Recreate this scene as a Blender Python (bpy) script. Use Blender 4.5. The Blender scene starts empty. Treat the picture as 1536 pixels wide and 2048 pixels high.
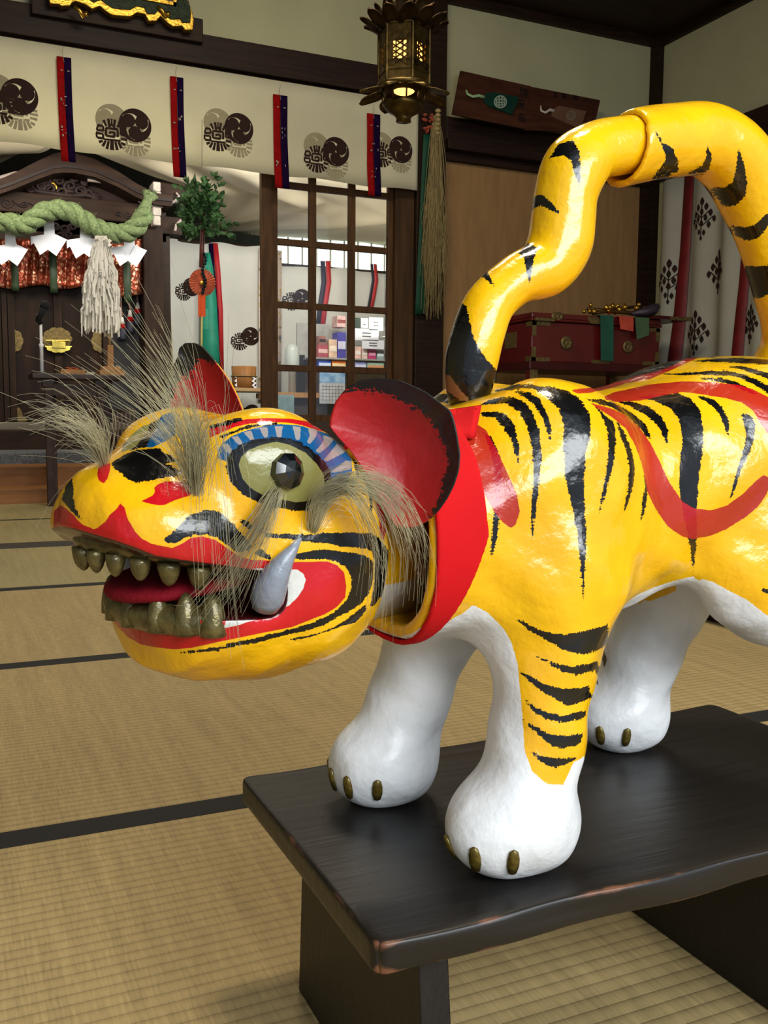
import bpy, bmesh, math, random
import numpy as np
from mathutils import Vector, Matrix, noise as mnoise
random.seed(7)
C = bpy.context.scene.collection
S = bpy.context.scene

# ------------------------------------------------------------------ camera
CAM_F, CAM_PITCH, CAM_ROLL, CAM_YAW, CAM_H = 1900.0, 5.62, 0.45, 24.5, 0.5
def cam_axes():
    p, r, y = (math.radians(v) for v in (CAM_PITCH, CAM_ROLL, CAM_YAW))
    fw = Vector((math.sin(y)*math.cos(p), math.cos(y)*math.cos(p), -math.sin(p)))
    rt = Vector((math.cos(y), -math.sin(y), 0)); up = rt.cross(fw)
    return fw, rt*math.cos(r)+up*math.sin(r), up*math.cos(r)-rt*math.sin(r)
FW, RT, UP = cam_axes()
EYE = Vector((0, 0, CAM_H))
cd = bpy.data.cameras.new('camera'); cam = bpy.data.objects.new('camera', cd); C.objects.link(cam)
cam.matrix_world = Matrix(((RT.x, UP.x, -FW.x, 0), (RT.y, UP.y, -FW.y, 0), (RT.z, UP.z, -FW.z, CAM_H), (0, 0, 0, 1)))
cd.sensor_fit = 'VERTICAL'; cd.sensor_height = 24.0; cd.lens = CAM_F/2048*24.0
cd.clip_start = 0.02; cd.clip_end = 60
S.camera = cam
def ray(x, y): return FW + RT*((x-768)/CAM_F) + UP*((1024-y)/CAM_F)
def atY(x, y, Y): d = ray(x, y); return EYE + d*(Y/d.y)
def atX(x, y, X): d = ray(x, y); return EYE + d*(X/d.x)
def atZ(x, y, Z): d = ray(x, y); return EYE + d*((Z-CAM_H)/d.z)

# ------------------------------------------------------------------ view and light
S.view_settings.view_transform = 'Standard'; S.view_settings.look = 'None'
S.view_settings.gamma = 1; S.view_settings.use_curve_mapping = False
S.view_settings.exposure = 0.0
w = bpy.data.worlds.new('world'); S.world = w; w.use_nodes = True
bg = w.node_tree.nodes['Background']; bg.inputs[0].default_value = (0.75, 0.85, 1.0, 1); bg.inputs[1].default_value = 0.55
def area(name, loc, target, sx, sy, power, col):
    l = bpy.data.lights.new(name, 'AREA'); l.shape = 'RECTANGLE'; l.size = sx; l.size_y = sy
    l.energy = power; l.color = col
    o = bpy.data.objects.new(name, l); C.objects.link(o); o.location = loc
    o.rotation_euler = (Vector(target)-Vector(loc)).to_track_quat('-Z', 'Y').to_euler()
    return o
area('daylight_entrance', (0.75, -1.5, 1.45), (0.5, 0.8, 0.3), 2.2, 0.9, 80, (0.93, 0.98, 1.0))
area('ceiling_lamp_hall', (0.75, 0.85, 3.15), (0.75, 0.85, 0), 0.6, 0.4, 42, (1.0, 0.86, 0.66))
area('far_floor_fill', (1.3, 3.2, 3.15), (1.5, 4.2, 0.6), 1.2, 0.5, 56, (1.0, 0.88, 0.68))  # fill light added to brighten the far floor
# fluorescent tubes hidden behind the valance: they light the altar and the side room, and the cloth from behind
area('valance_lamp_altar', (0.35, 5.98, 2.16), (0.6, 7.4, 1.3), 1.6, 0.12, 20, (1.0, 0.93, 0.82))
area('valance_lamp_side', (2.3, 5.98, 2.12), (2.9, 8.2, 1.5), 1.3, 0.12, 44, (1.0, 0.97, 0.88))
area('canopy_fill_upward', (0.1, 6.1, 2.10), (0.2, 7.0, 2.35), 2.0, 0.06, 9, (1.0, 0.93, 0.80))  # extra fill added to brighten the left canopy from below
area('canopy_fill_side_room', (3.4, 7.0, 1.2), (3.0, 7.0, 3.0), 0.5, 0.3, 10, (1.0, 0.95, 0.82))  # unseen fill added in the side room, aimed up at the right canopy
area('valance_back_glow', (0.5, 6.02, 2.10), (0.5, 5.4, 2.12), 2.0, 0.10, 9, (1.0, 0.93, 0.78))
# ------------------------------------------------------------------ helpers
def lin(h):
    h = h.lstrip('#'); c = [int(h[i:i+2], 16)/255 for i in (0, 2, 4)]
    return tuple(x/12.92 if x <= 0.04045 else ((x+0.055)/1.055)**2.4 for x in c)+(1.0,)
MATS = {}
def mat(name, col, rough=0.6, metal=0.0, var=0.12, scale=12, bump=0.0, bscale=60, stretch=(1, 1, 1), coat=0, emit=None, estr=0, trans=0, spec=0.5, sheen=0, col2=None, sub=0, thin=0):
    """procedural material: base colour varied by noise, optional bump"""
    if name in MATS: return MATS[name]
    if ('wood' in name or 'dark' in name or 'board' in name) and spec == .5: spec = .18; rough = max(rough, .5)
    m = bpy.data.materials.new(name); m.use_nodes = True; nt = m.node_tree; N = nt.nodes; L = nt.links
    b = N['Principled BSDF']; c = lin(col) if isinstance(col, str) else col
    b.inputs['Roughness'].default_value = rough; b.inputs['Metallic'].default_value = metal
    b.inputs['Coat Weight'].default_value = coat; b.inputs['Coat Roughness'].default_value = 0.08
    b.inputs['Specular IOR Level'].default_value = spec
    b.inputs['Transmission Weight'].default_value = trans
    tc = N.new('ShaderNodeTexCoord'); mp = N.new('ShaderNodeMapping'); mp.inputs['Scale'].default_value = stretch
    L.new(tc.outputs['Object'], mp.inputs[0])
    nz = N.new('ShaderNodeTexNoise'); nz.inputs['Scale'].default_value = scale; nz.inputs['Detail'].default_value = 5
    L.new(mp.outputs[0], nz.inputs['Vector'])
    mx = N.new('ShaderNodeMix'); mx.data_type = 'RGBA'
    c2 = lin(col2) if col2 else tuple(x*(1-var*2) for x in c[:3])+(1,)
    c1 = c if col2 else tuple(min(1, x*(1+var)) for x in c[:3])+(1,)
    mx.inputs[6].default_value = c1; mx.inputs[7].default_value = c2
    mr = N.new('ShaderNodeMapRange'); mr.inputs[1].default_value = 0.3; mr.inputs[2].default_value = 0.7
    L.new(nz.outputs[0], mr.inputs[0]); L.new(mr.outputs[0], mx.inputs[0]); L.new(mx.outputs[2], b.inputs['Base Color'])
    if bump:
        n2 = N.new('ShaderNodeTexNoise'); n2.inputs['Scale'].default_value = bscale; n2.inputs['Detail'].default_value = 4
        L.new(mp.outputs[0], n2.inputs['Vector'])
        bp = N.new('ShaderNodeBump'); bp.inputs['Strength'].default_value = bump; bp.inputs['Distance'].default_value = 0.01
        L.new(n2.outputs[0], bp.inputs['Height']); L.new(bp.outputs[0], b.inputs['Normal'])
    if emit:
        b.inputs['Emission Color'].default_value = lin(emit); b.inputs['Emission Strength'].default_value = estr
    if sheen: b.inputs['Sheen Weight'].default_value = sheen
    if thin:                                  # cloth or paper that lets light through
        out = N['Material Output']; tr = N.new('ShaderNodeBsdfTranslucent'); L.new(mx.outputs[2], tr.inputs[0]); ms = N.new('ShaderNodeMixShader'); ms.inputs[0].default_value = thin
        L.new(b.outputs[0], ms.inputs[1]); L.new(tr.outputs[0], ms.inputs[2]); L.new(ms.outputs[0], out.inputs[0])
    MATS[name] = m; return m

def finish(name, me, material=None, parent=None, smooth=False, loc=None):
    o = bpy.data.objects.new(name, me); C.objects.link(o)
    if material:
        for mm in (material if isinstance(material, (list, tuple)) else [material]): me.materials.append(mm)
    if smooth: me.polygons.foreach_set('use_smooth', [True]*len(me.polygons))
    if loc is not None: o.location = loc
    if parent: o.parent = parent
    me.update(); return o
def pyd(name, V, F, material=None, parent=None, smooth=False):
    me = bpy.data.meshes.new(name); me.from_pydata([tuple(map(float, v)) for v in V], [], [tuple(int(i) for i in f) for f in F])
    return finish(name, me, material, parent, smooth)
def thing(name, label, cat, loc=(0, 0, 0), rz=0, group=None):
    o = bpy.data.objects.new(name, None); C.objects.link(o); o.location = loc; o.rotation_euler = (0, 0, rz)
    o.empty_display_size = 0.05
    return tag(o, label, cat, group)
def tag(o, label, cat=None, group=None, kind=None):
    o['label'] = label
    if cat: o['category'] = cat
    if group: o['group'] = group
    if kind: o['kind'] = kind
    return o
def struct(o): o['kind'] = 'structure'; return o
def rel(o, parent):
    """parent o to a located empty keeping o where it was built (world coordinates)"""
    bpy.context.view_layer.update()
    o.parent = parent; o.matrix_parent_inverse = parent.matrix_world.inverted(); return o
class MB:
    """mesh builder: collects boxes, prisms, tubes, lathes as one mesh (world coordinates)"""
    def __init__(s): s.P = []; s.V = []; s.F = []; s.M = []; s.m = 0
    def add(s, V, F):
        k = len(s.V); s.V += [tuple(v) for v in V]; s.F += [tuple(i+k for i in f) for f in F]; s.M += [s.m]*len(F); s.P.append((k, len(s.V), len(s.F)-len(F), len(s.F))); return s
    def box(s, x0, y0, z0, x1, y1, z1):
        if x0 > x1: x0, x1 = x1, x0
        if y0 > y1: y0, y1 = y1, y0
        if z0 > z1: z0, z1 = z1, z0
        V = [(x, y, z) for z in (z0, z1) for y in (y0, y1) for x in (x0, x1)]
        return s.add(V, [(0, 2, 3, 1), (4, 5, 7, 6), (0, 1, 5, 4), (2, 6, 7, 3), (0, 4, 6, 2), (1, 3, 7, 5)])
    def hexa(s, b, t):
        """b, t: four bottom and four top corners, same winding"""
        return s.add(list(b)+list(t), [(3, 2, 1, 0), (4, 5, 6, 7), (0, 1, 5, 4), (1, 2, 6, 5), (2, 3, 7, 6), (3, 0, 4, 7)])
    def prism(s, pts, ext):
        """closed outline pts (3D, planar) extruded by vector ext"""
        n = len(pts); e = Vector(ext); P = [Vector(p) for p in pts]
        V = P+[p+e for p in P]
        F = [tuple(range(n))[::-1], tuple(range(n, 2*n))]+[(i, (i+1) % n, n+(i+1) % n, n+i) for i in range(n)]
        return s.add(V, F)
    def xz(s, pts, y0, y1):
        return s.prism([(p[0], y0, p[1]) for p in pts], (0, y1-y0, 0))
    def tube(s, pts, r, n=8, caps=True):
        P = [Vector(p) for p in pts]; R = r if isinstance(r, (list, tuple)) else [r]*len(P)
        V = []; F = []; a = None
        for i, p in enumerate(P):
            t = (P[min(i+1, len(P)-1)]-P[max(i-1, 0)])
            t = t.normalized() if t.length > 1e-9 else Vector((0, 0, 1))
            if a is None: a = t.orthogonal().normalized()
            a = (a-t*a.dot(t)); a = a.normalized() if a.length > 1e-6 else t.orthogonal().normalized()
            b = t.cross(a)
            for k in range(n):
                th = 2*math.pi*k/n; V.append(p+(a*math.cos(th)+b*math.sin(th))*R[i])
        for i in range(len(P)-1):
            for k in range(n):
                k2 = (k+1) % n; F.append((i*n+k, i*n+k2, (i+1)*n+k2, (i+1)*n+k))
        if caps: F.append(tuple(range(n))[::-1]); F.append(tuple(range((len(P)-1)*n, len(P)*n)))
        return s.add(V, F)
    def lathe(s, prof, c, n=20, axis='z', sx=1, sy=1, rot=0):
        """prof: list of (radius, height)"""
        V = []; F = []
        for (r, h) in prof:
            for k in range(n):
                th = 2*math.pi*k/n+rot; a, b = r*math.cos(th)*sx, r*math.sin(th)*sy
                v = (a, b, h) if axis == 'z' else ((a, h, b) if axis == 'y' else (h, a, b))
                V.append((c[0]+v[0], c[1]+v[1], c[2]+v[2]))
        for i in range(len(prof)-1):
            for k in range(n): k2 = (k+1) % n; F.append((i*n+k, i*n+k2, (i+1)*n+k2, (i+1)*n+k))
        F.append(tuple(range(n))[::-1]); F.append(tuple(range((len(prof)-1)*n, len(prof)*n)))
        return s.add(V, F)
    def sheet(s, grid, th=0.0, d=(0, 1, 0)):
        """grid: rows of points; a cloth with thickness th along d"""
        R, K = len(grid), len(grid[0]); V = [Vector(p) for row in grid for p in row]
        F = [(i*K+j, i*K+j+1, (i+1)*K+j+1, (i+1)*K+j) for i in range(R-1) for j in range(K-1)]
        if th:
            n = len(V); dv = Vector(d)*th; V2 = V+[v+dv for v in V]
            F2 = F+[tuple(i+n for i in f[::-1]) for f in F]
            rim = [i for i in range(K)]+[r*K+K-1 for r in range(1, R)]+[(R-1)*K+j for j in range(K-2, -1, -1)]+[r*K for r in range(R-2, 0, -1)]
            F2 += [(rim[i], rim[i]+n, rim[(i+1) % len(rim)]+n, rim[(i+1) % len(rim)]) for i in range(len(rim))]
            return s.add(V2, F2)
        return s.add(V, F)
    def split(s, name, material=None, parent=None, smooth=False, bevel=0):
        """one object for every piece that was added"""
        out = []
        for (v0, v1, f0, f1) in s.P:
            m = MB(); m.add(s.V[v0:v1], [tuple(i-v0 for i in f) for f in s.F[f0:f1]]); out.append(m.build(name, material, parent, smooth, bevel))
        return out
    def build(s, name, material=None, parent=None, smooth=False, bevel=0, seg=2, fix=True):
        me = bpy.data.meshes.new(name); me.from_pydata(s.V, [], s.F)
        if fix:
            bm = bmesh.new(); bm.from_mesh(me); bmesh.ops.recalc_face_normals(bm, faces=bm.faces[:]); bm.to_mesh(me); bm.free()
        o = finish(name, me, material, None, smooth)
        if any(s.M): me.polygons.foreach_set('material_index', s.M)
        if bevel:
            b = o.modifiers.new('bevel', 'BEVEL'); b.width = bevel; b.segments = seg; b.limit_method = 'ANGLE'
        if parent: rel(o, parent)
        return o
def dup(root, loc=None, rz=None, label=None, group=None):
    r = root.copy(); C.objects.link(r)
    if loc is not None: r.location = loc
    if rz is not None: r.rotation_euler = (0, 0, rz)
    if label: r['label'] = label
    if group: r['group'] = group
    for ch in list(root.children):
        c = ch.copy(); C.objects.link(c); c.parent = r
        for g in ch.children:
            d = g.copy(); C.objects.link(d); d.parent = c
    return r

# ---- signed distance modelling: numpy fields meshed with surface nets
def smin(a, b, k):
    h = np.clip(0.5+0.5*(b-a)/k, 0, 1); return b*(1-h)+a*h-k*h*(1-h)
def smax(a, b, k): return -smin(-a, -b, k)
def cone(P, a, b, r1, r2):
    """tapered capsule from a to b"""
    a = np.array(a, np.float32); b = np.array(b, np.float32); ba = b-a
    q = [P[i]-a[i] for i in range(3)]
    t = np.clip((q[0]*ba[0]+q[1]*ba[1]+q[2]*ba[2])/float(ba@ba), 0, 1)
    return np.sqrt((q[0]-ba[0]*t)**2+(q[1]-ba[1]*t)**2+(q[2]-ba[2]*t)**2)-(r1+(r2-r1)*t)
def ell(P, c, r, rz=0.0, rx=0.0):
    """ellipsoid, optionally turned about z then x (radians)"""
    x, y, z = P[0]-c[0], P[1]-c[1], P[2]-c[2]
    if rz: x, y = x*math.cos(rz)+y*math.sin(rz), -x*math.sin(rz)+y*math.cos(rz)
    if rx: x, z = x*math.cos(rx)+z*math.sin(rx), -x*math.sin(rx)+z*math.cos(rx)
    k0 = np.sqrt((x/r[0])**2+(y/r[1])**2+(z/r[2])**2); k1 = np.sqrt((x/r[0]**2)**2+(y/r[1]**2)**2+(z/r[2]**2)**2)
    return k0*(k0-1)/np.maximum(k1, 1e-6)
def loft(P, xs, zt, zb, hw, n=2.2, ax=0):
    """body of superelliptic sections along axis ax; end caps fall off where the sections shrink"""
    x = P[ax]; y = P[1-ax]; t = np.interp(x, xs, zt); b = np.interp(x, xs, zb); w_ = np.interp(x, xs, hw)
    zc = (t+b)/2; hz = (t-b)/2
    e = ((np.abs(y)/w_)**n+(np.abs(P[2]-zc)/hz)**n)**(1/n)-1
    return e*np.minimum(w_, hz)*0.9
def surface_net(f, lo, hi, h):
    ax = [np.arange(lo[i], hi[i]+h, h, dtype=np.float32) for i in range(3)]
    P = np.meshgrid(*ax, indexing='ij', sparse=False)
    V = f(P).astype(np.float32); ins = V < 0
    n = V.shape; cn = tuple(k-1 for k in n)
    cnt = np.zeros(cn, np.float32); acc = [np.zeros(cn, np.float32) for _ in range(3)]
    def sl(o): return tuple(slice(o[i], o[i]+cn[i]) for i in range(3))
    corners = [(i, j, k) for i in (0, 1) for j in (0, 1) for k in (0, 1)]
    for c0 in corners:
        for a in range(3):
            if c0[a]: continue
            c1 = list(c0); c1[a] = 1; c1 = tuple(c1)
            v0, v1 = V[sl(c0)], V[sl(c1)]; x = (v0 < 0) != (v1 < 0)
            t = np.where(x, v0/np.where(x, v0-v1, 1), 0)
            for d in range(3): acc[d] += np.where(x, c0[d]+(t if d == a else 0), 0)
            cnt += x
    act = cnt > 0; idx = -np.ones(cn, np.int64); idx[act] = np.arange(act.sum())
    ijk = np.argwhere(act)
    W = np.stack([(ijk[:, d]+acc[d][act]/cnt[act])*h+lo[d] for d in range(3)], 1)
    F = []
    for a in range(3):
        b, c = (a+1) % 3, (a+2) % 3
        s0 = [slice(None)]*3; s1 = [slice(None)]*3; s0[a] = slice(0, -1); s1[a] = slice(1, None)
        x = ins[tuple(s0)] != ins[tuple(s1)]; E = np.argwhere(x)
        ok = (E[:, b] > 0) & (E[:, c] > 0) & (E[:, b] < n[b]-1) & (E[:, c] < n[c]-1); E = E[ok]
        fl = ins[tuple(s0)][tuple(E.T)]
        def g(db, dc):
            q = E.copy(); q[:, b] += db; q[:, c] += dc; return idx[tuple(q.T)]
        Q = np.stack([g(-1, -1), g(0, -1), g(0, 0), g(-1, 0)], 1)
        Q[~fl] = Q[~fl][:, ::-1]; F.append(Q)
    return W, np.concatenate(F)
def relax(V, F, it=2, lam=0.5):
    E = np.concatenate([F[:, [0, 1]], F[:, [1, 2]], F[:, [2, 3]], F[:, [3, 0]]]); n = len(V)
    deg = np.bincount(E[:, 0], minlength=n)+np.bincount(E[:, 1], minlength=n)
    for i in range(it*2):
        A = np.stack([np.bincount(E[:, 0], V[E[:, 1], d], n)+np.bincount(E[:, 1], V[E[:, 0], d], n) for d in range(3)], 1)/deg[:, None]
        V = V+(A-V)*(lam if i % 2 == 0 else -lam*0.95)
    return V
def quadmesh(name, V, F, levels=0):
    me = bpy.data.meshes.new(name); me.vertices.add(len(V)); me.vertices.foreach_set('co', np.asarray(V, np.float32).ravel())
    me.loops.add(len(F)*4); me.loops.foreach_set('vertex_index', np.asarray(F, np.int32).ravel())
    me.polygons.add(len(F)); me.polygons.foreach_set('loop_start', np.arange(0, len(F)*4, 4, dtype=np.int32))
    me.update(calc_edges=True); me.validate()
    if levels:
        o = bpy.data.objects.new('tmp', me); C.objects.link(o); m = o.modifiers.new('s', 'SUBSURF'); m.levels = levels
        bpy.context.view_layer.update(); dg = bpy.context.evaluated_depsgraph_get()
        me2 = bpy.data.meshes.new_from_object(o.evaluated_get(dg)); bpy.data.objects.remove(o); bpy.data.meshes.remove(me); me = me2; me.name = name
    me.polygons.foreach_set('use_smooth', [True]*len(me.polygons)); return me
def coords(me):
    a = np.empty(len(me.vertices)*3, np.float32); me.vertices.foreach_get('co', a); return a.reshape(-1, 3)
def norms(me):
    a = np.empty(len(me.vertices)*3, np.float32); me.vertices.foreach_get('normal', a); return a.reshape(-1, 3)
def attr(me, name, vals):
    a = me.attributes.new(name, 'FLOAT', 'POINT'); a.data.foreach_set('value', np.asarray(vals, np.float32))
# ------------------------------------------------------------------ the room
WY, CZ, RX = 5.76, 3.258, 4.80          # back wall plane, ceiling height, right wall plane
W_DARK = mat('dark_stained_wood', '#27180d', .55, var=.25, scale=6, stretch=(1, 1, 8), bump=.1, bscale=40)
W_DARKX = mat('dark_stained_beam', '#261710', .55, var=.25, scale=6, stretch=(.6, 6, 8), bump=.1, bscale=40)
W_MID = mat('brown_door_wood', '#4e341c', .5, var=.2, scale=8, stretch=(6, 6, .8), bump=.08, bscale=40)
W_PALE = mat('pale_cypress_wood', '#a97b4c', .55, var=.12, scale=8, stretch=(6, 6, .8))
W_ALT = mat('altar_weathered_wood', '#2e1e14', .65, var=.25, scale=5, stretch=(.7, 4, 5), bump=.15, bscale=60)
W_ALTV = mat('altar_post_wood', '#2a1b12', .65, var=.25, scale=5, stretch=(5, 4, .7), bump=.15, bscale=60)
PLAST = mat('grey_green_plaster', '#a8a583', .9, var=.04, scale=3, bump=.05, bscale=300)
GOLD = mat('gilded_metal', '#c49a3c', .28, metal=.95, var=.15, scale=30, bump=.15, bscale=80)
GOLDD = mat('dull_brass_fitting', '#75633a', .45, metal=.6, var=.25, scale=60, bump=.3, bscale=200)

def tatami_mat():
    m = bpy.data.materials.new('tatami_rush'); m.use_nodes = True; nt = m.node_tree; N = nt.nodes; L = nt.links; b = N['Principled BSDF']
    b.inputs['Roughness'].default_value = .62; b.inputs['Specular IOR Level'].default_value = .35
    tc = N.new('ShaderNodeTexCoord'); sx = N.new('ShaderNodeSeparateXYZ'); L.new(tc.outputs['Object'], sx.inputs[0])
    def math_(op, a, b_=None, c_=None):
        x = N.new('ShaderNodeMath'); x.operation = op
        for i, v in enumerate((a, b_, c_)):
            if v is None: continue
            if isinstance(v, (int, float)): x.inputs[i].default_value = v
            else: L.new(v, x.inputs[i])
        return x.outputs[0]
    # ridges every 15 mm along the length of the mat, rush stems across it
    row = math_('MULTIPLY', sx.outputs[1], 1/.0155); ph = math_('FRACT', row); fl = math_('FLOOR', row)
    ridge = math_('SINE', math_('MULTIPLY', ph, math.pi))
    ridge = math_('POWER', ridge, .45)
    # every other row of stems is offset by half a stem bundle
    off = math_('MULTIPLY', math_('FRACT', math_('MULTIPLY', fl, .5)), .016)
    xs = math_('ADD', sx.outputs[0], off); st = math_('SINE', math_('MULTIPLY', xs, 2*math.pi/.0075)); 
    n1 = N.new('ShaderNodeTexNoise'); mp = N.new('ShaderNodeMapping'); mp.inputs['Scale'].default_value = (420, 26, 1); L.new(tc.outputs['Object'], mp.inputs[0]); L.new(mp.outputs[0], n1.inputs['Vector']); n1.inputs['Scale'].default_value = 1; n1.inputs['Detail'].default_value = 2
    n2 = N.new('ShaderNodeTexNoise'); n2.inputs['Scale'].default_value = 1.6; n2.inputs['Detail'].default_value = 4; L.new(tc.outputs['Object'], n2.inputs['Vector'])
    n3 = N.new('ShaderNodeTexNoise'); mp3 = N.new('ShaderNodeMapping'); mp3.inputs['Scale'].default_value = (60, 3, 1); L.new(tc.outputs['Object'], mp3.inputs[0]); L.new(mp3.outputs[0], n3.inputs['Vector']); n3.inputs['Scale'].default_value = 1
    mx = N.new('ShaderNodeMix'); mx.data_type = 'RGBA'; mx.inputs[6].default_value = lin('#7d6c48'); mx.inputs[7].default_value = lin('#b49c6a')
    f = math_('ADD', math_('MULTIPLY', n1.outputs[0], .45), math_('ADD', math_('MULTIPLY', n2.outputs[0], .3), math_('ADD', math_('MULTIPLY', n3.outputs[0], .35), math_('MULTIPLY', ridge, .22))))
    r = N.new('ShaderNodeMapRange'); r.inputs[1].default_value = .45; r.inputs[2].default_value = .95; L.new(f, r.inputs[0]); L.new(r.outputs[0], mx.inputs[0])
    # the mats of the far bays are newer and still greenish
    ge = math_('GREATER_THAN', sx.outputs[1], 2.915); my = N.new('ShaderNodeMix'); my.data_type = 'RGBA'; my.blend_type = 'MULTIPLY'; my.inputs[7].default_value = (.88, .98, 1.0, 1)
    L.new(ge, my.inputs[0]); L.new(mx.outputs[2], my.inputs[6]); L.new(my.outputs[2], b.inputs['Base Color'])
    h = math_('ADD', math_('MULTIPLY', ridge, 1.0), math_('ADD', math_('MULTIPLY', st, .12), math_('MULTIPLY', n1.outputs[0], .35)))
    bu = N.new('ShaderNodeBump'); bu.inputs['Strength'].default_value = .55; bu.inputs['Distance'].default_value = .0016; L.new(h, bu.inputs['Height']); L.new(bu.outputs[0], b.inputs['Normal'])
    return m
TAT = tatami_mat(); HERI = mat('black_tatami_border', '#0a0908', .8, var=.1, scale=300)
m = MB(); m.box(-3.2, -.95, -.06, RX, WY, 0)
struct(m.build('floor', TAT))
m = MB()
m.box(-2.6, 1.145, -.03, RX, 1.19, .0006).box(-2.6, 1.985, -.03, RX, 2.03, .0006).box(-2.6, 2.89, -.03, RX, 2.94, .0006).box(-2.6, 4.86, -.03, RX, 4.90, .0006)
struct(m.build('trim_1', HERI))
struct(MB().box(-2.6, 3.82, -.03, RX, 3.96, .004).build('trim_2', mat('threshold_rail', '#3a3631', .35, var=.15, stretch=(.5, 6, 1))))
struct(MB().box(-3.2, -.95, CZ, RX+.1, WY+.1, CZ+.05).build('ceiling', mat('dark_ceiling_boards', '#2b1a10', .6, var=.2, scale=4, stretch=(1, 6, 1))))
m = MB()
for k in range(8): m.box(-2.6, .6+k*.62, CZ-.035, RX, .63+k*.62, CZ)
struct(m.build('trim_3', W_DARKX))
# back wall: plaster above the lintels
m = MB(); m.box(-2.6, WY, 2.70, 2.80, WY+.08, CZ).box(3.01, WY, 2.46, RX, WY+.08, CZ); struct(m.build('wall_back', PLAST))
struct(MB().box(RX, -.95, 0, RX+.08, WY+.08, CZ).build('wall_right', PLAST))
struct(MB().box(-2.7, -.95, 0, -2.6, 9.6, CZ).build('wall_left', PLAST))
# lintel beams, post and corner post
m = MB(); m.box(-2.6, WY-.10, 2.535, 2.80, WY+.1, 2.705).box(-2.6, WY-.06, 2.465, 2.80, WY+.08, 2.535); struct(m.build('trim_4', W_DARKX, bevel=.006))
m = MB(); m.box(3.01, WY-.09, 2.32, RX, WY+.09, 2.465).box(3.01, WY-.12, 2.255, RX, WY+.09, 2.32).box(3.01, WY-.05, 2.20, RX, WY+.06, 2.255); struct(m.build('trim_5', W_DARKX, bevel=.006))
m = MB(); m.box(RX-.11, 2.2, 2.255, RX+.02, WY-.13, 2.465); struct(m.build('trim_6', W_DARK, bevel=.006))
struct(MB().box(2.80, WY-.09, 0, 3.01, WY+.12, CZ).build('trim_7', W_DARK, bevel=.006))
struct(MB().box(RX-.075, WY-.06, 0, RX+.01, WY+.02, CZ).build('trim_8', W_DARK))
m = MB(); m.box(-2.6, WY-.04, CZ-.06, RX, WY+.01, CZ).box(RX-.04, -.9, CZ-.06, RX, WY, CZ); struct(m.build('trim_9', W_DARK))
# tan sliding panel in its dark frame, to the right of the post
m = MB(); m.box(3.01, WY-.01, .05, 4.66, WY+.02, 2.20); struct(m.build('wall_panel', mat('tan_board_panel', '#8f6e48', .65, var=.07, scale=5, stretch=(5, 5, .8), bump=.03, bscale=60)))
m = MB(); m.box(4.66, WY-.03, 0, 4.73, WY+.03, 2.20).box(3.01, WY-.03, 0, 3.035, WY+.03, 2.20).box(3.035, WY-.03, 0, 4.66, WY+.03, .05); struct(m.build('trim_10', W_DARK))

# ---- sliding glazed door between the altar opening and the post
dr = thing('door_1', 'brown wooden sliding door of small glass panes between the leafy branch and the straw bundle', 'door', (2.2, WY, 0)); struct(dr)
X1 = 2.63
m = MB(); m.box(1.775, WY-.022, .02, 1.88, WY+.018, 2.465).box(X1, WY-.022, .02, X1+.035, WY+.018, 2.465)
m.box(1.88, WY-.02, .02, X1, WY+.016, .28)
m.build('door_frame', W_MID, dr, bevel=.004)
m = MB()
for x in (2.112, 2.379): m.box(x-.024, WY-.016, .28, x+.024, WY+.012, 2.465)
for z in (.50, .811, 1.201, 1.585, 1.931): m.box(1.88, WY-.018, z-.020, X1, WY+.014, z+.020)
m.build('muntin', W_MID, dr, bevel=.003)
GLASS = mat('clear_pane_glass', '#ffffff', .02, trans=1.0, var=0, spec=.4)
xs_ = [1.88, 2.088, 2.136, 2.355, 2.403, X1]; zs_ = [.52, .791, .831, 1.181, 1.221, 1.565, 1.605, 1.911, 1.951, 2.46]
for i in range(0, 6, 2):
    for k in range(0, 10, 2):
        MB().box(xs_[i], WY-.003, zs_[k], xs_[i+1], WY+.001, zs_[k+1]).build('glass_pane', GLASS, dr)
m = MB(); m.box(X1+.035, WY-.05, 0, 2.80, WY+.06, 2.47); struct(m.build('trim_12', mat('brown_post_board', '#46311e', .5, var=.2, scale=5, stretch=(5, 5, .6))))
# ------------------------------------------------------------------ the crested valance, its ribbons, the signboard
CLOTH = mat('cream_valance_cloth', '#ddd8be', .85, var=.03, scale=4, bump=.05, bscale=500, sheen=.1, thin=.4)
INK = mat('dark_brown_crest_ink', '#2a1813', .8, var=.1, scale=60)
INKF = mat('see_through_crest_tint', '#8f866a', .85, var=.05, scale=60)  # crest of the back layer showing through the backlit cloth, put in as colour
def disc_pts(cx, cz, r, a0, a1, n): return [(cx+r*math.cos(a0+(a1-a0)*i/n), cz+r*math.sin(a0+(a1-a0)*i/n)) for i in range(n+1)]
def tomoe(mb, cx, cz, R, place, rot=.5, flip=1):
    """three commas swirling in a circle"""
    for k in range(3):
        a = rot+k*2*math.pi/3
        c = (.46*math.cos(a), .46*math.sin(a)); P = [(c[0]+.41*math.cos(t), c[1]+.41*math.sin(t)) for t in np.linspace(0, 2*math.pi, 22)[:-1]]
        poly(mb, P, cx, cz, R, place, flip)
        S_ = 24; out = []; inn = []
        for i in range(S_+1):
            f = i/S_; t = a+f*math.radians(200); ri = .12+.80*min(1, (f*200/118))**.75 if f*200 < 118 else .92+.07*(f*200-118)/82
            out.append((math.cos(t), math.sin(t))); inn.append((ri*math.cos(t), ri*math.sin(t)))
        for i in range(S_): poly(mb, [out[i], out[i+1], inn[i+1], inn[i]], cx, cz, R, place, flip)
def poly(mb, P, cx, cz, R, place, flip=1): mb.add([place(cx+x*R*flip, cz+y*R) for x, y in P], [tuple(range(len(P)))])
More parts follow.
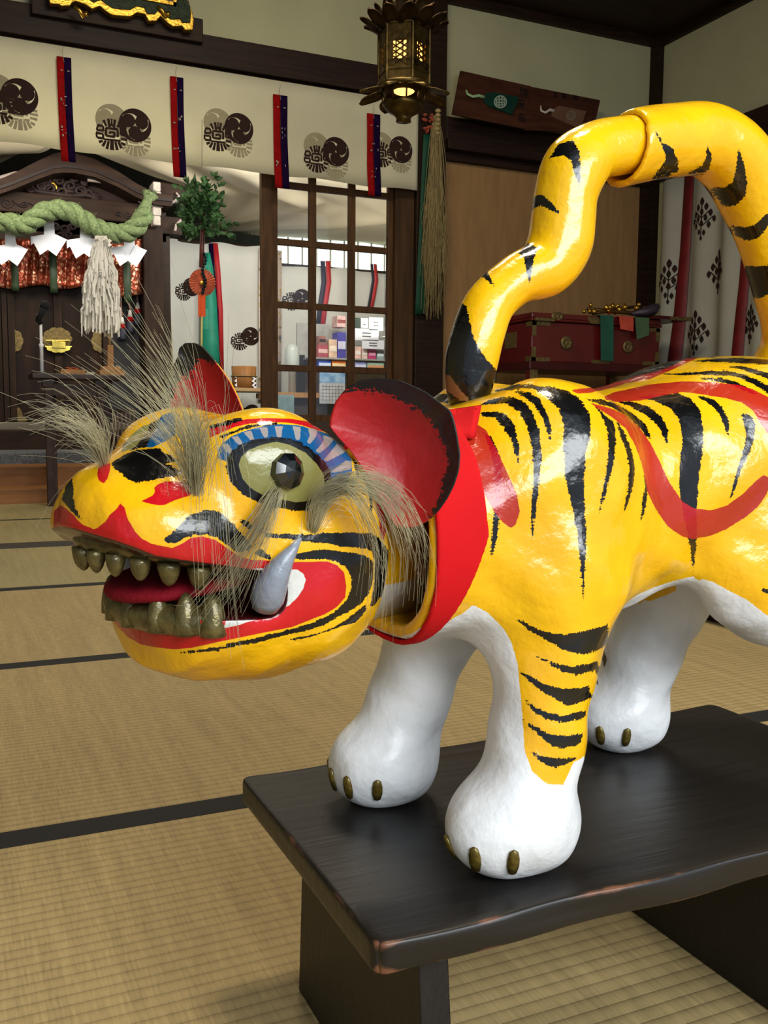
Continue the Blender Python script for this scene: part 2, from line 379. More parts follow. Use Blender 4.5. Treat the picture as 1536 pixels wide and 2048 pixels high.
SEAL = [(-.14,.42,-.20,.92,.13),(.14,.42,.20,.92,.13),(-.34,.46,-.50,.80,.13),(.34,.46,.50,.80,.13),(-.14,.46,.0,.60,.10),(.14,.46,.0,.60,.10),(0,.60,0,.95,.09),
 (-.52,.44,-.86,.44,.12),(-.86,.44,-.92,.14,.10),(-.52,.44,-.52,.14,.12),(-.52,.14,-.94,.14,.12),(-.54,-.04,-.98,-.04,.12),(-.96,-.04,-.92,-.32,.10),(-.54,-.04,-.54,-.32,.12),(-.50,-.32,-.90,-.32,.12),
 (-.36,.34,.36,.34,.12),(-.36,.34,-.36,-.14,.12),(.36,.34,.36,-.14,.12),(-.36,-.14,.18,-.14,.12),(-.12,.12,.16,.12,.11),(-.12,.14,-.12,.0,.10),(.16,.16,.16,-.14,.12),
 (.54,.44,.86,.44,.12),(.52,.24,.96,.22,.12),(.54,.02,.98,.0,.12),(.54,.46,.54,.02,.10),(.54,-.2,.94,-.26,.12),
 (-.52,-.36,.52,-.36,.11),(0,-.36,0,-.97,.20),(-.20,-.44,-.32,-.94,.14),(.20,-.44,.32,-.94,.14),(-.38,-.44,-.58,-.80,.14),(.38,-.44,.58,-.80,.14),(-.56,-.46,-.80,-.58,.13),(.56,-.46,.80,-.58,.13)]
def seal(mb, cx, cz, R, place, flip=1):
    for x0, y0, x1, y1, w_ in SEAL:
        d = Vector((x1-x0, y1-y0)); n = Vector((-d.y, d.x)).normalized()*w_*.5; f = 1.35
        poly(mb, [(x0-n.x, y0-n.y), (x1-n.x*f, y1-n.y*f), (x1+n.x*f, y1+n.y*f), (x0+n.x, y0+n.y)], cx, cz, R, place, flip)
VY = WY-.13
XL, XR = -.35, atY(836, 300, VY).x
ZT, ZB = 2.50, atY(500, 343, VY).z
def vwave(x): return .006*math.sin(x*9)+.004*math.sin(x*23+1)
vt = thing('shrine_valance', 'long cream cloth valance with dark brown swirl and seal crests hanging under the beam', 'curtain', ((XL+XR)/2, VY, ZT))
m = MB(); nx = 160; m.sheet([[(XL+(XR-XL)*i/nx, VY+vwave(XL+(XR-XL)*i/nx)*(j/6), ZT+(ZB-ZT)*j/6+.006*math.sin(i*.21)*(j == 6)) for i in range(nx+1)] for j in range(7)], .0015)
m.build('cloth', CLOTH, vt, True)
def vplace(off): return lambda x, z: (x, VY+vwave(x)*(ZT-z)/(ZT-ZB)-off, z)
pxm = 1.0/1900*atY(400, 300, VY).dot(FW)
for i, (sx_, sy_, tx_, ty_, r) in enumerate([(-5, 213, 39, 194, 34), (224, 268, 270, 251, 31), (436, 273, 478, 257, 28.5), (633, 318, 672, 303, 27), (762, 309, 801, 300, 25)]):
    s_ = atY(sx_, sy_, VY); t_ = atY(tx_, ty_, VY); R = r*t_.dot(FW)/1900
    m = MB(); tomoe(m, s_.x+.0, t_.z+.012, R*1.02, vplace(.0012)); seal(m, t_.x, s_.z-.02, R*1.02, vplace(.0012)); m.build('see_through_crest', INKF, vt)
    m = MB(); seal(m, s_.x, s_.z, R*1.02, vplace(.0028)); tomoe(m, t_.x, t_.z, R*1.05, vplace(.0034)); m.build('crest', INK, vt)
# red and purple ribbons over the valance
RED = mat('red_ribbon_silk', '#860c0e', .8, spec=.05, var=.12, scale=40); PUR = mat('purple_ribbon_silk', '#16062a', .8, spec=.05, var=.15, scale=40); THR = mat('pale_embroidery_thread', '#8f7f72', .6)
RL = ['red and purple ribbon on the valance, leftmost, above the gable of the altar', 'red and purple ribbon on the valance just above the leafy branch', 'red and purple ribbon on the valance at the top of the glazed door', 'red and purple ribbon on the valance under the hanging lantern']
for (x0, x1, ya, yb), lab in zip([(113, 147, 112, 325), (340, 369, 152, 356), (546, 575, 188, 378), (734, 759, 226, 393)], RL):
    a = atY(x0, ya, VY-.02); b = atY(x1, yb, VY-.02); mx_ = (a.x+b.x)/2
    t = thing('hanging_ribbon', lab, 'ribbon', (mx_, VY-.02, a.z), group='ribbons over the valance')
    m = MB(); sw = lambda f, k: .004*math.sin(f*5+k)
    for nm, mm, p, q in (('red_band', RED, a.x, mx_), ('purple_band', PUR, mx_, b.x)):
        m = MB(); m.sheet([[(p+(q-p)*i/4+.012*(j/14)**2*(1 if nm else 0), VY-.02-.004*math.sin(j*.5+i*.4), a.z+(b.z-a.z)*j/14) for i in range(5)] for j in range(15)], .0012); m.build(nm, mm, t, True)
    m = MB()
    for f in (.42, .72):
        z = a.z+(b.z-a.z)*f
        for k in range(5):
            x = a.x+(b.x-a.x)*random.uniform(.15, .9); zz = z+random.uniform(-.03, .03); an = random.uniform(0, 3)
            m.box(x, VY-.0275, zz, x+.010*math.cos(an)+.002, VY-.0265, zz+.012*math.sin(an)+.002)
    for s_ in (.25, .72): m.box(a.x+(b.x-a.x)*s_, VY-.0275, a.z-.075, a.x+(b.x-a.x)*(s_+.14), VY-.0265, a.z-.069)
    m.split('stitched_motif', THR, t)
    MB().tube([(mx_, VY-.03, a.z-.03), (mx_-.008, VY-.03, a.z+.02), (mx_, VY-.025, a.z+.055)], .0012, 5).build('hook_wire', THR, t)
# signboard with scalloped gilt frame on a dark plank above the beam
a = atY(62, 0, WY-.12); b = atY(405, 84, WY-.12)
pk = MB().box(a.x, WY-.14, b.z-.01, b.x, WY-.02, b.z+.12).build('wooden_plank', W_DARK, bevel=.005); tag(pk, 'dark wooden plank lying on the beam under the gilt signboard', 'plank')
t = thing('signboard', 'dark signboard with scalloped gold frame above the beam, at the top edge of the photo', 'sign', (atY(240, 0, WY-.2).x, WY-.16, b.z+.11))
SB = [(97, -3), (100, 7), (118, 8), (122, 12), (140, 11), (145, 5), (152, 2), (170, 8), (185, 18), (200, 12), (212, 22), (225, 30), (243, 32), (262, 33), (275, 25), (290, 28), (297, 42), (313, 42), (322, 32), (335, 45), (347, 53), (365, 52), (370, 60), (386, 60), (388, 40), (384, 20), (378, 5), (376, -20), (376, -120), (97, -90)]
P = [atY(x, y, WY-.21) for x, y in SB]; m = MB(); m.prism(P, (0, .05, 0)); cz_ = sum((p.z for p in P))/len(P)
m.build('gold_frame', GOLD, t, bevel=.004)
cx_ = (P[0].x+P[24].x)/2
def shrink(p, kx, kz): return Vector((cx_+(p.x-cx_)*kx, WY-.212, (P[18].z+.35)+(p.z-P[18].z-.35)*kz))
m = MB(); m.prism([shrink(p, .955, .91) for p in P], (0, -.008, 0)); m.build('green_panel', mat('dark_green_lacquer', '#1b2a12', .3, var=.3, scale=30, bump=.4, bscale=40), t)
x0, x1 = atY(145, 0, WY-.22).x, atY(352, 0, WY-.22).x; zb_ = atY(352, 13, WY-.22).z
m = MB(); m.box(x0, WY-.232, zb_, x1, WY-.218, zb_+.018).box(x1-.018, WY-.232, zb_, x1, WY-.218, zb_+.5).box(x0, WY-.232, zb_, x0+.018, WY-.218, zb_+.5); m.build('inner_frame', GOLD, t)
MB().box(x0+.018, WY-.226, zb_+.018, x1-.018, WY-.219, zb_+.5).build('name_panel', mat('navy_lacquer', '#0c1226', .25), t)
m = MB()
for xx in (160, 325): 
    p = atY(xx, 26, WY-.225); m.tube([(p.x-.03, p.y, p.z+.03), (p.x, p.y, p.z+.012), (p.x+.02, p.y, p.z-.02)], .011, 8); m.lathe([(.004, -.01), (.014, -.004), (.014, .004), (.004, .01)], (p.x+.03, p.y, p.z), 10, 'y')
m.split('gilt_carving', GOLD, t, True)
# ------------------------------------------------------------------ hanging bronze lantern and the straw bundle by the post
BRZ = mat('aged_bronze', '#57451f', .38, metal=.8, var=.3, scale=25, bump=.15, bscale=60)
BRZD = mat('dark_bronze_leaf', '#3a2a16', .45, metal=.7, var=.3, scale=25)
LY = 3.6
lc = atY(808, 130, LY); u = lc.dot(FW)/1900       # metres per photo pixel at the lantern
def lz(y): return atY(808, y, LY).z
LX, LYc = lc.x, LY
lt = thing('hanging_lantern', 'hexagonal bronze lantern with petal roof glowing orange, hanging in front of the dark post', 'lantern', (LX, LYc, lz(245)))
def hexp(r, z, rot=0, n=6): return [(LX+r*math.cos(rot+i*2*math.pi/n), LYc+r*math.sin(rot+i*2*math.pi/n), z) for i in range(n)]
HR = math.radians(-24.5+12-90+6)                     # one edge of the hexagon turned to the doorway
R = 52*u
def ring(mb, r0, z0, r1, z1, th=.003):
    A = hexp(r0, z0, HR); B_ = hexp(r1, z1, HR); a = hexp(r0-th, z0, HR); b_ = hexp(r1-th, z1, HR)
    for i in range(6):
        j = (i+1) % 6; mb.hexa([a[i], A[i], A[j], a[j]], [b_[i], B_[i], B_[j], b_[j]])
m = MB(); ring(m, R, lz(172), R, lz(153)); ring(m, R, lz(88), R, lz(60)); ring(m, R*1.06, lz(63), R*1.10, lz(57), .006); ring(m, R*1.04, lz(152), R*1.04, lz(148), .006)
for i in range(6):
    p = hexp(R, 0, HR)[i]; m.tube([(p[0], p[1], lz(172)), (p[0], p[1], lz(60))], .0065, 6)
m.build('lantern_body', BRZ, lt)
# pierced window panels: bars and flower lattice in front of a glowing paper
GLOW = mat('glowing_lantern_paper', '#ffcf8a', .8, emit='#ffb45a', estr=3.2)
for i in range(6):
    A, B_ = [Vector(v) for v in (hexp(R-.002, 0, HR)[i], hexp(R-.002, 0, HR)[(i+1) % 6])]; e = B_-A; n = Vector((e.y, -e.x, 0)).normalized()
    z0, z1 = lz(152), lz(84); m = MB()
    def pt(s, t, o=0): q = A+e*s+n*o; return (q.x, q.y, z0+(z1-z0)*t)
    def bar(s0, t0, s1, t1, w_=.07):
        d = Vector((s1-s0, t1-t0)); k = Vector((-d.y, d.x)); k = k.normalized()*w_*.5
        m.hexa([pt(s0-k.x, t0-k.y, -.001), pt(s1-k.x, t1-k.y, -.001), pt(s1+k.x, t1+k.y, -.001), pt(s0+k.x, t0+k.y, -.001)], [pt(s0-k.x, t0-k.y, .003), pt(s1-k.x, t1-k.y, .003), pt(s1+k.x, t1+k.y, .003), pt(s0+k.x, t0+k.y, .003)])
    bar(.11, .0, .11, 1, .26); bar(.89, 0, .89, 1, .26); bar(0, .13, 1, .13, .30); bar(0, .91, 1, .91, .22)
    for c_ in range(-3, 8):
        bar(.16, c_*.17+.05, .86, c_*.17+.40, .045) if .16 < c_*.17+.2 < .85 else None
        bar(.16, c_*.17+.40, .86, c_*.17+.05, .045) if .16 < c_*.17+.2 < .85 else None
    for c_ in (.35, .62): bar(c_, .16, c_, .86, .05)
    m.build('window_panel', BRZ, lt)
m = MB(); m.lathe([(R*.72, lz(150)), (R*.72, lz(86))], (LX, LYc, 0), 6, rot=HR); m.build('inner_paper', GLOW, lt)
m = MB(); m.lathe([(R*.30, lz(187)), (R*.52, lz(180)), (R*.5, lz(172))], (LX, LYc, 0), 12); m.build('lamp_bowl', GLOW, lt)
# roof of leaf petals
def petal(mb, base, tip, wd, curl, up=(0, 0, 1)):
    b_, t_ = Vector(base), Vector(tip); d = t_-b_; s_ = d.cross(Vector(up)).normalized(); n = s_.cross(d).normalized(); g = []
    for i in range(9):
        f = i/8; w_ = wd*(math.sin(math.pi*min(1, f*.80+.14)))**.8*(1 if f < 1 else .05); c_ = b_+d*f+n*curl*math.sin(f*math.pi*.5)**2
        g.append([c_+s_*w_*k+n*abs(k)*-.25*wd for k in (-1, -.5, 0, .5, 1)])
    mb.sheet(g, .004, n)
for tier, (n_, r0, r1, y0, y1, wd, cl) in enumerate(((12, .85, 1.72, 60, 62, .34, .045), (10, .70, 1.42, 56, 36, .32, .05), (6, .45, .80, 50, 12, .30, .02))):
    for k in range(n_):
        a_ = k*2*math.pi/n_+.2+tier*.3; m = MB()
        petal(m, (LX+R*r0*math.cos(a_), LYc+R*r0*math.sin(a_), lz(y0)), (LX+R*r1*math.cos(a_), LYc+R*r1*math.sin(a_), lz(y1)), R*wd, cl); m.build('roof_petal', BRZD, lt, True)
m = MB(); m.lathe([(R*1.06, lz(58)), (R*.9, lz(46)), (R*.4, lz(34)), (R*.2, lz(24)), (R*.26, lz(16)), (R*.12, lz(8))], (LX, LYc, 0), 18); m.build('roof_dome', BRZD, lt, True)
for k in range(8):
    a_ = k*math.pi/4; m = MB(); r0, r1 = R*.95, R*1.48
    petal(m, (LX+r0*math.cos(a_), LYc+r0*math.sin(a_), lz(176)), (LX+r1*math.cos(a_), LYc+r1*math.sin(a_), lz(214)), R*.40, .05); m.build('base_petal', BRZ, lt, True)
m = MB(); m.lathe([(R*1.05, lz(172)), (R*1.1, lz(178)), (R*.95, lz(183))], (LX, LYc, 0), 24)
m.lathe([(R*.85, lz(208)), (R*.75, lz(216)), (R*.62, lz(224)), (R*.35, lz(232)), (R*.28, lz(238)), (R*.30, lz(244))], (LX, LYc, 0), 24)
for k in range(10):
    a_ = k*math.pi/5; m.tube([(LX+R*.9*math.cos(a_), LYc+R*.9*math.sin(a_), lz(180)), (LX+R*.8*math.cos(a_), LYc+R*.8*math.sin(a_), lz(210))], .004, 5)
m.build('base_bowl', BRZ, lt, True)
m = MB()
for k in range(22):
    z = lz(8)+.012+k*.05; m.lathe([(.012, -.004), (.018, 0), (.012, .004)], (LX, LYc, z+.02), 10, axis='x' if k % 2 else 'y')
m.tube([(LX, LYc, lz(12)), (LX, LYc, CZ)], .006, 6)
m.build('chain', BRZD, lt)
pl = bpy.data.lights.new('lantern_bulb', 'POINT'); pl.energy = .8; pl.color = (1, .62, .28); pl.shadow_soft_size = .02
po = bpy.data.objects.new('lantern_bulb', pl); C.objects.link(po); po.location = (LX, LYc, lz(180)); 
# bundle of dried rice straw with its green ribbon, hung on the post
SY = WY-.16
def sp(x, y, dy=0): return atY(x, y, SY+dy)
STRAW = mat('dried_rice_straw', '#8f7c4e', .7, var=.25, scale=40, stretch=(8, 8, 1))
t = thing('straw_bundle', 'bundle of dried rice straw hanging on the dark post with its ears down', 'straw bundle', sp(872, 222))
m = MB(); rnd = random.Random(4)
for k in range(150):
    a_ = rnd.gauss(0, 1); bx = 873+rnd.gauss(0, 3); ln = rnd.uniform(470, 640); spread = a_*13; wig = rnd.gauss(0, 4)
    P = []
    for i in range(9):
        f = i/8; y = 232+(ln-232)*f; x = bx-(y-232)*.018+spread*f**.8+wig*math.sin(f*3); P.append(sp(x, y, rnd.gauss(0, .008)))
    m.tube(P, [.0032*(1-.5*i/8) for i in range(9)], 3, False)
for k in range(16):
    s_ = rnd.choice((-1, 1)); y0 = rnd.uniform(380, 500); x0 = 868+s_*8; dx = s_*rnd.uniform(10, 26); dy = rnd.uniform(60, 140)
    m.tube([sp(x0, y0-60), sp(x0+dx*.5, y0), sp(x0+dx, y0+dy*.6), sp(x0+dx*.7, y0+dy)], .002, 3, False)
m.build('straw', STRAW, t, True, fix=False)
m = MB()
for k in range(6): p = sp(876-k*.5, 222+k*9); m.lathe([(.012, -.012), (.022, 0), (.012, .012)], p, 10)
m.split('binding_knot', mat('straw_binding', '#a08a58', .7), t, True)
gr = thing('green_hanging_ribbon', 'long dark green cloth ribbon hanging on the post behind the straw bundle', 'ribbon', sp(852, 268))
m = MB(); m.sheet([[sp(x0+(x1-x0)*i/3, y, .03+.004*math.sin(y*.02)) for i in range(4)] for y, x0, x1 in [(268+k*24, 847-k*1.13, 868-k*.95) for k in range(16)]], .0015); m.build('cloth', mat('dark_green_silk', '#16402e', .6, var=.1), gr, True)
pm = thing('paper_flower_charm', 'small cluster of orange paper flowers at the top of the straw bundle', 'charm', sp(857, 250))
m = MB()
for k in range(14):
    p = sp(857+rnd.uniform(-9, 9), 228+rnd.uniform(0, 40), rnd.uniform(-.02, .02)); m.lathe([(.003, -.010), (.013, -.002), (.015, .004), (.004, .008)], p, 7)
m.split('paper_flower', mat('orange_washi_paper', '#a3462e', .7, var=.3, scale=60), pm)
# ------------------------------------------------------------------ the altar room beyond the valance
AY = 7.2
def A(x, y, dy=0): return atY(x, y, AY+dy)
def AX(x, y=600): return A(x, y).x
def AZ(y, x=150): return A(x, y).z
# ceiling, side and back of the altar room
struct(MB().box(-2.6, WY+.1, CZ-.3, 5.2, 9.6, CZ-.25).build('ceiling_altar', W_DARK))
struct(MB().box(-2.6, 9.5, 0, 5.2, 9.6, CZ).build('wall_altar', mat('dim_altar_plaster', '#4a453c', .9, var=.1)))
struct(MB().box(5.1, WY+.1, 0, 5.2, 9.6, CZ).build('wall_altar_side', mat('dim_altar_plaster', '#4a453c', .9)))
# steps up to the altar
m = MB(); m.box(-2.6, WY+.02, -.06, 1.76, 6.02, .085); struct(m.build('step_1', mat('honey_wood_step', '#8d5f36', .45, var=.2, scale=5, stretch=(.6, 5, 5)), bevel=.006))
m = MB(); m.box(-2.6, 6.02, 0, 1.70, 6.35, .20); struct(m.build('step_2', MATS['honey_wood_step'], bevel=.006))
m = MB(); m.box(-2.6, 6.35, 0, 1.70, 6.9, .27); struct(m.build('step_3', mat('grey_blue_stone', '#5d6064', .7, var=.3, scale=90), bevel=.005))
m = MB(); m.box(-2.6, 6.9, 0, 1.70, 7.12, .40); struct(m.build('step_4', W_ALT, bevel=.005))
struct(MB().box(-2.6, WY+.12, -.06, 5.2, 9.6, -.001).build('floor_altar', mat('altar_floor_boards', '#3a2c1e', .5, var=.2, stretch=(.6, 5, 1))))
lg = MB().box(-2.6, 6.98, .40, 1.6, AY+.02, .455).build('altar_ledge', mat('grey_worn_ledge', '#6b6455', .7, var=.15, scale=6, stretch=(.5, 4, 4)), bevel=.006); struct(lg)

al = thing('altar_cabinet', 'dark wooden altar with curved gable roof, double doors and brass fittings behind the rope', 'altar', (.7, AY, .46))
# curved gable boards
G = [(-150, 418), (-90, 398), (-30, 372), (30, 345), (75, 322), (108, 307), (128, 303), (150, 306), (190, 318), (235, 342), (275, 368), (310, 385), (345, 392)]
top = [A(x, y, -.25) for x, y in G]; bot = [A(x, y+max(14, 42-abs(x-128)*.10), -.25) for x, y in G]
m = MB()
for i in range(len(G)-1):
    m.hexa([bot[i], bot[i+1], bot[i+1]+Vector((0, .5, 0)), bot[i]+Vector((0, .5, 0))], [top[i], top[i+1], top[i+1]+Vector((0, .5, 0)), top[i]+Vector((0, .5, 0))])
m.build('gable_board', W_ALT, al)
m = MB()
for i in range(len(G)-1):
    a, b = bot[i]+Vector((0, -.012, .030)), bot[i+1]+Vector((0, -.012, .030)); m.hexa([a, b, b+Vector((0, .05, 0)), a+Vector((0, .05, 0))], [a+Vector((0, 0, .02)), b+Vector((0, 0, .02)), b+Vector((0, .05, .02)), a+Vector((0, .05, .02))])
m.build('gable_moulding', mat('dark_roof_moulding', '#241a17', .5), al)
# pale wavy inner edge of the gable
E1 = [(-60, 372), (-10, 358), (30, 346), (60, 345), (98, 352)]; E2 = [(175, 360), (205, 364), (235, 372), (248, 372), (256, 382), (262, 392), (272, 396), (282, 404)]
m = MB()
for E_ in (E1, E2): m.tube([A(x, y, -.16) for x, y in E_], .011, 6)
m.split('pale_edge_moulding', mat('bleached_edge_wood', '#9a8d86', .6), al)
p0, p1 = A(-60, 345), A(300, 470)
m = MB(); m.xz([(A(-200, 420).x, AZ(470)), (A(-200, 420).x, A(-150, 400).z)]+[(A(x, y+14).x, A(x, y+14).z) for x, y in G[1:-1]]+[(A(330, 400).x, A(330, 400).z), (A(330, 400).x, AZ(470))], AY-.02, AY+.04)
m.build('gable_panel', mat('violet_brown_board', '#2c1c18', .6, var=.2, scale=4, stretch=(1, 4, 3)), al)
# cloud carving under the gable: scrolls
def scroll(mb, x, y, r, turns, dy, th, s_=1, a0=0):
    P = []
    for i in range(int(16*turns)+1):
        t = i/16*2*math.pi; rr = r*(1-i/(16*turns)*.82); P.append(A(x+s_*rr*math.cos(t+a0), y+rr*math.sin(t+a0)*.8, dy))
    mb.tube(P, [th*(1-.4*i/len(P)) for i in range(len(P))], 6)
m = MB()
for x, y, r, s_, a0 in ((62, 377, 9, 1, 0), (80, 372, 10, -1, 1), (100, 378, 13, 1, 2), (122, 384, 14, -1, 0), (140, 372, 15, 1, 1), (160, 382, 13, -1, 2), (118, 362, 11, 1, 3), (150, 356, 9, -1, 0), (178, 386, 11, 1, 0), (192, 394, 8, -1, 0), (170, 364, 8, 1, 1), (95, 362, 8, 1, 2)):
    scroll(m, x, y, r, 1.6, -.06, .016, s_, a0)
m.tube([A(x, y, -.055) for x, y in ((52, 378), (80, 384), (110, 388), (140, 392), (170, 390), (200, 397))], .022, 8)
m.build('cloud_carving', mat('carved_dark_wood', '#2e2220', .5, var=.3, scale=20), al, True)
m = MB()
for x, y, w_, h_ in ((96, 354, 6, 16), (103, 362, 10, 8), (108, 371, 6, 7), (127, 372, 8, 4), (124, 376, 4, 8)):
    p, q = A(x, y+h_, -.03), A(x+w_, y, -.03); m.box(p.x, p.y, p.z, q.x, p.y+.01, q.z)
m.split('gilt_bit', GOLD, al)  # small gilt blocks under the gable
# carved tie beam
m = MB(); a, b = A(-200, 432), A(272, 450); zt_ = A(0, 388).z; zb_ = A(0, 430).z
m.box(a.x, AY-.14, zb_, A(285, 430).x, AY+.06, zt_); m.build('tie_beam', W_ALT, al, bevel=.01)
m = MB()
for x, y, r, s_, a0 in ((14, 406, 13, 1, 0), (48, 408, 9, -1, 0), (256, 430, 9, 1, 0), (236, 428, 7, -1, 2)): scroll(m, x, y, r, 1.5, -.145, .006, s_, a0)
m.tube([A(x, y, -.145) for x, y in ((24, 400), (38, 412), (58, 406), (70, 412))], .005, 5)
m.build('beam_scroll_carving', mat('carved_dark_wood', '#2e2220', .5), al, True)
m = MB()
for x, y, r, s_, a0 in ((112, 452, 10, 1, 0), (128, 458, 11, -1, 1), (145, 455, 10, 1, 2), (120, 470, 9, -1, 0), (138, 470, 9, 1, 1)): scroll(m, x, y, r, 1.4, -.05, .014, s_, a0)
m.build('frog_leg_carving', MATS['carved_dark_wood'], al, True)
m = MB(); m.box(A(-200, 470).x, AY-.02, AZ(520), AX(285), AY+.05, zb_); m.build('upper_panel', W_ALT, al)
# posts and white-ended brackets
m = MB(); m.box(AX(283, 650), AY-.12, .45, AX(322, 650), AY+.1, A(300, 395).z); m.build('post', W_ALTV, al, bevel=.008)
m = MB(); m.box(AX(322, 650)+.004, AY-.02, .45, AX(322, 650)+.07, AY+.1, A(330, 470).z); m.build('post', W_DARK, al)
WHT = mat('chalk_white_paint', '#b3aaa0', .7, var=.12, scale=30)
for y0, y1, w_ in ((364, 382, 15), (384, 397, 18), (402, 413, 24), (415, 430, 17), (432, 450, 15)):
    p, q = A(314-w_/2, y1, -.2), A(314+w_/2, y0, -.2); m = MB(); m.box(p.x, p.y, p.z, q.x, p.y+.16, q.z); m.build('bracket_block', WHT, al, bevel=.008)
m = MB(); m.box(A(300, 400).x, AY-.1, A(300, 402).z, A(372, 400).x, AY+.06, A(300, 368).z).box(AX(318), AY-.06, A(330, 470).z, A(360, 430).x, AY+.04, A(330, 436).z); m.split('bracket_arm', W_ALT, al)
m = MB()
for P in ([(352, 386), (358, 392), (350, 402), (338, 408)], [(362, 440), (352, 450), (350, 462)]): m.tube([A(x, y, -.12) for x, y in P], .010, 6)
m.split('pale_edge_moulding', MATS['bleached_edge_wood'], al)
# double doors
DW = mat('altar_door_lacquer', '#26160c', .5, spec=.15, var=.3, scale=3, stretch=(4, 4, .8))
zt_, zb_ = AZ(500), .46
for x0, x1 in ((27, 108), (118, 203)):
    m = MB(); m.box(AX(x0), AY, zb_, AX(x1), AY+.03, zt_); m.build('door_leaf', DW, al, bevel=.003)
m = MB()
for x0, x1, d in ((106, 122, .03), (14, 27, .04), (2, 12, .05), (203, 212, .04)): m.box(AX(x0), AY-d, zb_, AX(x1), AY+.03, zt_)
m.box(A(-200, 600).x, AY-.03, zb_, AX(0), AY+.03, zt_)
m.split('door_stile', W_ALTV, al)
m = MB(); m.box(AX(213), AY+.10, zb_, AX(284), AY+.14, zt_); m.build('side_panel', mat('near_black_side_panel', '#16100c', .5), al)  # set-back panel in an even near-black brown
def cusp(cx, cy, rx, ry, a0, a1, n=4):
    P = []
    for i in range(41):
        t = a0+(a1-a0)*i/40; k = 1+.10*abs(math.cos(n*t)); P.append((cx+rx*k*math.cos(t), cy-ry*k*math.sin(t)))
    return P
def fitting(pts, nm='brass_fitting', dy=-.014, mt=GOLDD):
    m = MB(); m.prism([A(x, y, dy) for x, y in pts], (0, .008, 0)); m.build(nm, mt, al)
fitting([(26, 653)]+cusp(26, 682, 19, 22, math.pi/2, -math.pi/2)+[(26, 699)])
fitting([(203, 660)]+[(x, y) for x, y in cusp(203, 682, 19, 22, math.pi/2, 1.5*math.pi)])
fitting(cusp(114, 678, 28, 22, 0, 2*math.pi, 5)[:-1], dy=-.035)
fitting([(31, 843), (31, 815), (38, 815), (43, 822), (46, 832), (54, 838), (54, 843)]); fitting([(127, 843), (127, 815), (134, 822), (137, 833), (142, 843)]); fitting([(205, 843), (205, 815), (197, 820), (193, 832), (188, 843)])
LB = mat('polished_brass_lock', '#d8c05a', .22, metal=.9, var=.1, scale=30)
m = MB(); p, q = A(104, 696, -.07), A(131, 684, -.07); m.box(p.x, p.y-.01, p.z, q.x, p.y+.03, q.z)
p = A(117, 698, -.06); m.prism([A(x, y, -.055) for x, y in cusp(117, 692, 25, 13, -math.pi, 0, 5)], (0, .02, 0)); m.tube([A(90, 681, -.06), A(140, 681, -.06)], .008, 8)
m.build('lock', LB, al, bevel=.003)
# copper brocade curtain, tied in low swags
def brocade():
    m = bpy.data.materials.new('copper_brocade'); m.use_nodes = True; nt = m.node_tree; N = nt.nodes; L = nt.links; b = N['Principled BSDF']; b.inputs['Roughness'].default_value = .32; b.inputs['Metallic'].default_value = .65
    tc = N.new('ShaderNodeTexCoord'); v = N.new('ShaderNodeTexVoronoi'); v.inputs['Scale'].default_value = 38; L.new(tc.outputs['Object'], v.inputs['Vector'])
    r = N.new('ShaderNodeValToRGB'); e = r.color_ramp.elements; e[0].position = .0; e[0].color = lin('#f2c6a4'); e[1].position = .42; e[1].color = lin('#96452f')
    n = e.new if False else None
    x = r.color_ramp.elements.new(.16); x.color = lin('#b8684a'); x2 = r.color_ramp.elements.new(.26); x2.color = lin('#f0bd98')
    L.new(v.outputs['Distance'], r.inputs[0]); L.new(r.outputs[0], b.inputs['Base Color'])
    bu = N.new('ShaderNodeBump'); bu.inputs['Strength'].default_value = .6; bu.inputs['Distance'].default_value = .01; L.new(v.outputs['Distance'], bu.inputs['Height']); L.new(bu.outputs[0], b.inputs['Normal']); return m
m = MB(); n = 90; g = []
for j in range(13):
    row = []
    for i in range(n+1):
        x = -40+(285+40)*i/n; yb = 574+4*math.sin(x*.06)+(0 if x < 235 else 18); y = 478+(yb-478)*j/12
        row.append(A(x, y, -.10+.025*math.sin(x*.16)+.012*math.sin(x*.33+j*.2)))
    g.append(row)
m.sheet(g, .002); o = m.build('brocade_curtain', brocade(), None, True); tag(o, 'shimmering copper brocade curtain over the altar doors', 'curtain')
for x, y0, y1, lab in ((28, 500, 582, 'green ribbon strip on the brocade, leftmost, beside the edge of the photo'), (105, 497, 586, 'green ribbon strip on the brocade right above the microphone'), (253, 516, 605, 'green ribbon strip on the brocade to the right of the white paper wand')):
    m = MB(); m.sheet([[A(x+k*15-7.5+(j*.4), y0+(y1-y0)*j/8, -.165+.006*math.sin(j)) for k in (0, .5, 1)] for j in range(9)], .002)
    o = m.build('green_strip', mat('moss_green_silk', '#23361c', .6, var=.1), None, True); tag(o, lab, 'ribbon', 'green strips over the brocade')
# tasselled bell ropes at the right of the doors
for k, (x, y) in enumerate(((275, 604), (260, 620), (244, 634))):
    t = thing('bell_rope', ('nearest and highest', 'middle', 'lowest, leftmost')[k]+' of the three red, white and navy tassels beside the altar doors', 'tassel', A(x, y+30, -.02), group='tassels beside the altar doors')
    m = MB(); m.tube([A(x-4, y-60, 0), A(x-2, y-20, 0), A(x, y-2, 0)], .006, 6); m.build('cord', mat('faded_pink_cord', '#8a5a50', .7), t)
    m = MB(); m.lathe([(.008, 0), (.020, -.05)], A(x, y, 0), 14); m.build('white_cap', mat('white_thread', '#cfc9c2', .7), t, True)
    m = MB(); m.lathe([(.020, -.05), (.026, -.085)], A(x, y, 0), 14); m.build('red_band', RED, t, True)
    m = MB(); m.lathe([(.026, -.085), (.029, -.15), (.026, -.17)], A(x, y, 0), 14); m.build('navy_fringe', mat('navy_thread', '#15182c', .7), t, True)
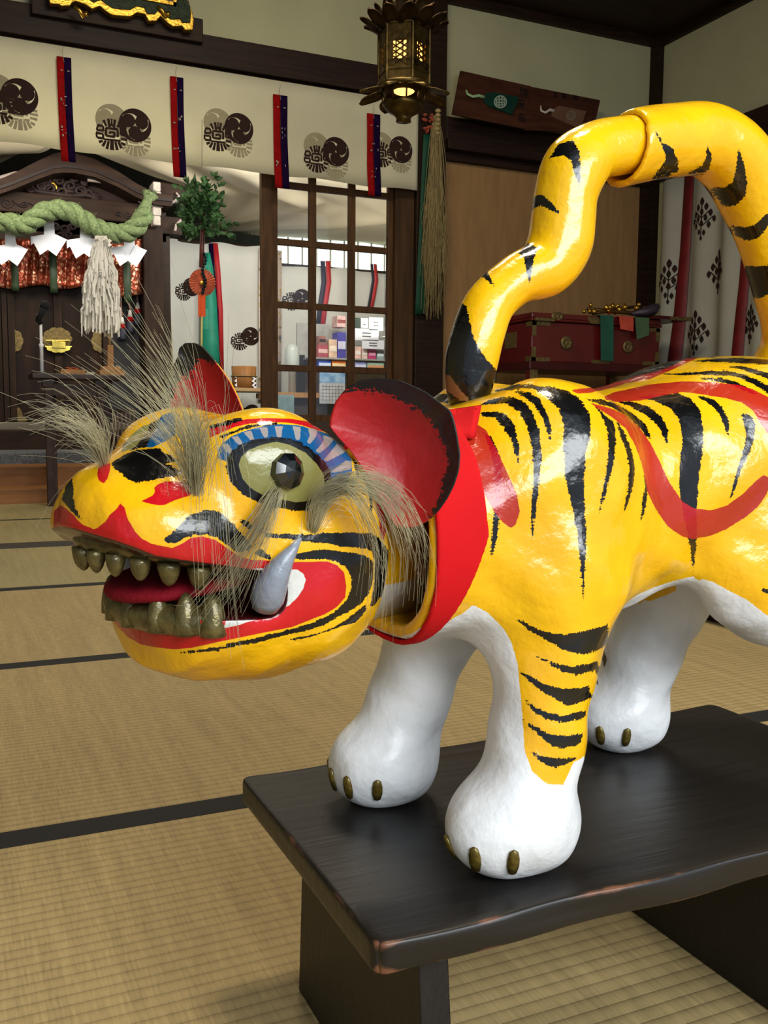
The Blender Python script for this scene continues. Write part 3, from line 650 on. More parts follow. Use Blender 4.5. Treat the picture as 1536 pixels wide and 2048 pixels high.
# rice-straw rope
ROPE = mat('green_rice_straw_rope', '#66784c', .75, var=.25, scale=60, stretch=(1, 1, 1), bump=.6, bscale=160)
rp = thing('sacred_rope', 'thick twisted green rice-straw rope slung across the altar', 'rope', A(120, 430, -.3))
RP = [(-60, 420), (-20, 440), (20, 446), (42, 452), (62, 443), (85, 426), (112, 420), (140, 423), (165, 438), (190, 455), (215, 464), (240, 468), (262, 462), (280, 445), (289, 425)]
def spline(pts, n):
    P = [Vector(p) for p in pts]; out = []
    for i in range(n+1):
        t = i/n*(len(P)-1); j = min(int(t), len(P)-2); f = t-j; p0, p1, p2, p3 = P[max(j-1, 0)], P[j], P[j+1], P[min(j+2, len(P)-1)]
        out.append(.5*((2*p1)+(p2-p0)*f+(2*p0-5*p1+4*p2-p3)*f*f+(3*p1-p0-3*p2+p3)*f**3))
    return out
CL = spline([A(x, y, -.40) for x, y in RP], 170)
for s_ in range(3):
    m = MB(); P = []
    for i, p in enumerate(CL):
        t = (CL[min(i+1, len(CL)-1)]-CL[max(i-1, 0)]).normalized(); a = t.cross(Vector((0, 1, 0))).normalized(); b = t.cross(a); th = i*.17+s_*2*math.pi/3
        P.append(p+(a*math.cos(th)+b*math.sin(th))*.033)
    m.tube(P, .036, 10); m.build('rope_strand', ROPE, rp, True)
m = MB(); m.tube([A(x, y, -.40) for x, y in ((284, 438), (288, 425), (292, 410), (296, 400), (301, 388))], [.052, .050, .036, .030, .058], 14)
rnd = random.Random(3)
for k in range(60):
    a_ = rnd.uniform(0, 6.28); m.tube([A(295, 402, -.40), A(298+6*math.cos(a_), 393, -.40+.02*math.sin(a_)), A(301+12*math.cos(a_), 384+rnd.uniform(-5, 4), -.40+.05*math.sin(a_))], .003, 3, False)
m.build('rope_end', ROPE, rp, True)
m = MB()
for k in range(70):
    p = CL[rnd.randrange(len(CL))]; d = Vector((rnd.uniform(-1, 1), rnd.uniform(-.8, -.2), rnd.uniform(-1, 1))).normalized(); m.tube([p+d*.05, p+d*.085+Vector((rnd.uniform(-.03, .03), 0, 0))], .0014, 3, False)
m.build('loose_straw', ROPE, rp, fix=False)
# folded white paper streamers under the rope
PAP = mat('white_washi_paper', '#dcdfe8', .8, var=.02, scale=10)
SH = [(20, 468, 'white folded paper streamer, leftmost under the straw rope'), (98, 448, 'white folded paper streamer under the crest of the straw rope'), (170, 455, 'white folded paper streamer partly behind the shaggy paper wand'), (258, 470, 'white folded paper streamer right of the shaggy paper wand')]
for cx, ty, lab in SH:
    t = thing('paper_streamer', lab, 'paper streamer', A(cx, ty, -.29), group='folded paper streamers under the rope')
    def q_(dx, dy, o): return A(cx+dx, ty+dy, -.29+o*.5)
    for nm, P in (('stem', [(-10, -6, 0), (10, -6, 0), (12, 26, .0), (-10, 24, 0)]), ('left_fold', [(-10, 21, -.01), (12, 22, -.012), (-3, 52, -.03), (-18, 62, -.02), (-37, 25, .01)]), ('right_fold', [(-4, 50, -.034), (12, 20, -.02), (36, 31, -.012), (15, 64, -.04)]), ('side_fold', [(-37, 25, .012), (-30, 38, .0), (-36, 42, .015)])):
        m = MB(); m.prism([q_(*p) for p in P], (0, .0015, 0)); m.build(nm, PAP, t, fix=True)

# ------------------------------------------------------------------ offering table in front of the steps
TY = 5.52
def T(x, y, dy=0): return atY(x, y, TY+dy)
tz = T(150, 748).z; tb = thing('offering_table', 'tall narrow dark wooden offering table in front of the altar', 'table', (T(150, 760).x, TY, 0))
W_TAB = mat('dark_table_wood', '#35231a', .4, var=.2, scale=6, stretch=(1, 4, 4), coat=.1)
x0, x1 = T(64, 752).x, T(250, 752).x
m = MB(); m.box(x0, TY-.01, tz-.028, x1, TY+.28, tz); m.build('table_top', W_TAB, tb, bevel=.003)
for nm, xa, xb, dy in (('leg', 92, 108, .03), ('leg', 196, 212, .03), ('leg', 100, 114, .22), ('leg', 208, 222, .22)):
    m = MB(); xm = T((xa+xb)/2, 860, dy).x; ztop = tz-.028
    m.box(xm-.022, TY+dy-.0, 0, xm+.016, TY+dy+.035, ztop-.04).box(xm-.034, TY+dy-.008, ztop-.045, xm+.028, TY+dy+.043, ztop); m.build(nm, W_TAB, tb, bevel=.003)
m = MB(); m.box(T(104, 860).x, TY+.045, ztop-.09, T(208, 860).x, TY+.06, ztop-.03); m.build('apron', W_TAB, tb)
mc = thing('microphone', 'black microphone on a slim white desk stand on the offering table', 'microphone', T(88, 748, .1))
bx = T(84, 740, .1).x; MET = mat('white_enamel_pole', '#eef0f6', .3); BLK = mat('black_rubber', '#0f0f11', .45)
m = MB(); m.lathe([(.055, 0), (.055, .006), (.02, .010)], (bx, TY+.1, tz), 24); m.build('base', BLK, mc, True)
m = MB(); m.lathe([(.010, .008), (.010, T(84, 695, .1).z-tz), (.013, T(84, 694, .1).z-tz), (.013, T(84, 688, .1).z-tz), (.0075, T(84, 687, .1).z-tz), (.0075, T(84, 648, .1).z-tz)], (bx, TY+.1, tz), 12); m.build('pole', MET, mc, True)
m = MB(); m.tube([T(83, 648, .1), T(77, 640, .1), T(79, 628, .1)], [.014, .018, .016], 12); m.build('clip', BLK, mc, True)
m = MB(); m.tube([T(75, 642, .09), T(85, 622, .08), T(87, 617, .08)], [.012, .018, .019], 14); m.tube([T(87, 617, .08), T(90, 610, .08), T(92, 604, .08), T(93, 602, .08)], [.021, .025, .022, .012], 14); m.build('capsule', mat('dark_grey_mesh_grille', '#26282b', .5, bump=.5, bscale=700), mc, True)
gw = thing('paper_wand', 'shaggy white paper wand on a wooden stand at the right end of the offering table', 'paper wand', T(222, 755, .1))
gx = T(221, 740, .1).x
m = MB(); m.box(gx-.068, TY+.03, tz, gx+.068, TY+.17, tz+.028).box(gx-.050, TY+.05, tz+.028, gx+.05, TY+.15, tz+.05); m.build('stand_base', W_PALE, gw, bevel=.003)
m = MB(); m.box(gx-.016, TY+.085, tz+.05, gx+.016, TY+.115, T(218, 690, .1).z); m.build('stand_post', W_PALE, gw, bevel=.002)
m = MB(); m.tube([(gx, TY+.1, T(218, 690, .1).z), T(216, 640, .1), T(206, 480, .1)], .0075, 8); m.build('handle', mat('pale_wand_stick', '#a8854f', .6), gw, True)
rnd = random.Random(9); STRIP = mat('cream_torn_paper', '#f6f3ea', .8, var=.06, scale=30); m = MB()
for k in range(720):
    f = rnd.random(); lay = int(f*6); yc = 482+lay*22+rnd.uniform(-5, 5); a_ = rnd.uniform(0, 2*math.pi); rr = (14+27*min(1, (lay+1)/4.5)**.8)*rnd.uniform(.55, 1.0)
    x = 202-(yc-480)*.00+rr*math.cos(a_); dy = rr*math.sin(a_)*.0028; ln = rnd.uniform(36, 62)+(18 if lay == 5 else 0)
    ang = rnd.uniform(0, math.pi); wv = Vector((math.cos(ang), math.sin(ang), 0))*.0052; g = []
    for i in range(5):
        p = T(202+(x-202)*(.55+.45*min(1, i/2)), yc-6*(i == 0)+ln*i/4, .1+dy*(.6+.1*i))+Vector((rnd.uniform(-.002, .002), 0, 0)); g.append([p-wv, p+wv])
    m.sheet(g, 0)
m.build('paper_strips', STRIP, gw, fix=False)
m = MB(); rnd = random.Random(5)
for k in range(26):
    p = T(203+rnd.uniform(-13, 13), 480+rnd.uniform(-3, 14), .1+rnd.uniform(-.04, .04)); d = Vector((rnd.uniform(-1, 1), rnd.uniform(-1, 1), rnd.uniform(.2, 1))).normalized()*.022; s_ = d.orthogonal().normalized()*.012
    m.sheet([[p-s_, p+s_], [p+d-s_, p+d+s_], [p+d*1.4-s_*.4+Vector((0, 0, -.012)), p+d*1.4+s_+Vector((0, 0, -.012))]], 0)
m.build('paper_knot', STRIP, gw, fix=False)
bxo = MB(); p, q = T(120, 750, .08), T(168, 741, .08); bxo.box(p.x, TY+.03, tz, q.x, TY+.17, tz+.026)
o = bxo.build('wooden_tray', W_PALE, bevel=.003); tag(o, 'small pale wooden tray on the offering table', 'tray')
m = MB(); c_ = T(140, 741, .1); pts = [(c_.x+.024*math.cos(t)*(1+.4*math.cos(3*t)), TY+.09+.02*math.sin(t), tz+.032+.006*math.sin(2*t)) for t in np.linspace(0, 6.28, 30)]
m.tube(pts, .0035, 6); m.tube([(c_.x, TY+.09, tz+.03), (c_.x+.02, TY+.07, tz+.036), (c_.x+.04, TY+.05, tz+.03)], .0035, 6)
o = m.build('orange_cord', mat('orange_cord', '#a5491c', .6), None, True); tag(o, 'small orange knotted cord lying on the wooden tray', 'cord')
m = MB()
for k in range(3): p, q = T(170+k*2, 752, .05), T(188+k*2, 748, .05); m.box(p.x, TY+.04+k*.02, tz+k*.006, q.x, TY+.12+k*.02, tz+.004+k*.006)
o = m.build('paper_sheets', mat('off_white_paper', '#b9b3a0', .8)); tag(o, 'few sheets of off-white paper on the offering table', 'paper')
# slatted stand behind the table
t = thing('slatted_stand', 'low dark slatted wooden stand between the table legs and the altar post', 'stand', A(250, 890, -.6))
m = MB(); a, b = A(224, 884, -.6), A(272, 822, -.6); m.box(a.x, a.y, b.z-.012, b.x, a.y+.2, b.z+.01); m.build('top_board', W_DARK, t)
m = MB()
for k in range(6): x = a.x+(b.x-a.x)*(k+.5)/6; m.box(x-.007, a.y, a.z-.02, x+.007, a.y+.012, b.z-.012)
m.split('slat', mat('worn_slat_wood', '#5c4c42', .6), t)
# ------------------------------------------------------------------ side room seen beside and through the glazed door
BY = 8.2
def B(x, y, dy=0): return atY(x, y, BY+dy)
def shade(g, name, mt, lab, cat_): m = MB(); m.sheet(g, .002); o = m.build(name, mt, None, True); return tag(o, lab, cat_)
# canvas canopy stretched under the ceiling
CANV = mat('cream_canvas_canopy', '#d2c6a8', .85, var=.05, scale=3, sheen=.1, thin=.3)
def canopy(x0, x1, y0, y1, edge, lab, sl=0.0, zz=2.24):
    n, k = 70, 46; g = []
    for j in range(k+1):
        Y = y0+(y1-y0)*j/k; row = []
        for i in range(n+1):
            e0, e1 = edge(Y); X = e0+(e1-e0)*i/n; f = i/n
            ph = math.atan2(Y-(y1+.25), X-e0+.15); rr = math.hypot(Y-(y1+.25), X-e0+.15)      # folds gather at the far inner corner
            row.append((X, Y, zz+sl*(Y-y0)+.020*min(rr, 1.6)*math.sin(ph*19+.5*math.sin(rr*2.3))+.008*min(rr, 1.5)*math.sin(ph*41+rr)-.05*math.sin(f*math.pi)*math.sin(math.pi*j/k)))
        g.append(row)
    m = MB(); m.sheet(g, .002, (0, 0, 1)); o = m.build('canvas_canopy', CANV, None, True); return tag(o, lab, 'canopy')
canopy(0, 0, WY+.12, 8.55, lambda Y: (float(np.interp(Y, [5.88, 6.6, 6.8, 7.0, 7.2, 8.55], [.62, .80, 1.05, 1.32, 1.72, 2.2])), 4.6), 'wrinkled cream canvas canopy above the side room, right of the altar gable', -.035, 2.25)
canopy(0, 0, WY+.12, 8.0, lambda Y: (-2.5, float(np.interp(Y, [5.88, 6.63, 7.1, 7.57, 8.0], [.55, .66, .51, .34, .15]))), 'cream canvas canopy behind the valance at the left of the altar gable', 0, 2.26)
# white curtain hung across the back
CW = mat('white_screen_curtain', '#cfcfc8', .85, var=.05, scale=2.5, bump=.1, bscale=14)
def fold(x): return .03*math.sin(x*7.3)+.012*math.sin(x*17)
def fp(x, z, o=0): return (x, BY+fold(x)-o, z)
xa, xb = B(325, 475).x, 3.75; ZC = 1.985
bc = thing('screen_curtain', 'white cloth screen curtain printed with dark crests behind the altar post and glazed door', 'curtain', ((xa+xb)/2, BY, .1))
m = MB(); n = 110; m.sheet([[fp(xa+.03*(j/12)*(i == 0)+(xb-xa)*i/n, (ZT_:=(ZC+.01*math.sin(i*.3)-(.13 if xa+(xb-xa)*i/n > 2.6 else 0)))-(ZT_-.15)*j/12) for i in range(n+1)] for j in range(13)], .002); m.build('cloth', CW, bc, True)
def crest2(sx_, sy_, tx_, ty_, r):
    s_ = B(sx_, sy_); t_ = B(tx_, ty_); R_ = r*t_.dot(FW)/1900; m = MB(); seal(m, s_.x, s_.z, R_, lambda x, z: fp(x, z, .004)); tomoe(m, t_.x, t_.z, R_, lambda x, z: fp(x, z, .006)); m.build('crest', INK, bc)
MB().tube([(xa, BY+.02, ZC+.004), (2.6, BY+.02, ZC+.004), (2.62, BY+.02, ZC-.13), (xb, BY+.02, ZC-.13)], .012, 8).build('curtain_rail', W_DARK, bc); MB().box(xa-.02, BY+.03, 0, xa+.02, BY+.07, ZC+.01).build('rail_post', W_DARK, bc)
crest2(368, 583, 385, 573, 18); crest2(478, 683, 499, 673, 18); crest2(584, 602, 605, 597, 19); crest2(490, 832, 502, 826, 17); crest2(690, 700, 712, 690, 18)
def strip(nm, pts, w_, mt, lab, grp, off=.02):
    t = None; m = MB(); g = []
    for (x, y) in pts: p = B(x, y); hw_ = w_/2*p.dot(FW)/1900; g.append([fp(p.x-hw_, p.z, off), fp(p.x, p.z, off+.001), fp(p.x+hw_, p.z, off)])
    m.sheet(g, .0015); return m, g
def two_tone(ptsA, wa, ma, ptsB, wb, mb_, lab, grp):
    p = B(*ptsA[0]); t = thing('hanging_ribbon', lab, 'ribbon', (p.x, BY+fold(p.x)-.02, p.z), group=grp)
    m, _ = strip('', ptsA, wa, ma, '', ''); m.build('dark_band', ma, t, True); m, _ = strip('', ptsB, wb, mb_, '', ''); m.build('red_band', mb_, t, True); return t
REDB = mat('bright_red_ribbon', '#b41c24', .6, var=.08); NAV = mat('navy_ribbon', '#1a1630', .6)
G3 = 'red and navy ribbons on the white screen curtain'
two_tone([(421, 487), (424, 540), (432, 620), (437, 740)], 8, PUR, [(429, 487), (434, 540), (439, 620), (441, 740)], 10, REDB, 'red and purple ribbon on the white curtain beside the teal banner', G3)
two_tone([(643, 523), (645, 565), (638, 615), (634, 660)], 9, NAV, [(652, 523), (654, 565), (647, 615), (642, 660)], 9, REDB, 'red and navy ribbon seen through the middle column of door panes', G3)
two_tone([(743, 528), (746, 560), (741, 590), (736, 618)], 6, NAV, [(750, 528), (753, 560), (748, 590), (742, 618)], 8, REDB, 'red and navy ribbon seen through the right column of door panes', G3)
p = B(411, 508); t = thing('teal_banner', 'long teal cloth banner with yellow edge hanging behind the orange paper rosette', 'banner', p)
m = MB(); g = [[(B(x0, y).x, BY+fold(B(x0, y).x)-.05, B(x0, y).z), (B((x0+x1)/2, y).x, BY-.075, B(x0, y).z), (B(x1, y).x, BY+fold(B(x1, y).x)-.05, B(x1, y).z)] for y, x0, x1 in ((507, 407, 418), (540, 404, 424), (600, 402, 430), (680, 401, 434), (760, 400, 437))]
m.sheet(g, .002); m.build('cloth', mat('teal_silk', '#1b8f74', .6, var=.08), t, True)
m = MB(); g = [[(B(x0-3, y).x, BY-.072, B(x0, y).z), (B(x0+1, y).x, BY-.076, B(x0, y).z)] for y, x0 in ((515, 406), (600, 401), (680, 400), (760, 399))]; m.sheet(g, .002); m.build('yellow_edge', mat('pale_yellow_silk', '#b5ad6a', .6), t, True)
m, g = strip('', [(334, 608), (337, 660), (341, 742)], 9, None, '', '', .03); o = m.build('cream_strip', mat('cream_silk_strip', '#b9a97c', .7), None, True); tag(o, 'narrow cream strip hanging at the left edge of the white screen curtain', 'banner')
# printed floral banner half behind the door stile
def floral():
    m = bpy.data.materials.new('floral_print_silk'); m.use_nodes = True; nt = m.node_tree; N = nt.nodes; L = nt.links; b = N['Principled BSDF']; b.inputs['Roughness'].default_value = .7
    tc = N.new('ShaderNodeTexCoord'); v = N.new('ShaderNodeTexVoronoi'); v.inputs['Scale'].default_value = 16; L.new(tc.outputs['Object'], v.inputs['Vector']); n_ = N.new('ShaderNodeTexNoise'); n_.inputs['Scale'].default_value = 22; L.new(tc.outputs['Object'], n_.inputs['Vector'])
    r = N.new('ShaderNodeValToRGB'); e = r.color_ramp.elements; e[0].position = .38; e[0].color = lin('#d3b5a6'); e[1].position = .62; e[1].color = lin('#c7a24e'); x = e.new(.5); x.color = lin('#cfc3bb'); x = e.new(.68); x.color = lin('#5a5f78')
    L.new(n_.outputs[0], r.inputs[0]); L.new(r.outputs[0], b.inputs['Base Color']); return m
m, g = strip('', [(538, 500), (537, 600), (537, 700), (536, 800)], 52, None, '', '', .05); o = m.build('floral_banner', floral(), None, True); tag(o, 'pink and yellow floral printed banner half hidden behind the left stile of the door', 'banner')
# bright window slot above the curtain
wn = MB(); a, b = B(545, 545, .35), B(790, 505, .35); wn.box(a.x, a.y, 1.75, b.x+.5, a.y+.02, 2.2)
o = wn.build('window_1', mat('bright_daylight_window', '#ffffff', .5, emit='#e8fff4', estr=1.5, var=0)); struct(o)
m = MB()
for k in range(12): x = a.x+k*.14; m.box(x, a.y-.02, 1.75, x+.012, a.y, 2.2)
o = m.build('trim_13', WHT); struct(o)
# shelf with the wooden tub
SYY = 7.6
def Q(x, y, dy=0): return atY(x, y, SYY+dy)
zs = Q(500, 776).z
sh = thing('wall_shelf', 'pale wooden shelf carrying the round wooden tub, below the white curtain', 'shelf', (Q(530, 780).x, SYY, zs-.03))
m = MB(); m.box(Q(452, 780).x, SYY-.02, zs-.03, Q(545, 780).x, SYY+.35, zs); m.build('board', mat('pale_shelf_board', '#a98b63', .5, var=.08, scale=5, stretch=(1, 5, 5)), sh, bevel=.004)
for x in (470, 535): MB().box(Q(x, 800).x-.02, SYY+.02, .0, Q(x, 800).x+.02, SYY+.06, zs-.03).build('leg', W_MID, sh)
tbx, tbr = Q(488, 755, .12).x, 25*Q(488, 755, .12).dot(FW)/1900; zt = Q(488, 733, .12).z
tu = thing('wooden_tub', 'round pale wooden tub with a straw rope and white zigzag papers on the shelf', 'tub', (tbx, SYY+.12, zs))
m = MB(); m.lathe([(tbr*.95, 0), (tbr, zt-zs), (tbr*.93, zt-zs), (tbr*.9, .02)], (tbx, SYY+.12, zs), 28); m.build('tub_body', mat('tub_cedar_wood', '#9c6d40', .5, var=.12, scale=8, stretch=(6, 6, .5)), tu, True)
m = MB(); m.tube([(tbx+tbr*1.03*math.cos(t), SYY+.12+tbr*1.03*math.sin(t), zs+(zt-zs)*.55) for t in np.linspace(0, 2*math.pi, 30)], .005, 6); m.build('rope_ring', STRAW, tu, True)
for k in (-.85, .45):
    m = MB(); x = tbx+tbr*k; z = zs+(zt-zs)*.5; P = [(0, 0), (.018, -.012), (-.004, -.034), (.02, -.046), (-.002, -.068), (.020, -.082), (.0, -.10)]
    y = SYY+.12-tbr*math.sqrt(max(0, 1-k*k))*1.05-.004
    for (u0, v0), (u1, v1) in zip(P[:-1], P[1:]): m.prism([(x+u0-.008, y, z+v0), (x+u0+.012, y, z+v0), (x+u1+.012, y, z+v1), (x+u1-.008, y, z+v1)], (0, .0015, 0))
    m.build('zigzag_paper', PAP, tu)
# counter and goods behind the door
cnt = thing('sales_counter', 'low cluttered counter of the shrine office seen through the lower door panes', 'counter', (3.1, 7.35, 0))
CY_ = 7.15
def K(x, y, dy=0): return atY(x, y, CY_+dy)
zc = K(600, 785).z
m = MB(); m.box(K(553, 800).x, CY_, zc-.04, 4.0, CY_+.55, zc); m.build('top_board', W_PALE, cnt)
m = MB(); m.box(K(565, 800).x, CY_+.05, 0, 4.0, CY_+.5, zc-.04); m.build('body', mat('dim_brown_cabinet', '#3a2c22', .6), cnt)
# open shelves standing on the counter: goods are things of their own
sf = thing('goods_shelf', 'white open shelf unit full of small boxed goods behind the right columns of the door', 'shelf', (K(705, 785).x, CY_+.25, zc))
lv = [zc, K(700, 722).z, K(700, 690).z, K(700, 625).z]
m = MB(); 
GL = [K(700, 740, .14).z, K(700, 717, .14).z]
for z in GL: m.box(K(632, 700).x, CY_+.12, z-.013, K(812, 700).x, CY_+.42, z)
m.box(K(632, 700).x-.012, CY_+.42, zc, K(812, 700).x, CY_+.44, K(700, 640).z); m.build('shelf_board', mat('pale_grey_shelf', '#9a9a96', .6), sf)
def goods(x0, y0, x1, y1, d, col, lab, grp='packets and boxes behind the door panes', kind='box', band=None, dy=0):
    p, q = K(x0, y1, dy), K(x1, y0, dy)
    if y1 > 700: zf = zc if y1 > 760 else (GL[0] if y1 > 726 else GL[1]); q.z += zf+.0005-p.z; p.z = zf+.0005; q.z = min(q.z, GL[1]-.016) if zf < GL[1] and y1 < 760 else q.z
    t = thing('packet' if kind == 'box' else kind, lab, kind, ((p.x+q.x)/2, p.y, p.z), group=grp)
    MB().box(p.x, p.y, p.z, q.x, p.y+d, q.z).build('carton', mat('goods_'+col, '#'+col, .5, var=.15, scale=25), t, bevel=.003)
    if band:
        h = (q.z-p.z); MB().box(p.x+.004, p.y-.002, p.z+h*.35, q.x-.004, p.y, p.z+h*.65).build('label_band', mat('goods_'+band, '#'+band, .5), t)
    return t
GD = [(636, 690, 656, 715, 'a3454f', 'e6c0b8', 'dull red packet with pale label beside the middle muntin'), (658, 676, 674, 712, 'd9b9a2', 'efe0d0', 'tall peach-coloured packet in the middle column of panes'), (675, 655, 692, 706, '4a48a0', 'd9d8f0', 'violet-blue packet with white lettering band in the middle column'),
 (674, 632, 692, 654, 'c9a9a6', '8f4a4a', 'pinkish poster card above the violet-blue packet'), (637, 718, 662, 738, '2a4fc0', 'cfe0ff', 'bright blue box at the bottom of the middle column'), (664, 720, 692, 738, 'd2691e', 'ffe0b0', 'orange box beside the bright blue box'),
 (638, 672, 652, 690, '8e5d52', '241a1c', 'brown doll-like box with dark top above the red packet'),
 (710, 698, 722, 722, 'e0b9ae', 'fff0ea', 'leftmost pale pink tube box in the right column of panes'), (724, 698, 735, 722, 'dfc4b8', 'f4e8e2', 'second pale pink tube box in the right column of panes'), (737, 702, 752, 722, 'c23a78', 'f0a0c0', 'magenta round packet in the right column of panes'), (754, 705, 768, 722, '8fa3a8', 'e0ecec', 'grey-blue packet at the right end of the goods shelf'),
 (710, 724, 733, 741, '8892cc', 'd8dcf4', 'lavender box on the bottom shelf, left of the pale green one'), (735, 726, 768, 741, 'a4c4b0', 'e8a070', 'pale green box on the bottom shelf of the right column'), (708, 748, 727, 770, 'd99a90', 'f4d0c8', 'salmon packet on the counter behind the ear')]
for x0, y0, x1, y1, c_, b_, lab in GD: goods(x0, y0, x1, y1, .12, c_, lab, band=b_, dy=.14)
for x0, y0, x1, y1, lab, frame in ((708, 636, 721, 656, 'dark green framed card at the top of the right column of panes', True), (722, 637, 736, 655, 'small white card with a dark emblem at the top of the right column', False), (738, 636, 766, 660, 'large white notice sheet at the top right of the panes', False), (709, 659, 757, 680, 'wide white notice sheet with two lines of print', False), (724, 681, 768, 697, 'pale blank sheet under the wide notice', False)):
    p, q = K(x0, y1, .10), K(x1, y0, .10); t = thing('notice_card', lab, 'notice', ((p.x+q.x)/2, p.y, p.z), group='notices behind the door panes')
    MB().box(p.x, p.y, p.z, q.x, p.y+.002, q.z).build('sheet', mat('green_card', '#23362e', .6) if frame else PAP, t)
    if not frame:
        m = MB(); n_ = 1 if x1-x0 < 20 else 2
        for k in range(n_): zz = p.z+(q.z-p.z)*(.35+.28*k); m.box(p.x+(q.x-p.x)*.32, p.y-.001, zz-.004, p.x+(q.x-p.x)*.68, p.y, zz+.005)
        m.split('printed_line', mat('grey_print_ink', '#4c4c4c', .8), t)
cal = thing('wall_calendar', 'calendar with blue sea picture above grey date grid, behind the middle column of panes', 'calendar', K(664, 770, -.02))
p, q = K(639, 807, -.02), K(690, 744, -.02); zm = K(664, 766, -.02).z
MB().box(p.x, p.y, p.z, q.x, p.y+.003, zm).build('date_sheet', mat('calendar_paper', '#b9bcc0', .7), cal); MB().box(p.x, p.y-.001, zm, q.x, p.y+.003, q.z).build('picture', mat('calendar_sea_picture', '#2f6fae', .5, col2='#a8c6dc', scale=14), cal)
m = MB()
for k in range(1, 6): z = p.z+(zm-p.z)*k/6; m.box(p.x+.01, p.y-.001, z, q.x-.01, p.y, z+.0025)
for k in range(1, 8): x = p.x+(q.x-p.x)*k/8; m.box(x, p.y-.001, p.z+.01, x+.0025, p.y, zm-.01)
m.build('date_grid', MATS['grey_print_ink'], cal)
dm = thing('clear_dome', 'clear plastic dome cover standing on the counter behind the left column of panes', 'dome cover', (K(584, 780).x, CY_+.2, zc))
r_ = 15*K(584, 720, .2).dot(FW)/1900; hh = K(584, 688, .2).z-zc; m = MB(); m.lathe([(r_*.5, 0), (r_*.5, hh*.45), (r_, hh*.47), (r_, hh*.75), (r_*.9, hh*.9), (r_*.6, hh*.98), (r_*.1, hh)], (K(584, 720, .2).x, CY_+.2, zc), 24)
m.build('dome_shell', mat('milky_clear_plastic', '#e8f2ee', .08, trans=.55, var=.02), dm, True)
tv = MB(); p, q = K(594, 738, .3), K(605, 710, .3); tv.box(p.x, p.y, zc, q.x+.02, p.y+.1, q.z); o = tv.build('dark_case', mat('dark_grey_case', '#23221f', .4)); tag(o, 'dark grey box case on the counter behind the left muntin', 'case')
# small fish tank or basin of pale blue below the counter level
p, q = K(555, 826, -.1), K(588, 790, -.1); o = MB().box(p.x, p.y, 0, q.x, p.y+.09, q.z).build('blue_basin', mat('pale_blue_plastic', '#7f9aa0', .3, var=.15, scale=20)); tag(o, 'pale blue bin standing in front of the counter behind the lowest left pane', 'bin')

# ------------------------------------------------------------------ leafy branch on a red pole with its rosette, hung in the opening
NY = WY-.22
def D(x, y, dy=0): return atY(x, y, NY+dy)
br = thing('leafy_branch', 'dense dark green leafy branch on a reddish pole hanging from the beam', 'branch', D(404, 520))
m = MB(); m.tube([D(403, 535), D(404, 490), D(405, 445), D(406, 400)], [.014, .014, .012, .006], 8); m.build('pole', mat('reddish_brown_pole', '#6b2e2c', .4, coat=.2), br, True)
rnd = random.Random(12); twigs = MB(); LV = mat('dark_glossy_leaf', '#4f7448', .4, var=.3, scale=8, spec=.5); leaves = MB()
for k in range(70):
    th = rnd.uniform(0, 2*math.pi); el = rnd.uniform(-.55, 1.2); L_ = rnd.uniform(.10, .19)
    d = Vector((math.cos(th)*math.cos(el), math.sin(th)*math.cos(el)*.8, math.sin(el))); base = D(405, rnd.uniform(405, 458)); tip = base+d*L_; twigs.tube([base, base+d*L_*.5+Vector((0, 0, .01)), tip], [.003, .002, .001], 4, False)
    for j in range(11):
        f = rnd.uniform(.35, 1.05); c_ = base+d*L_*f; ld = (d+Vector((rnd.gauss(0, .8), rnd.gauss(0, .8), rnd.gauss(-.1, .6)))).normalized(); ll = rnd.uniform(.036, .056); s_ = ld.cross(Vector((rnd.gauss(0, 1), rnd.gauss(0, 1), rnd.gauss(0, 1)))).normalized()*ll*.28; n_ = ld.cross(s_).normalized()*.004
        leaves.add([c_, c_+ld*ll*.3+s_, c_+ld*ll*.65+s_*.9, c_+ld*ll, c_+ld*ll*.65-s_*.9, c_+ld*ll*.3-s_, c_+ld*ll*.5+n_], [(0, 1, 6), (1, 2, 6), (2, 3, 6), (3, 4, 6), (4, 5, 6), (5, 0, 6)])
twigs.tube([D(420, 400), D(432, 375), D(440, 350)], [.003, .002, .001], 4); twigs.build('twigs', mat('twig_bark', '#3b3a28', .7), br, fix=False); leaves.build('leaves', LV, br, fix=False)
MB().tube([D(405, 400), D(404, 350), D(404, 240)], .002, 5).build('hanging_cord', THR, br)
ro = thing('paper_rosette', 'orange pleated paper rosette with an orange tassel hanging under the leafy branch', 'rosette', D(405, 565, -.03))
c_ = D(405, 565, -.03); R_ = 27*c_.dot(FW)/1900; V = [c_+Vector((0, -.012, 0))]; n = 56
for i in range(n):
    t_ = 2*math.pi*i/n; V.append(c_+Vector((R_*math.cos(t_), -.010 if i % 2 else .010, R_*math.sin(t_))))
V.append(c_+Vector((0, .012, 0)))
for i in range(n):
    t_ = 2*math.pi*i/n; V.append(c_+Vector((R_*math.cos(t_), .012 if not i % 2 else -.007, R_*math.sin(t_))))
F = [(0, 1+i, 1+(i+1) % n) for i in range(n)]+[(n+1, n+2+(i+1) % n, n+2+i) for i in range(n)]+[(1+i, n+2+i, n+2+(i+1) % n, 1+(i+1) % n) for i in range(n)]
m = MB(); m.add(V, F); m.build('pleated_disc', mat('orange_gilt_paper', '#dd8464', .5, var=.15, scale=40), ro)
m = MB(); m.sheet([[D(x, y, -.05+.003*math.sin(x)) for x in (396+(y-590)*.01, 400, 404, 408, 411)] for y in (590, 600, 615, 633)], .002); m.build('tassel', mat('vivid_orange_thread', '#e2561c', .7, var=.1, scale=80, stretch=(40, 1, 1)), ro)
m = MB()
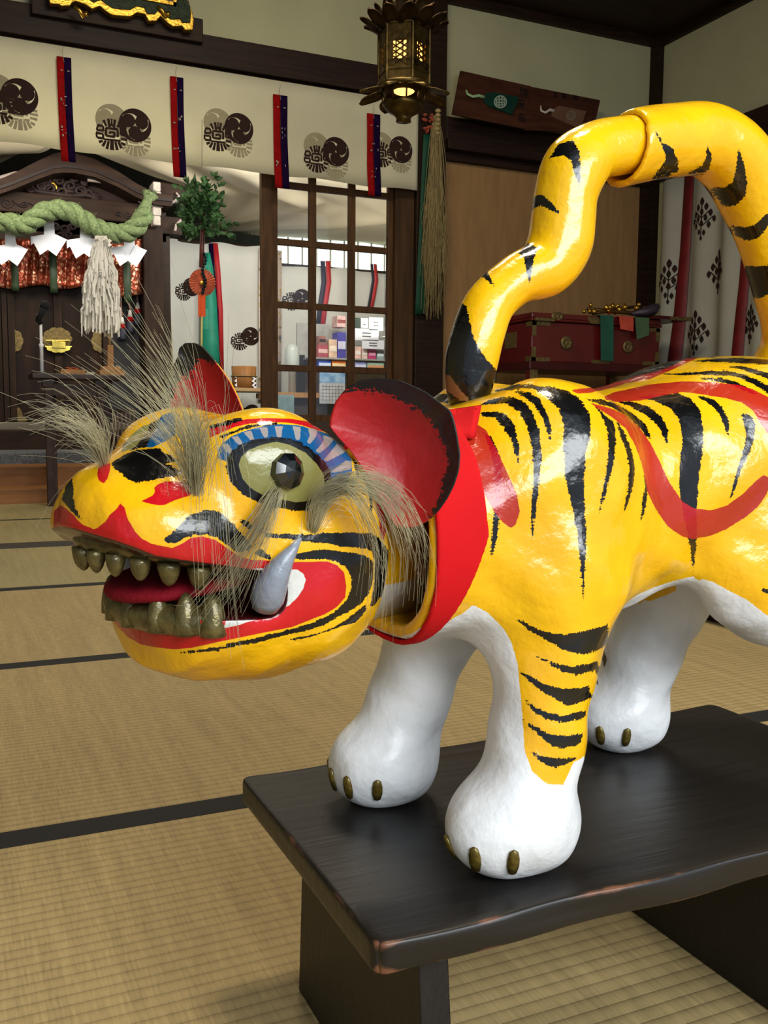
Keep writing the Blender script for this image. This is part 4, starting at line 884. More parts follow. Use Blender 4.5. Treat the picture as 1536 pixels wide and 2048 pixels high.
for k in range(13): p = D(408+3*math.sin(k*.9), 508+k*6.4, -.06); m.lathe([(.004, -.010), (.011, 0), (.004, .010)], p, 8)
m.split('bead', mat('dark_teal_beads', '#1c2a30', .3, metal=.3), ro, True)
m = MB(); m.lathe([(.003, -.006), (.012, -.003), (.012, .003), (.003, .006)], D(404, 566, -.055), 10, 'y'); m.build('centre_stud', GOLD, ro)
# ------------------------------------------------------------------ plaques on the lintel
EY = WY-.25
def E_(x, y, dy=0): return atY(x, y, EY+dy)
PLQ = mat('cedar_plaque_wood', '#43261a', .5, var=.2, scale=5, stretch=(1, 1, 6))
def plaque(P, lab, tube_px, colr, capc, curl, emb, kan):
    t = thing('wooden_plaque', lab, 'plaque', E_((P[0][0]+P[2][0])/2, P[2][1]), group='plaques leaning on the lintel')
    a = [E_(x, y, .0 if i > 1 else .10) for i, (x, y) in enumerate(P)]
    m = MB(); m.prism(a, (0, .018, 0)); m.build('board', PLQ, t, bevel=.003)
    nrm = (a[1]-a[0]).cross(a[3]-a[0]).normalized(); nrm = -nrm if nrm.y > 0 else nrm
    def onb(x, y, o=.004):
        d = ray(x, y); k = (a[0]-EYE).dot(nrm)/d.dot(nrm); return EYE+d*k+nrm*o
    def flat(pts, mt, nm, o=.004, th=.004): m = MB(); m.prism([onb(x, y, o+th) for x, y in pts], tuple(-nrm*th)); m.build(nm, mt, t)
    flat(tube_px, mat('plaque_tube_'+colr, '#'+colr, .4), 'tube_body', .004, .012)
    m = MB(); m.tube([onb(x, y, .014) for x, y in curl], [.006+.0014*i for i in range(len(curl))], 8); m.build('squeezed_paste', mat('pale_paste_'+capc, '#'+capc, .5), t, True)
    m = MB(); cx, cy, r = emb
    for i in range(20):
        t0, t1 = 2*math.pi*i/20, 2*math.pi*(i+1)/20
        m.prism([onb(cx+r*math.cos(t0), cy+r*math.sin(t0), .019), onb(cx+r*math.cos(t1), cy+r*math.sin(t1), .019), onb(cx+r*.82*math.cos(t1), cy+r*.82*math.sin(t1), .019), onb(cx+r*.82*math.cos(t0), cy+r*.82*math.sin(t0), .019)], tuple(-nrm*.002))
    for q0, q1 in (((-.6, -.4), (.6, -.4)), ((-.6, .1), (.6, .1)), ((-.5, .5), (.5, .5)), ((-.2, -.8), (-.2, .8)), ((.25, -.8), (.25, .8)), ((-.6, -.4), (-.6, .5)), ((.6, -.4), (.6, .5))):
        d = Vector((q1[0]-q0[0], q1[1]-q0[1])).normalized(); n_ = Vector((-d.y, d.x))*.09
        m.prism([onb(cx+r*(q0[0]-n_.x), cy+r*(q0[1]-n_.y), .019), onb(cx+r*(q1[0]-n_.x), cy+r*(q1[1]-n_.y), .019), onb(cx+r*(q1[0]+n_.x), cy+r*(q1[1]+n_.y), .019), onb(cx+r*(q0[0]+n_.x), cy+r*(q0[1]+n_.y), .019)], tuple(-nrm*.002))
    m.build('tube_emblem', mat('pale_emblem_print_'+colr, '#8fa08f' if colr[0] == '1' else '#7a6a5c', .5), t)
    for cx, cy, r, ch in kan:
        m = MB()
        for q0, q1 in ch:
            d = Vector((q1[0]-q0[0], q1[1]-q0[1])).normalized(); n_ = Vector((-d.y, d.x))*.07
            m.prism([onb(cx+r*(q0[0]-n_.x), cy+r*(q0[1]-n_.y)+r*.2*q0[0], .006), onb(cx+r*(q1[0]-n_.x), cy+r*(q1[1]-n_.y)+r*.2*q1[0], .006), onb(cx+r*(q1[0]+n_.x), cy+r*(q1[1]+n_.y)+r*.2*q1[0], .006), onb(cx+r*(q0[0]+n_.x), cy+r*(q0[1]+n_.y)+r*.2*q0[0], .006)], tuple(-nrm*.002))
        m.build('brush_character', mat('sumi_ink', '#1a0f0b', .6), t)
K1 = [((-.9, -.7), (-.3, -.7)), ((-.6, -1), (-.6, 1)), ((-.9, -.2), (-.35, -.3)), ((-.1, -.6), (.9, -.6)), ((-.1, .1), (.9, .1)), ((-.1, -.6), (-.1, .5)), ((.9, -.6), (.9, .5)), ((.4, -1), (.4, 1)), ((-.1, .5), (.9, .5))]
K2 = [((-.8, -.8), (.8, -.8)), ((-.8, -.8), (-.8, -.1)), ((.8, -.8), (.8, -.1)), ((-.8, -.1), (.8, -.1)), ((0, -1), (0, -.1)), ((-.9, .2), (.9, .2)), ((-.5, .2), (-.8, 1)), ((-.3, .5), (.7, .5)), ((0, .2), (.8, 1)), ((-.5, 1), (.1, .8))]
K3 = [((-.8, -.6), (.8, -.6)), ((0, -1), (0, .1)), ((-.8, -.6), (-.5, .1)), ((-.6, .1), (.6, .1)), ((-.6, .1), (-.6, 1)), ((.6, .1), (.6, 1)), ((-.6, .55), (.6, .55)), ((-.6, 1), (.6, 1))]
plaque([(922, 141), (1062, 172), (1050, 258), (905, 228)], 'left cedar plaque on the lintel with a dark green tube in relief', [(968, 190), (985, 187), (1036, 197), (1022, 231), (976, 214), (966, 205)], '12352c', '8fae80', [(930, 183), (933, 191), (943, 196), (955, 194), (966, 197)], (998, 207, 13), [(1047, 185, 9, K1), (1040, 208, 9, K2), (1043, 235, 9, K3)])
plaque([(1062, 173), (1201, 200), (1186, 266), (1050, 260)], 'right cedar plaque on the lintel with a pale brown tube in relief', [(1102, 222), (1116, 214), (1170, 225), (1158, 260), (1112, 240), (1102, 234)], '6b4c3c', 'b7aca0', [(1079, 214), (1080, 224), (1088, 228), (1097, 222), (1106, 225)], (1139, 234, 10, ), [(1110, 190, 5, K3), (1150, 196, 5, K1), (1128, 193, 5, K2)])
# ------------------------------------------------------------------ white curtain with leaf crests along the right wall
CX = 4.62
rc = thing('crested_curtain', 'off-white curtain with dark leaf-branch crests and red bands beside the red chest', 'curtain', (CX, 4.4, .15))
def rf(Y): return CX+.028*math.sin(Y*22)+.02*math.sin(Y*9)
CWR = mat('off_white_heavy_cloth', '#9c9a8e', .85, var=.05, scale=3)
m = MB(); m.sheet([[(rf(3.2+(5.42-3.2)*i/120), 3.2+(5.42-3.2)*i/120, 2.16-(2.16-.1)*j/8) for i in range(121)] for j in range(9)], .002, (1, 0, 0)); m.build('cloth', CWR, rc, True)
def onr(x, y, o=.01): p = atX(x, y, CX); return Vector((rf(p.y)-o, p.y, p.z))
BR = [(0, 1.0), (0, -1.0)]
for cx, cy, r in ((1405, 440, 42), (1345, 566, 44), (1432, 545, 45), (1392, 668, 45), (1502, 650, 40), (1500, 392, 36)):
    m = MB()
    p0 = atX(cx, cy, CX); Rm = r*(p0-EYE).dot(FW)/1900
    for (a, b_, s_) in [(0, .85, .17), (-.22, .6, .15), (.22, .6, .15), (-.42, .3, .15), (0, .38, .15), (.42, .3, .15), (-.6, .0, .14), (-.2, .08, .14), (.2, .08, .14), (.6, .0, .14), (-.35, -.25, .14), (.35, -.25, .14), (0, -.15, .14), (-.12, -.55, .12), (.14, -.6, .12), (0, -.85, .10)]:
        P = []
        for t_ in np.linspace(0, 2*math.pi, 9)[:-1]:
            k = 1.25 if abs(math.sin(t_)) > .9 else .85; yy = p0.y-Rm*.95*(a+s_*k*math.cos(t_)*.8); zz = p0.z+Rm*(b_+s_*k*math.sin(t_)); P.append((rf(yy)-.006, yy, zz))
        m.add(P, [tuple(range(len(P)))])
    for a0, b0, a1, b1 in ((0, -.9, 0, .8), (0, -.3, .5, .1), (0, -.3, -.5, .1), (0, .1, .35, .4), (0, .1, -.35, .4)):
        q0 = Vector((rf(p0.y-Rm*a0)-.006, p0.y-Rm*a0, p0.z+Rm*b0)); q1 = Vector((rf(p0.y-Rm*a1)-.006, p0.y-Rm*a1, p0.z+Rm*b1)); m.tube([q0, q1], .003, 4)
    m.build('leaf_crest', INK, rc)
REDD = mat('deep_red_band', '#6e1016', .6, var=.15)
for ys, w_ in (([(1376, 345), (1368, 500), (1358, 640), (1350, 730), (1340, 860), (1328, 1010)], 15), ([(1496, 470), (1490, 560), (1483, 640), (1476, 730), (1466, 860), (1452, 1010)], 14)):
    m = MB(); g = []
    for x, y in ys: p = atX(x, y, CX); hw_ = w_*.5*(p-EYE).dot(FW)/1900/.62; g.append([(rf(p.y+hw_*k)-.012, p.y+hw_*k, p.z) for k in (-1, 0, 1)])
    m.sheet(g, .002, (1, 0, 0)); m.build('red_band', REDD, rc, True)
m = MB(); m.tube([(CX+.01, 3.2, 2.19), (CX+.01, 5.5, 2.19)], .012, 8); m.build('curtain_rail', W_DARK, rc)
# ------------------------------------------------------------------ red lacquer chest on its stand
LAC = mat('red_lacquer', '#571013', .3, var=.15, scale=6, coat=.3); LACD = mat('dark_red_lacquer', '#3a0d0e', .3, coat=.3)
HY = 4.9
def H(x, y, dy=0): return atY(x, y, HY+dy)
xa, xb = H(1063, 700).x, H(1318, 700).x; z0, z1 = H(1063, 722).z, H(1063, 642).z; zl = H(1063, 624).z; dp = .48
ch = thing('lacquer_chest', 'red lacquer chest with gilt round bosses and corner fittings at the back right', 'chest', ((xa+xb)/2, HY+dp/2, z0))
m = MB(); m.box(xa, HY, z0, xb, HY+dp, z1); m.build('chest_body', LAC, ch, bevel=.004)
m = MB(); m.box(xa-.012, HY-.012, z1+.004, xb+.012, HY+dp+.012, z1+.02).box(xa-.006, HY-.006, z1+.02, xb+.006, HY+dp+.006, zl); m.build('lid', LAC, ch, bevel=.006)
def boss(cx, cy, r, rx=1): 
    c_ = H(cx, cy, -.006); m = MB(); R_ = r*c_.dot(FW)/1900; m.lathe([(R_, .006), (R_*.95, -.004), (R_*.5, -.008), (R_*.42, -.003), (R_*.2, -.008), (R_*.05, -.012)], c_, 20, 'y', sx=rx)
    for k in range(8): t_ = k*math.pi/4; m.lathe([(R_*.14, .002), (R_*.1, -.010)], c_+Vector((R_*.7*math.cos(t_)*rx, 0, R_*.7*math.sin(t_))), 7, 'y')
    m.build('round_boss', GOLDD, ch, True)
boss(1133, 686, 14); boss(1256, 694, 13); boss(1115, 633, 9, 1.7)
m = MB(); zt2, zb2 = z1, z0; w_ = .05
for sx_, x in ((1, xa), (-1, xb)):
    for z, s_ in ((zb2, 1), (zt2, -1)): m.box(x, HY-.004, z, x+sx_*.03, HY, z+s_*.085).box(x, HY-.004, z, x+sx_*.13, HY, z+s_*.024)
for x, wd in ((xa+.01, .14), (xa+.41, .10)): m.box(x, HY-.018, z1+.003, x+wd, HY-.011, z1+.021)
m.box(xa+.40, HY-.012, zl-.035, xa+.53, HY-.005, zl-.008)
m.box(xa+.44, HY-.004, z0, xa+.58, HY, z0+.022)
m.split('gilt_fitting', GOLDD, ch)
m = MB(); m.box(xa-.004, HY+.17, z0+.09, xa, HY+.30, z1-.05).box(xa-.004, HY, z0, xa, HY+.06, z0+.03).box(xa-.004, HY, z1-.03, xa, HY+.06, z1); m.split('side_fitting', GOLDD, ch)
st = thing('chest_stand', 'dark red lacquer stand with gilt corner plates under the red chest', 'stand', ((xa+xb)/2, HY+dp/2, 0))
m = MB(); m.box(xa-.03, HY-.03, z0-.05, xb+.03, HY+dp+.03, z0-.001); m.build('top_frame', LACD, st, bevel=.004)
for x in (xa-.02, xb-.03):
    for y in (HY-.02, HY+dp-.03): 
        MB().box(x, y, 0, x+.05, y+.05, z0-.05).build('leg', LAC, st)
        MB().box(x-.002, y-.003, z0-.13, x+.052, y, z0-.05).build('leg_plate', GOLDD, st)
# tray board and ritual things lying over the chest
p, q = H(1168, 632, -.03), H(1378, 640, -.03)
tr = thing('offering_tray', 'long dark lacquer board jutting over the right end of the red chest', 'tray', (q.x-.2, HY+.2, zl))
m = MB(); m.box(H(1296, 650).x, HY-.05, zl+.001, q.x, HY+.32, zl+.022); m.build('board', LACD, tr); MB().box(H(1330, 650).x, HY-.054, zl-.0, q.x, HY-.05, zl+.02).build('gilt_edge', GOLDD, tr)
rnd = random.Random(21)
bl = thing('bell_wand', 'gold bell wands with purple cords lying on the lid of the red chest', 'bell wand', (H(1240, 625).x, HY+.1, zl))
m = MB()
m.tube([H(1175, 618, .12), H(1215, 622, .10), H(1262, 626, .08), H(1300, 622, .06)], [.012, .014, .012, .02], 8)
m.tube([H(1186, 628, .05), H(1228, 619, .12), H(1280, 612, .18)], .010, 8); m.build('handle', mat('dark_brass_handle', '#5d4322', .35, metal=.7), bl, True)
m = MB()
for k in range(22):
    x = rnd.choice((1176, 1186, 1214, 1232, 1240, 1250, 1276, 1284))+rnd.uniform(-8, 8); p = H(x, rnd.uniform(609, 624), .1+rnd.uniform(-.06, .06)); p.z = max(p.z, zl+.02); r_ = rnd.uniform(.011, .020)
    m.lathe([(r_*.3, -r_), (r_*.85, -r_*.5), (r_, 0), (r_*.85, r_*.5), (r_*.3, r_)], p, 10)
m.split('small_bell', GOLD, bl, True)
m = MB(); m.tube([H(1262, 628, .02), H(1290, 624, .0), H(1308, 618, -.02), H(1316, 612, -.02)], [.012, .030, .036, .02], 10); m.build('purple_tassel', mat('dusky_purple_silk', '#2a1c2c', .5), bl, True)
for nm, pts, colr, lab in (('cloth_strip', [(1201, 632), (1227, 634), (1227, 722), (1202, 721)], '0f4a3a', 'long dark green cloth strip hanging down the front of the red chest'), ('cloth_strip', [(1238, 638), (1267, 640), (1267, 663), (1241, 658)], 'b5402a', 'short orange-red cloth strip hanging over the lid of the red chest'), ('cloth_strip', [(1270, 642), (1298, 646), (1298, 670), (1274, 679)], '3f5a3c', 'short olive green cloth strip hanging over the lid of the red chest')):
    zz_ = zl+.002; P_ = [H(x, y, -.035) for x, y in pts]; P_[0].z = P_[1].z = zz_; m = MB(); m.prism(P_, (0, .003, 0)); a, b = P_[0], P_[1]
    m.hexa([a, b, b+Vector((0, .16, 0)), a+Vector((0, .16, 0))], [v+Vector((0, 0, .003)) for v in (a, b, b+Vector((0, .16, 0)), a+Vector((0, .16, 0)))])
    o = m.build(nm, mat('strip_'+colr, '#'+colr, .7, var=.1)); tag(o, lab, 'cloth strip', 'cloth strips over the red chest')
# ------------------------------------------------------------------ low dark chest of boards on the mats behind the tiger
pf = thing('low_platform', 'low dark wooden platform on the mats seen between the hind legs of the tiger', 'platform', (2.1, 2.0, 0))
m = MB(); m.box(1.72, 1.15, 0, 2.9, 2.6, .03); m.build('base_rail', W_DARK, pf, bevel=.003)
m = MB(); m.box(1.69, 1.12, .03, 2.95, 2.65, .16); m.build('deck', mat('brown_platform_board', '#3b2416', .45, var=.2, scale=6, stretch=(5, .7, 5)), pf, bevel=.005)
# ------------------------------------------------------------------ the black bench
def bench_mat():
    m = bpy.data.materials.new('worn_black_lacquer_wood'); m.use_nodes = True; nt = m.node_tree; N = nt.nodes; L = nt.links; b = N['Principled BSDF']
    tc = N.new('ShaderNodeTexCoord'); mp = N.new('ShaderNodeMapping'); mp.inputs['Scale'].default_value = (9, 120, 120); L.new(tc.outputs['Object'], mp.inputs[0])
    g = N.new('ShaderNodeTexNoise'); g.inputs['Scale'].default_value = 1; g.inputs['Detail'].default_value = 5; L.new(mp.outputs[0], g.inputs['Vector'])
    w_ = N.new('ShaderNodeAttribute'); w_.attribute_name = 'wear'; n2 = N.new('ShaderNodeTexNoise'); n2.inputs['Scale'].default_value = 35; n2.inputs['Detail'].default_value = 6; L.new(tc.outputs['Object'], n2.inputs['Vector'])
    ad = N.new('ShaderNodeMath'); ad.operation = 'MULTIPLY_ADD'; L.new(n2.outputs[0], ad.inputs[0]); ad.inputs[1].default_value = 1.3; L.new(w_.outputs['Fac'], ad.inputs[2])
    r = N.new('ShaderNodeMapRange'); r.inputs[1].default_value = 1.18; r.inputs[2].default_value = 1.42; L.new(ad.outputs[0], r.inputs[0])
    c1 = N.new('ShaderNodeMix'); c1.data_type = 'RGBA'; c1.inputs[6].default_value = lin('#0c0b0a'); c1.inputs[7].default_value = lin('#1d1815'); L.new(g.outputs[0], c1.inputs[0])
    c2 = N.new('ShaderNodeMix'); c2.data_type = 'RGBA'; c2.inputs[7].default_value = lin('#6e4630'); L.new(c1.outputs[2], c2.inputs[6]); L.new(r.outputs[0], c2.inputs[0]); L.new(c2.outputs[2], b.inputs['Base Color'])
    rr = N.new('ShaderNodeMapRange'); rr.inputs[3].default_value = .30; rr.inputs[4].default_value = .48; L.new(g.outputs[0], rr.inputs[0]); L.new(rr.outputs[0], b.inputs['Roughness'])
    bu = N.new('ShaderNodeBump'); bu.inputs['Strength'].default_value = .35; bu.inputs['Distance'].default_value = .0015; L.new(g.outputs[0], bu.inputs['Height']); L.new(bu.outputs[0], b.inputs['Normal']); return m
BM = bench_mat()
def board(name, x0, y0, z0, x1, y1, z1, parent, rad=.004, cut=3, corner=0):
    """board with rounded edges, finely divided so that edge wear can be stored per vertex"""
    def axis(a, b, n): return sorted(set([a, a+rad*.35, a+rad, b-rad, b-rad*.35, b]+[a+rad+(b-a-2*rad)*k/n for k in range(1, n)]))
    X, Y, Z = axis(x0, x1, 120), axis(y0, y1, 50), axis(z0, z1, 4); bm = bmesh.new(); vs = {}
    def V_(i, j, k):
        if (i, j, k) not in vs:
            p = Vector((X[i], Y[j], Z[k])); q = Vector((min(max(p.x, x0+rad), x1-rad), min(max(p.y, y0+rad), y1-rad), min(max(p.z, z0+rad), z1-rad))); d = p-q
            if d.length > 1e-9:
                m_ = max(abs(d.x), abs(d.y), abs(d.z)); p = q+d.normalized()*m_
            if corner:
                cx, cy = min(max(p.x, x0+corner), x1-corner), min(max(p.y, y0+corner), y1-corner); dx, dy = p.x-cx, p.y-cy; L_ = math.hypot(dx, dy)
                if dx and dy and L_ > 1e-9: f = max(abs(dx), abs(dy))/L_; p.x = cx+dx*f; p.y = cy+dy*f
            p += Vector((0, .0011*math.sin(p.x*46+p.z*90), .0008*math.sin(p.x*31)*math.sin(p.y*23)))
            vs[(i, j, k)] = bm.verts.new(p)
        return vs[(i, j, k)]
    nx, ny, nz = len(X)-1, len(Y)-1, len(Z)-1
    for i in range(nx):
        for j in range(ny):
            for k, f in ((0, 1), (nz, 0)):
                q = [V_(i, j, k), V_(i+1, j, k), V_(i+1, j+1, k), V_(i, j+1, k)]; bm.faces.new(q[::-1] if f else q)
    for i in range(nx):
        for k in range(nz):
            for j, f in ((0, 0), (ny, 1)):
                q = [V_(i, j, k), V_(i+1, j, k), V_(i+1, j, k+1), V_(i, j, k+1)]; bm.faces.new(q[::-1] if f else q)
    for j in range(ny):
        for k in range(nz):
            for i, f in ((0, 1), (nx, 0)):
                q = [V_(i, j, k), V_(i, j+1, k), V_(i, j+1, k+1), V_(i, j, k+1)]; bm.faces.new(q[::-1] if f else q)
    me = bpy.data.meshes.new(name); bm.to_mesh(me); bm.free(); P = coords(me)
    d = [np.minimum(P[:, 0]-x0, x1-P[:, 0]), np.minimum(P[:, 1]-y0, y1-P[:, 1]), np.minimum(P[:, 2]-z0, z1-P[:, 2])]; D_ = np.sort(np.stack(d, 1), 1)
    edge = np.clip(1-D_[:, 1]/.0055, 0, 1); end = np.clip(1-(P[:, 0]-x0)/.022, 0, 1)*(np.abs(P[:, 1]-y0) < .006)
    attr(me, 'wear', edge*.72+end*.7); o = finish(name, me, BM, None, True); rel(o, parent); return o
be = thing('wooden_bench', 'low worn black wooden bench under the yellow tiger', 'bench', (.485, .625, 0))
BX0, BX1, BY0, BY1, BZ = .219, .755, .486, .778, .19
board('bench_top', BX0, BY0, BZ-.021, BX1, BY1, BZ, be, .0035, corner=.010)
W_LEG = mat('black_bench_leg', '#0c0806', .5, var=.3, scale=20, stretch=(6, 6, 1), bump=.15, bscale=60)
for x in (.262, .618):
    m = MB(); xx = x; m.hexa([(xx, BY0+.012, 0), (xx+.022, BY0+.012, 0), (xx+.022, BY1-.030, 0), (xx, BY1-.030, 0)], [(xx-.001, BY0+.03, BZ-.021), (xx+.021, BY0+.03, BZ-.021), (xx+.021, BY1-.045, BZ-.021), (xx-.001, BY1-.045, BZ-.021)])
    m.build('leg', W_LEG, be, bevel=.0015)
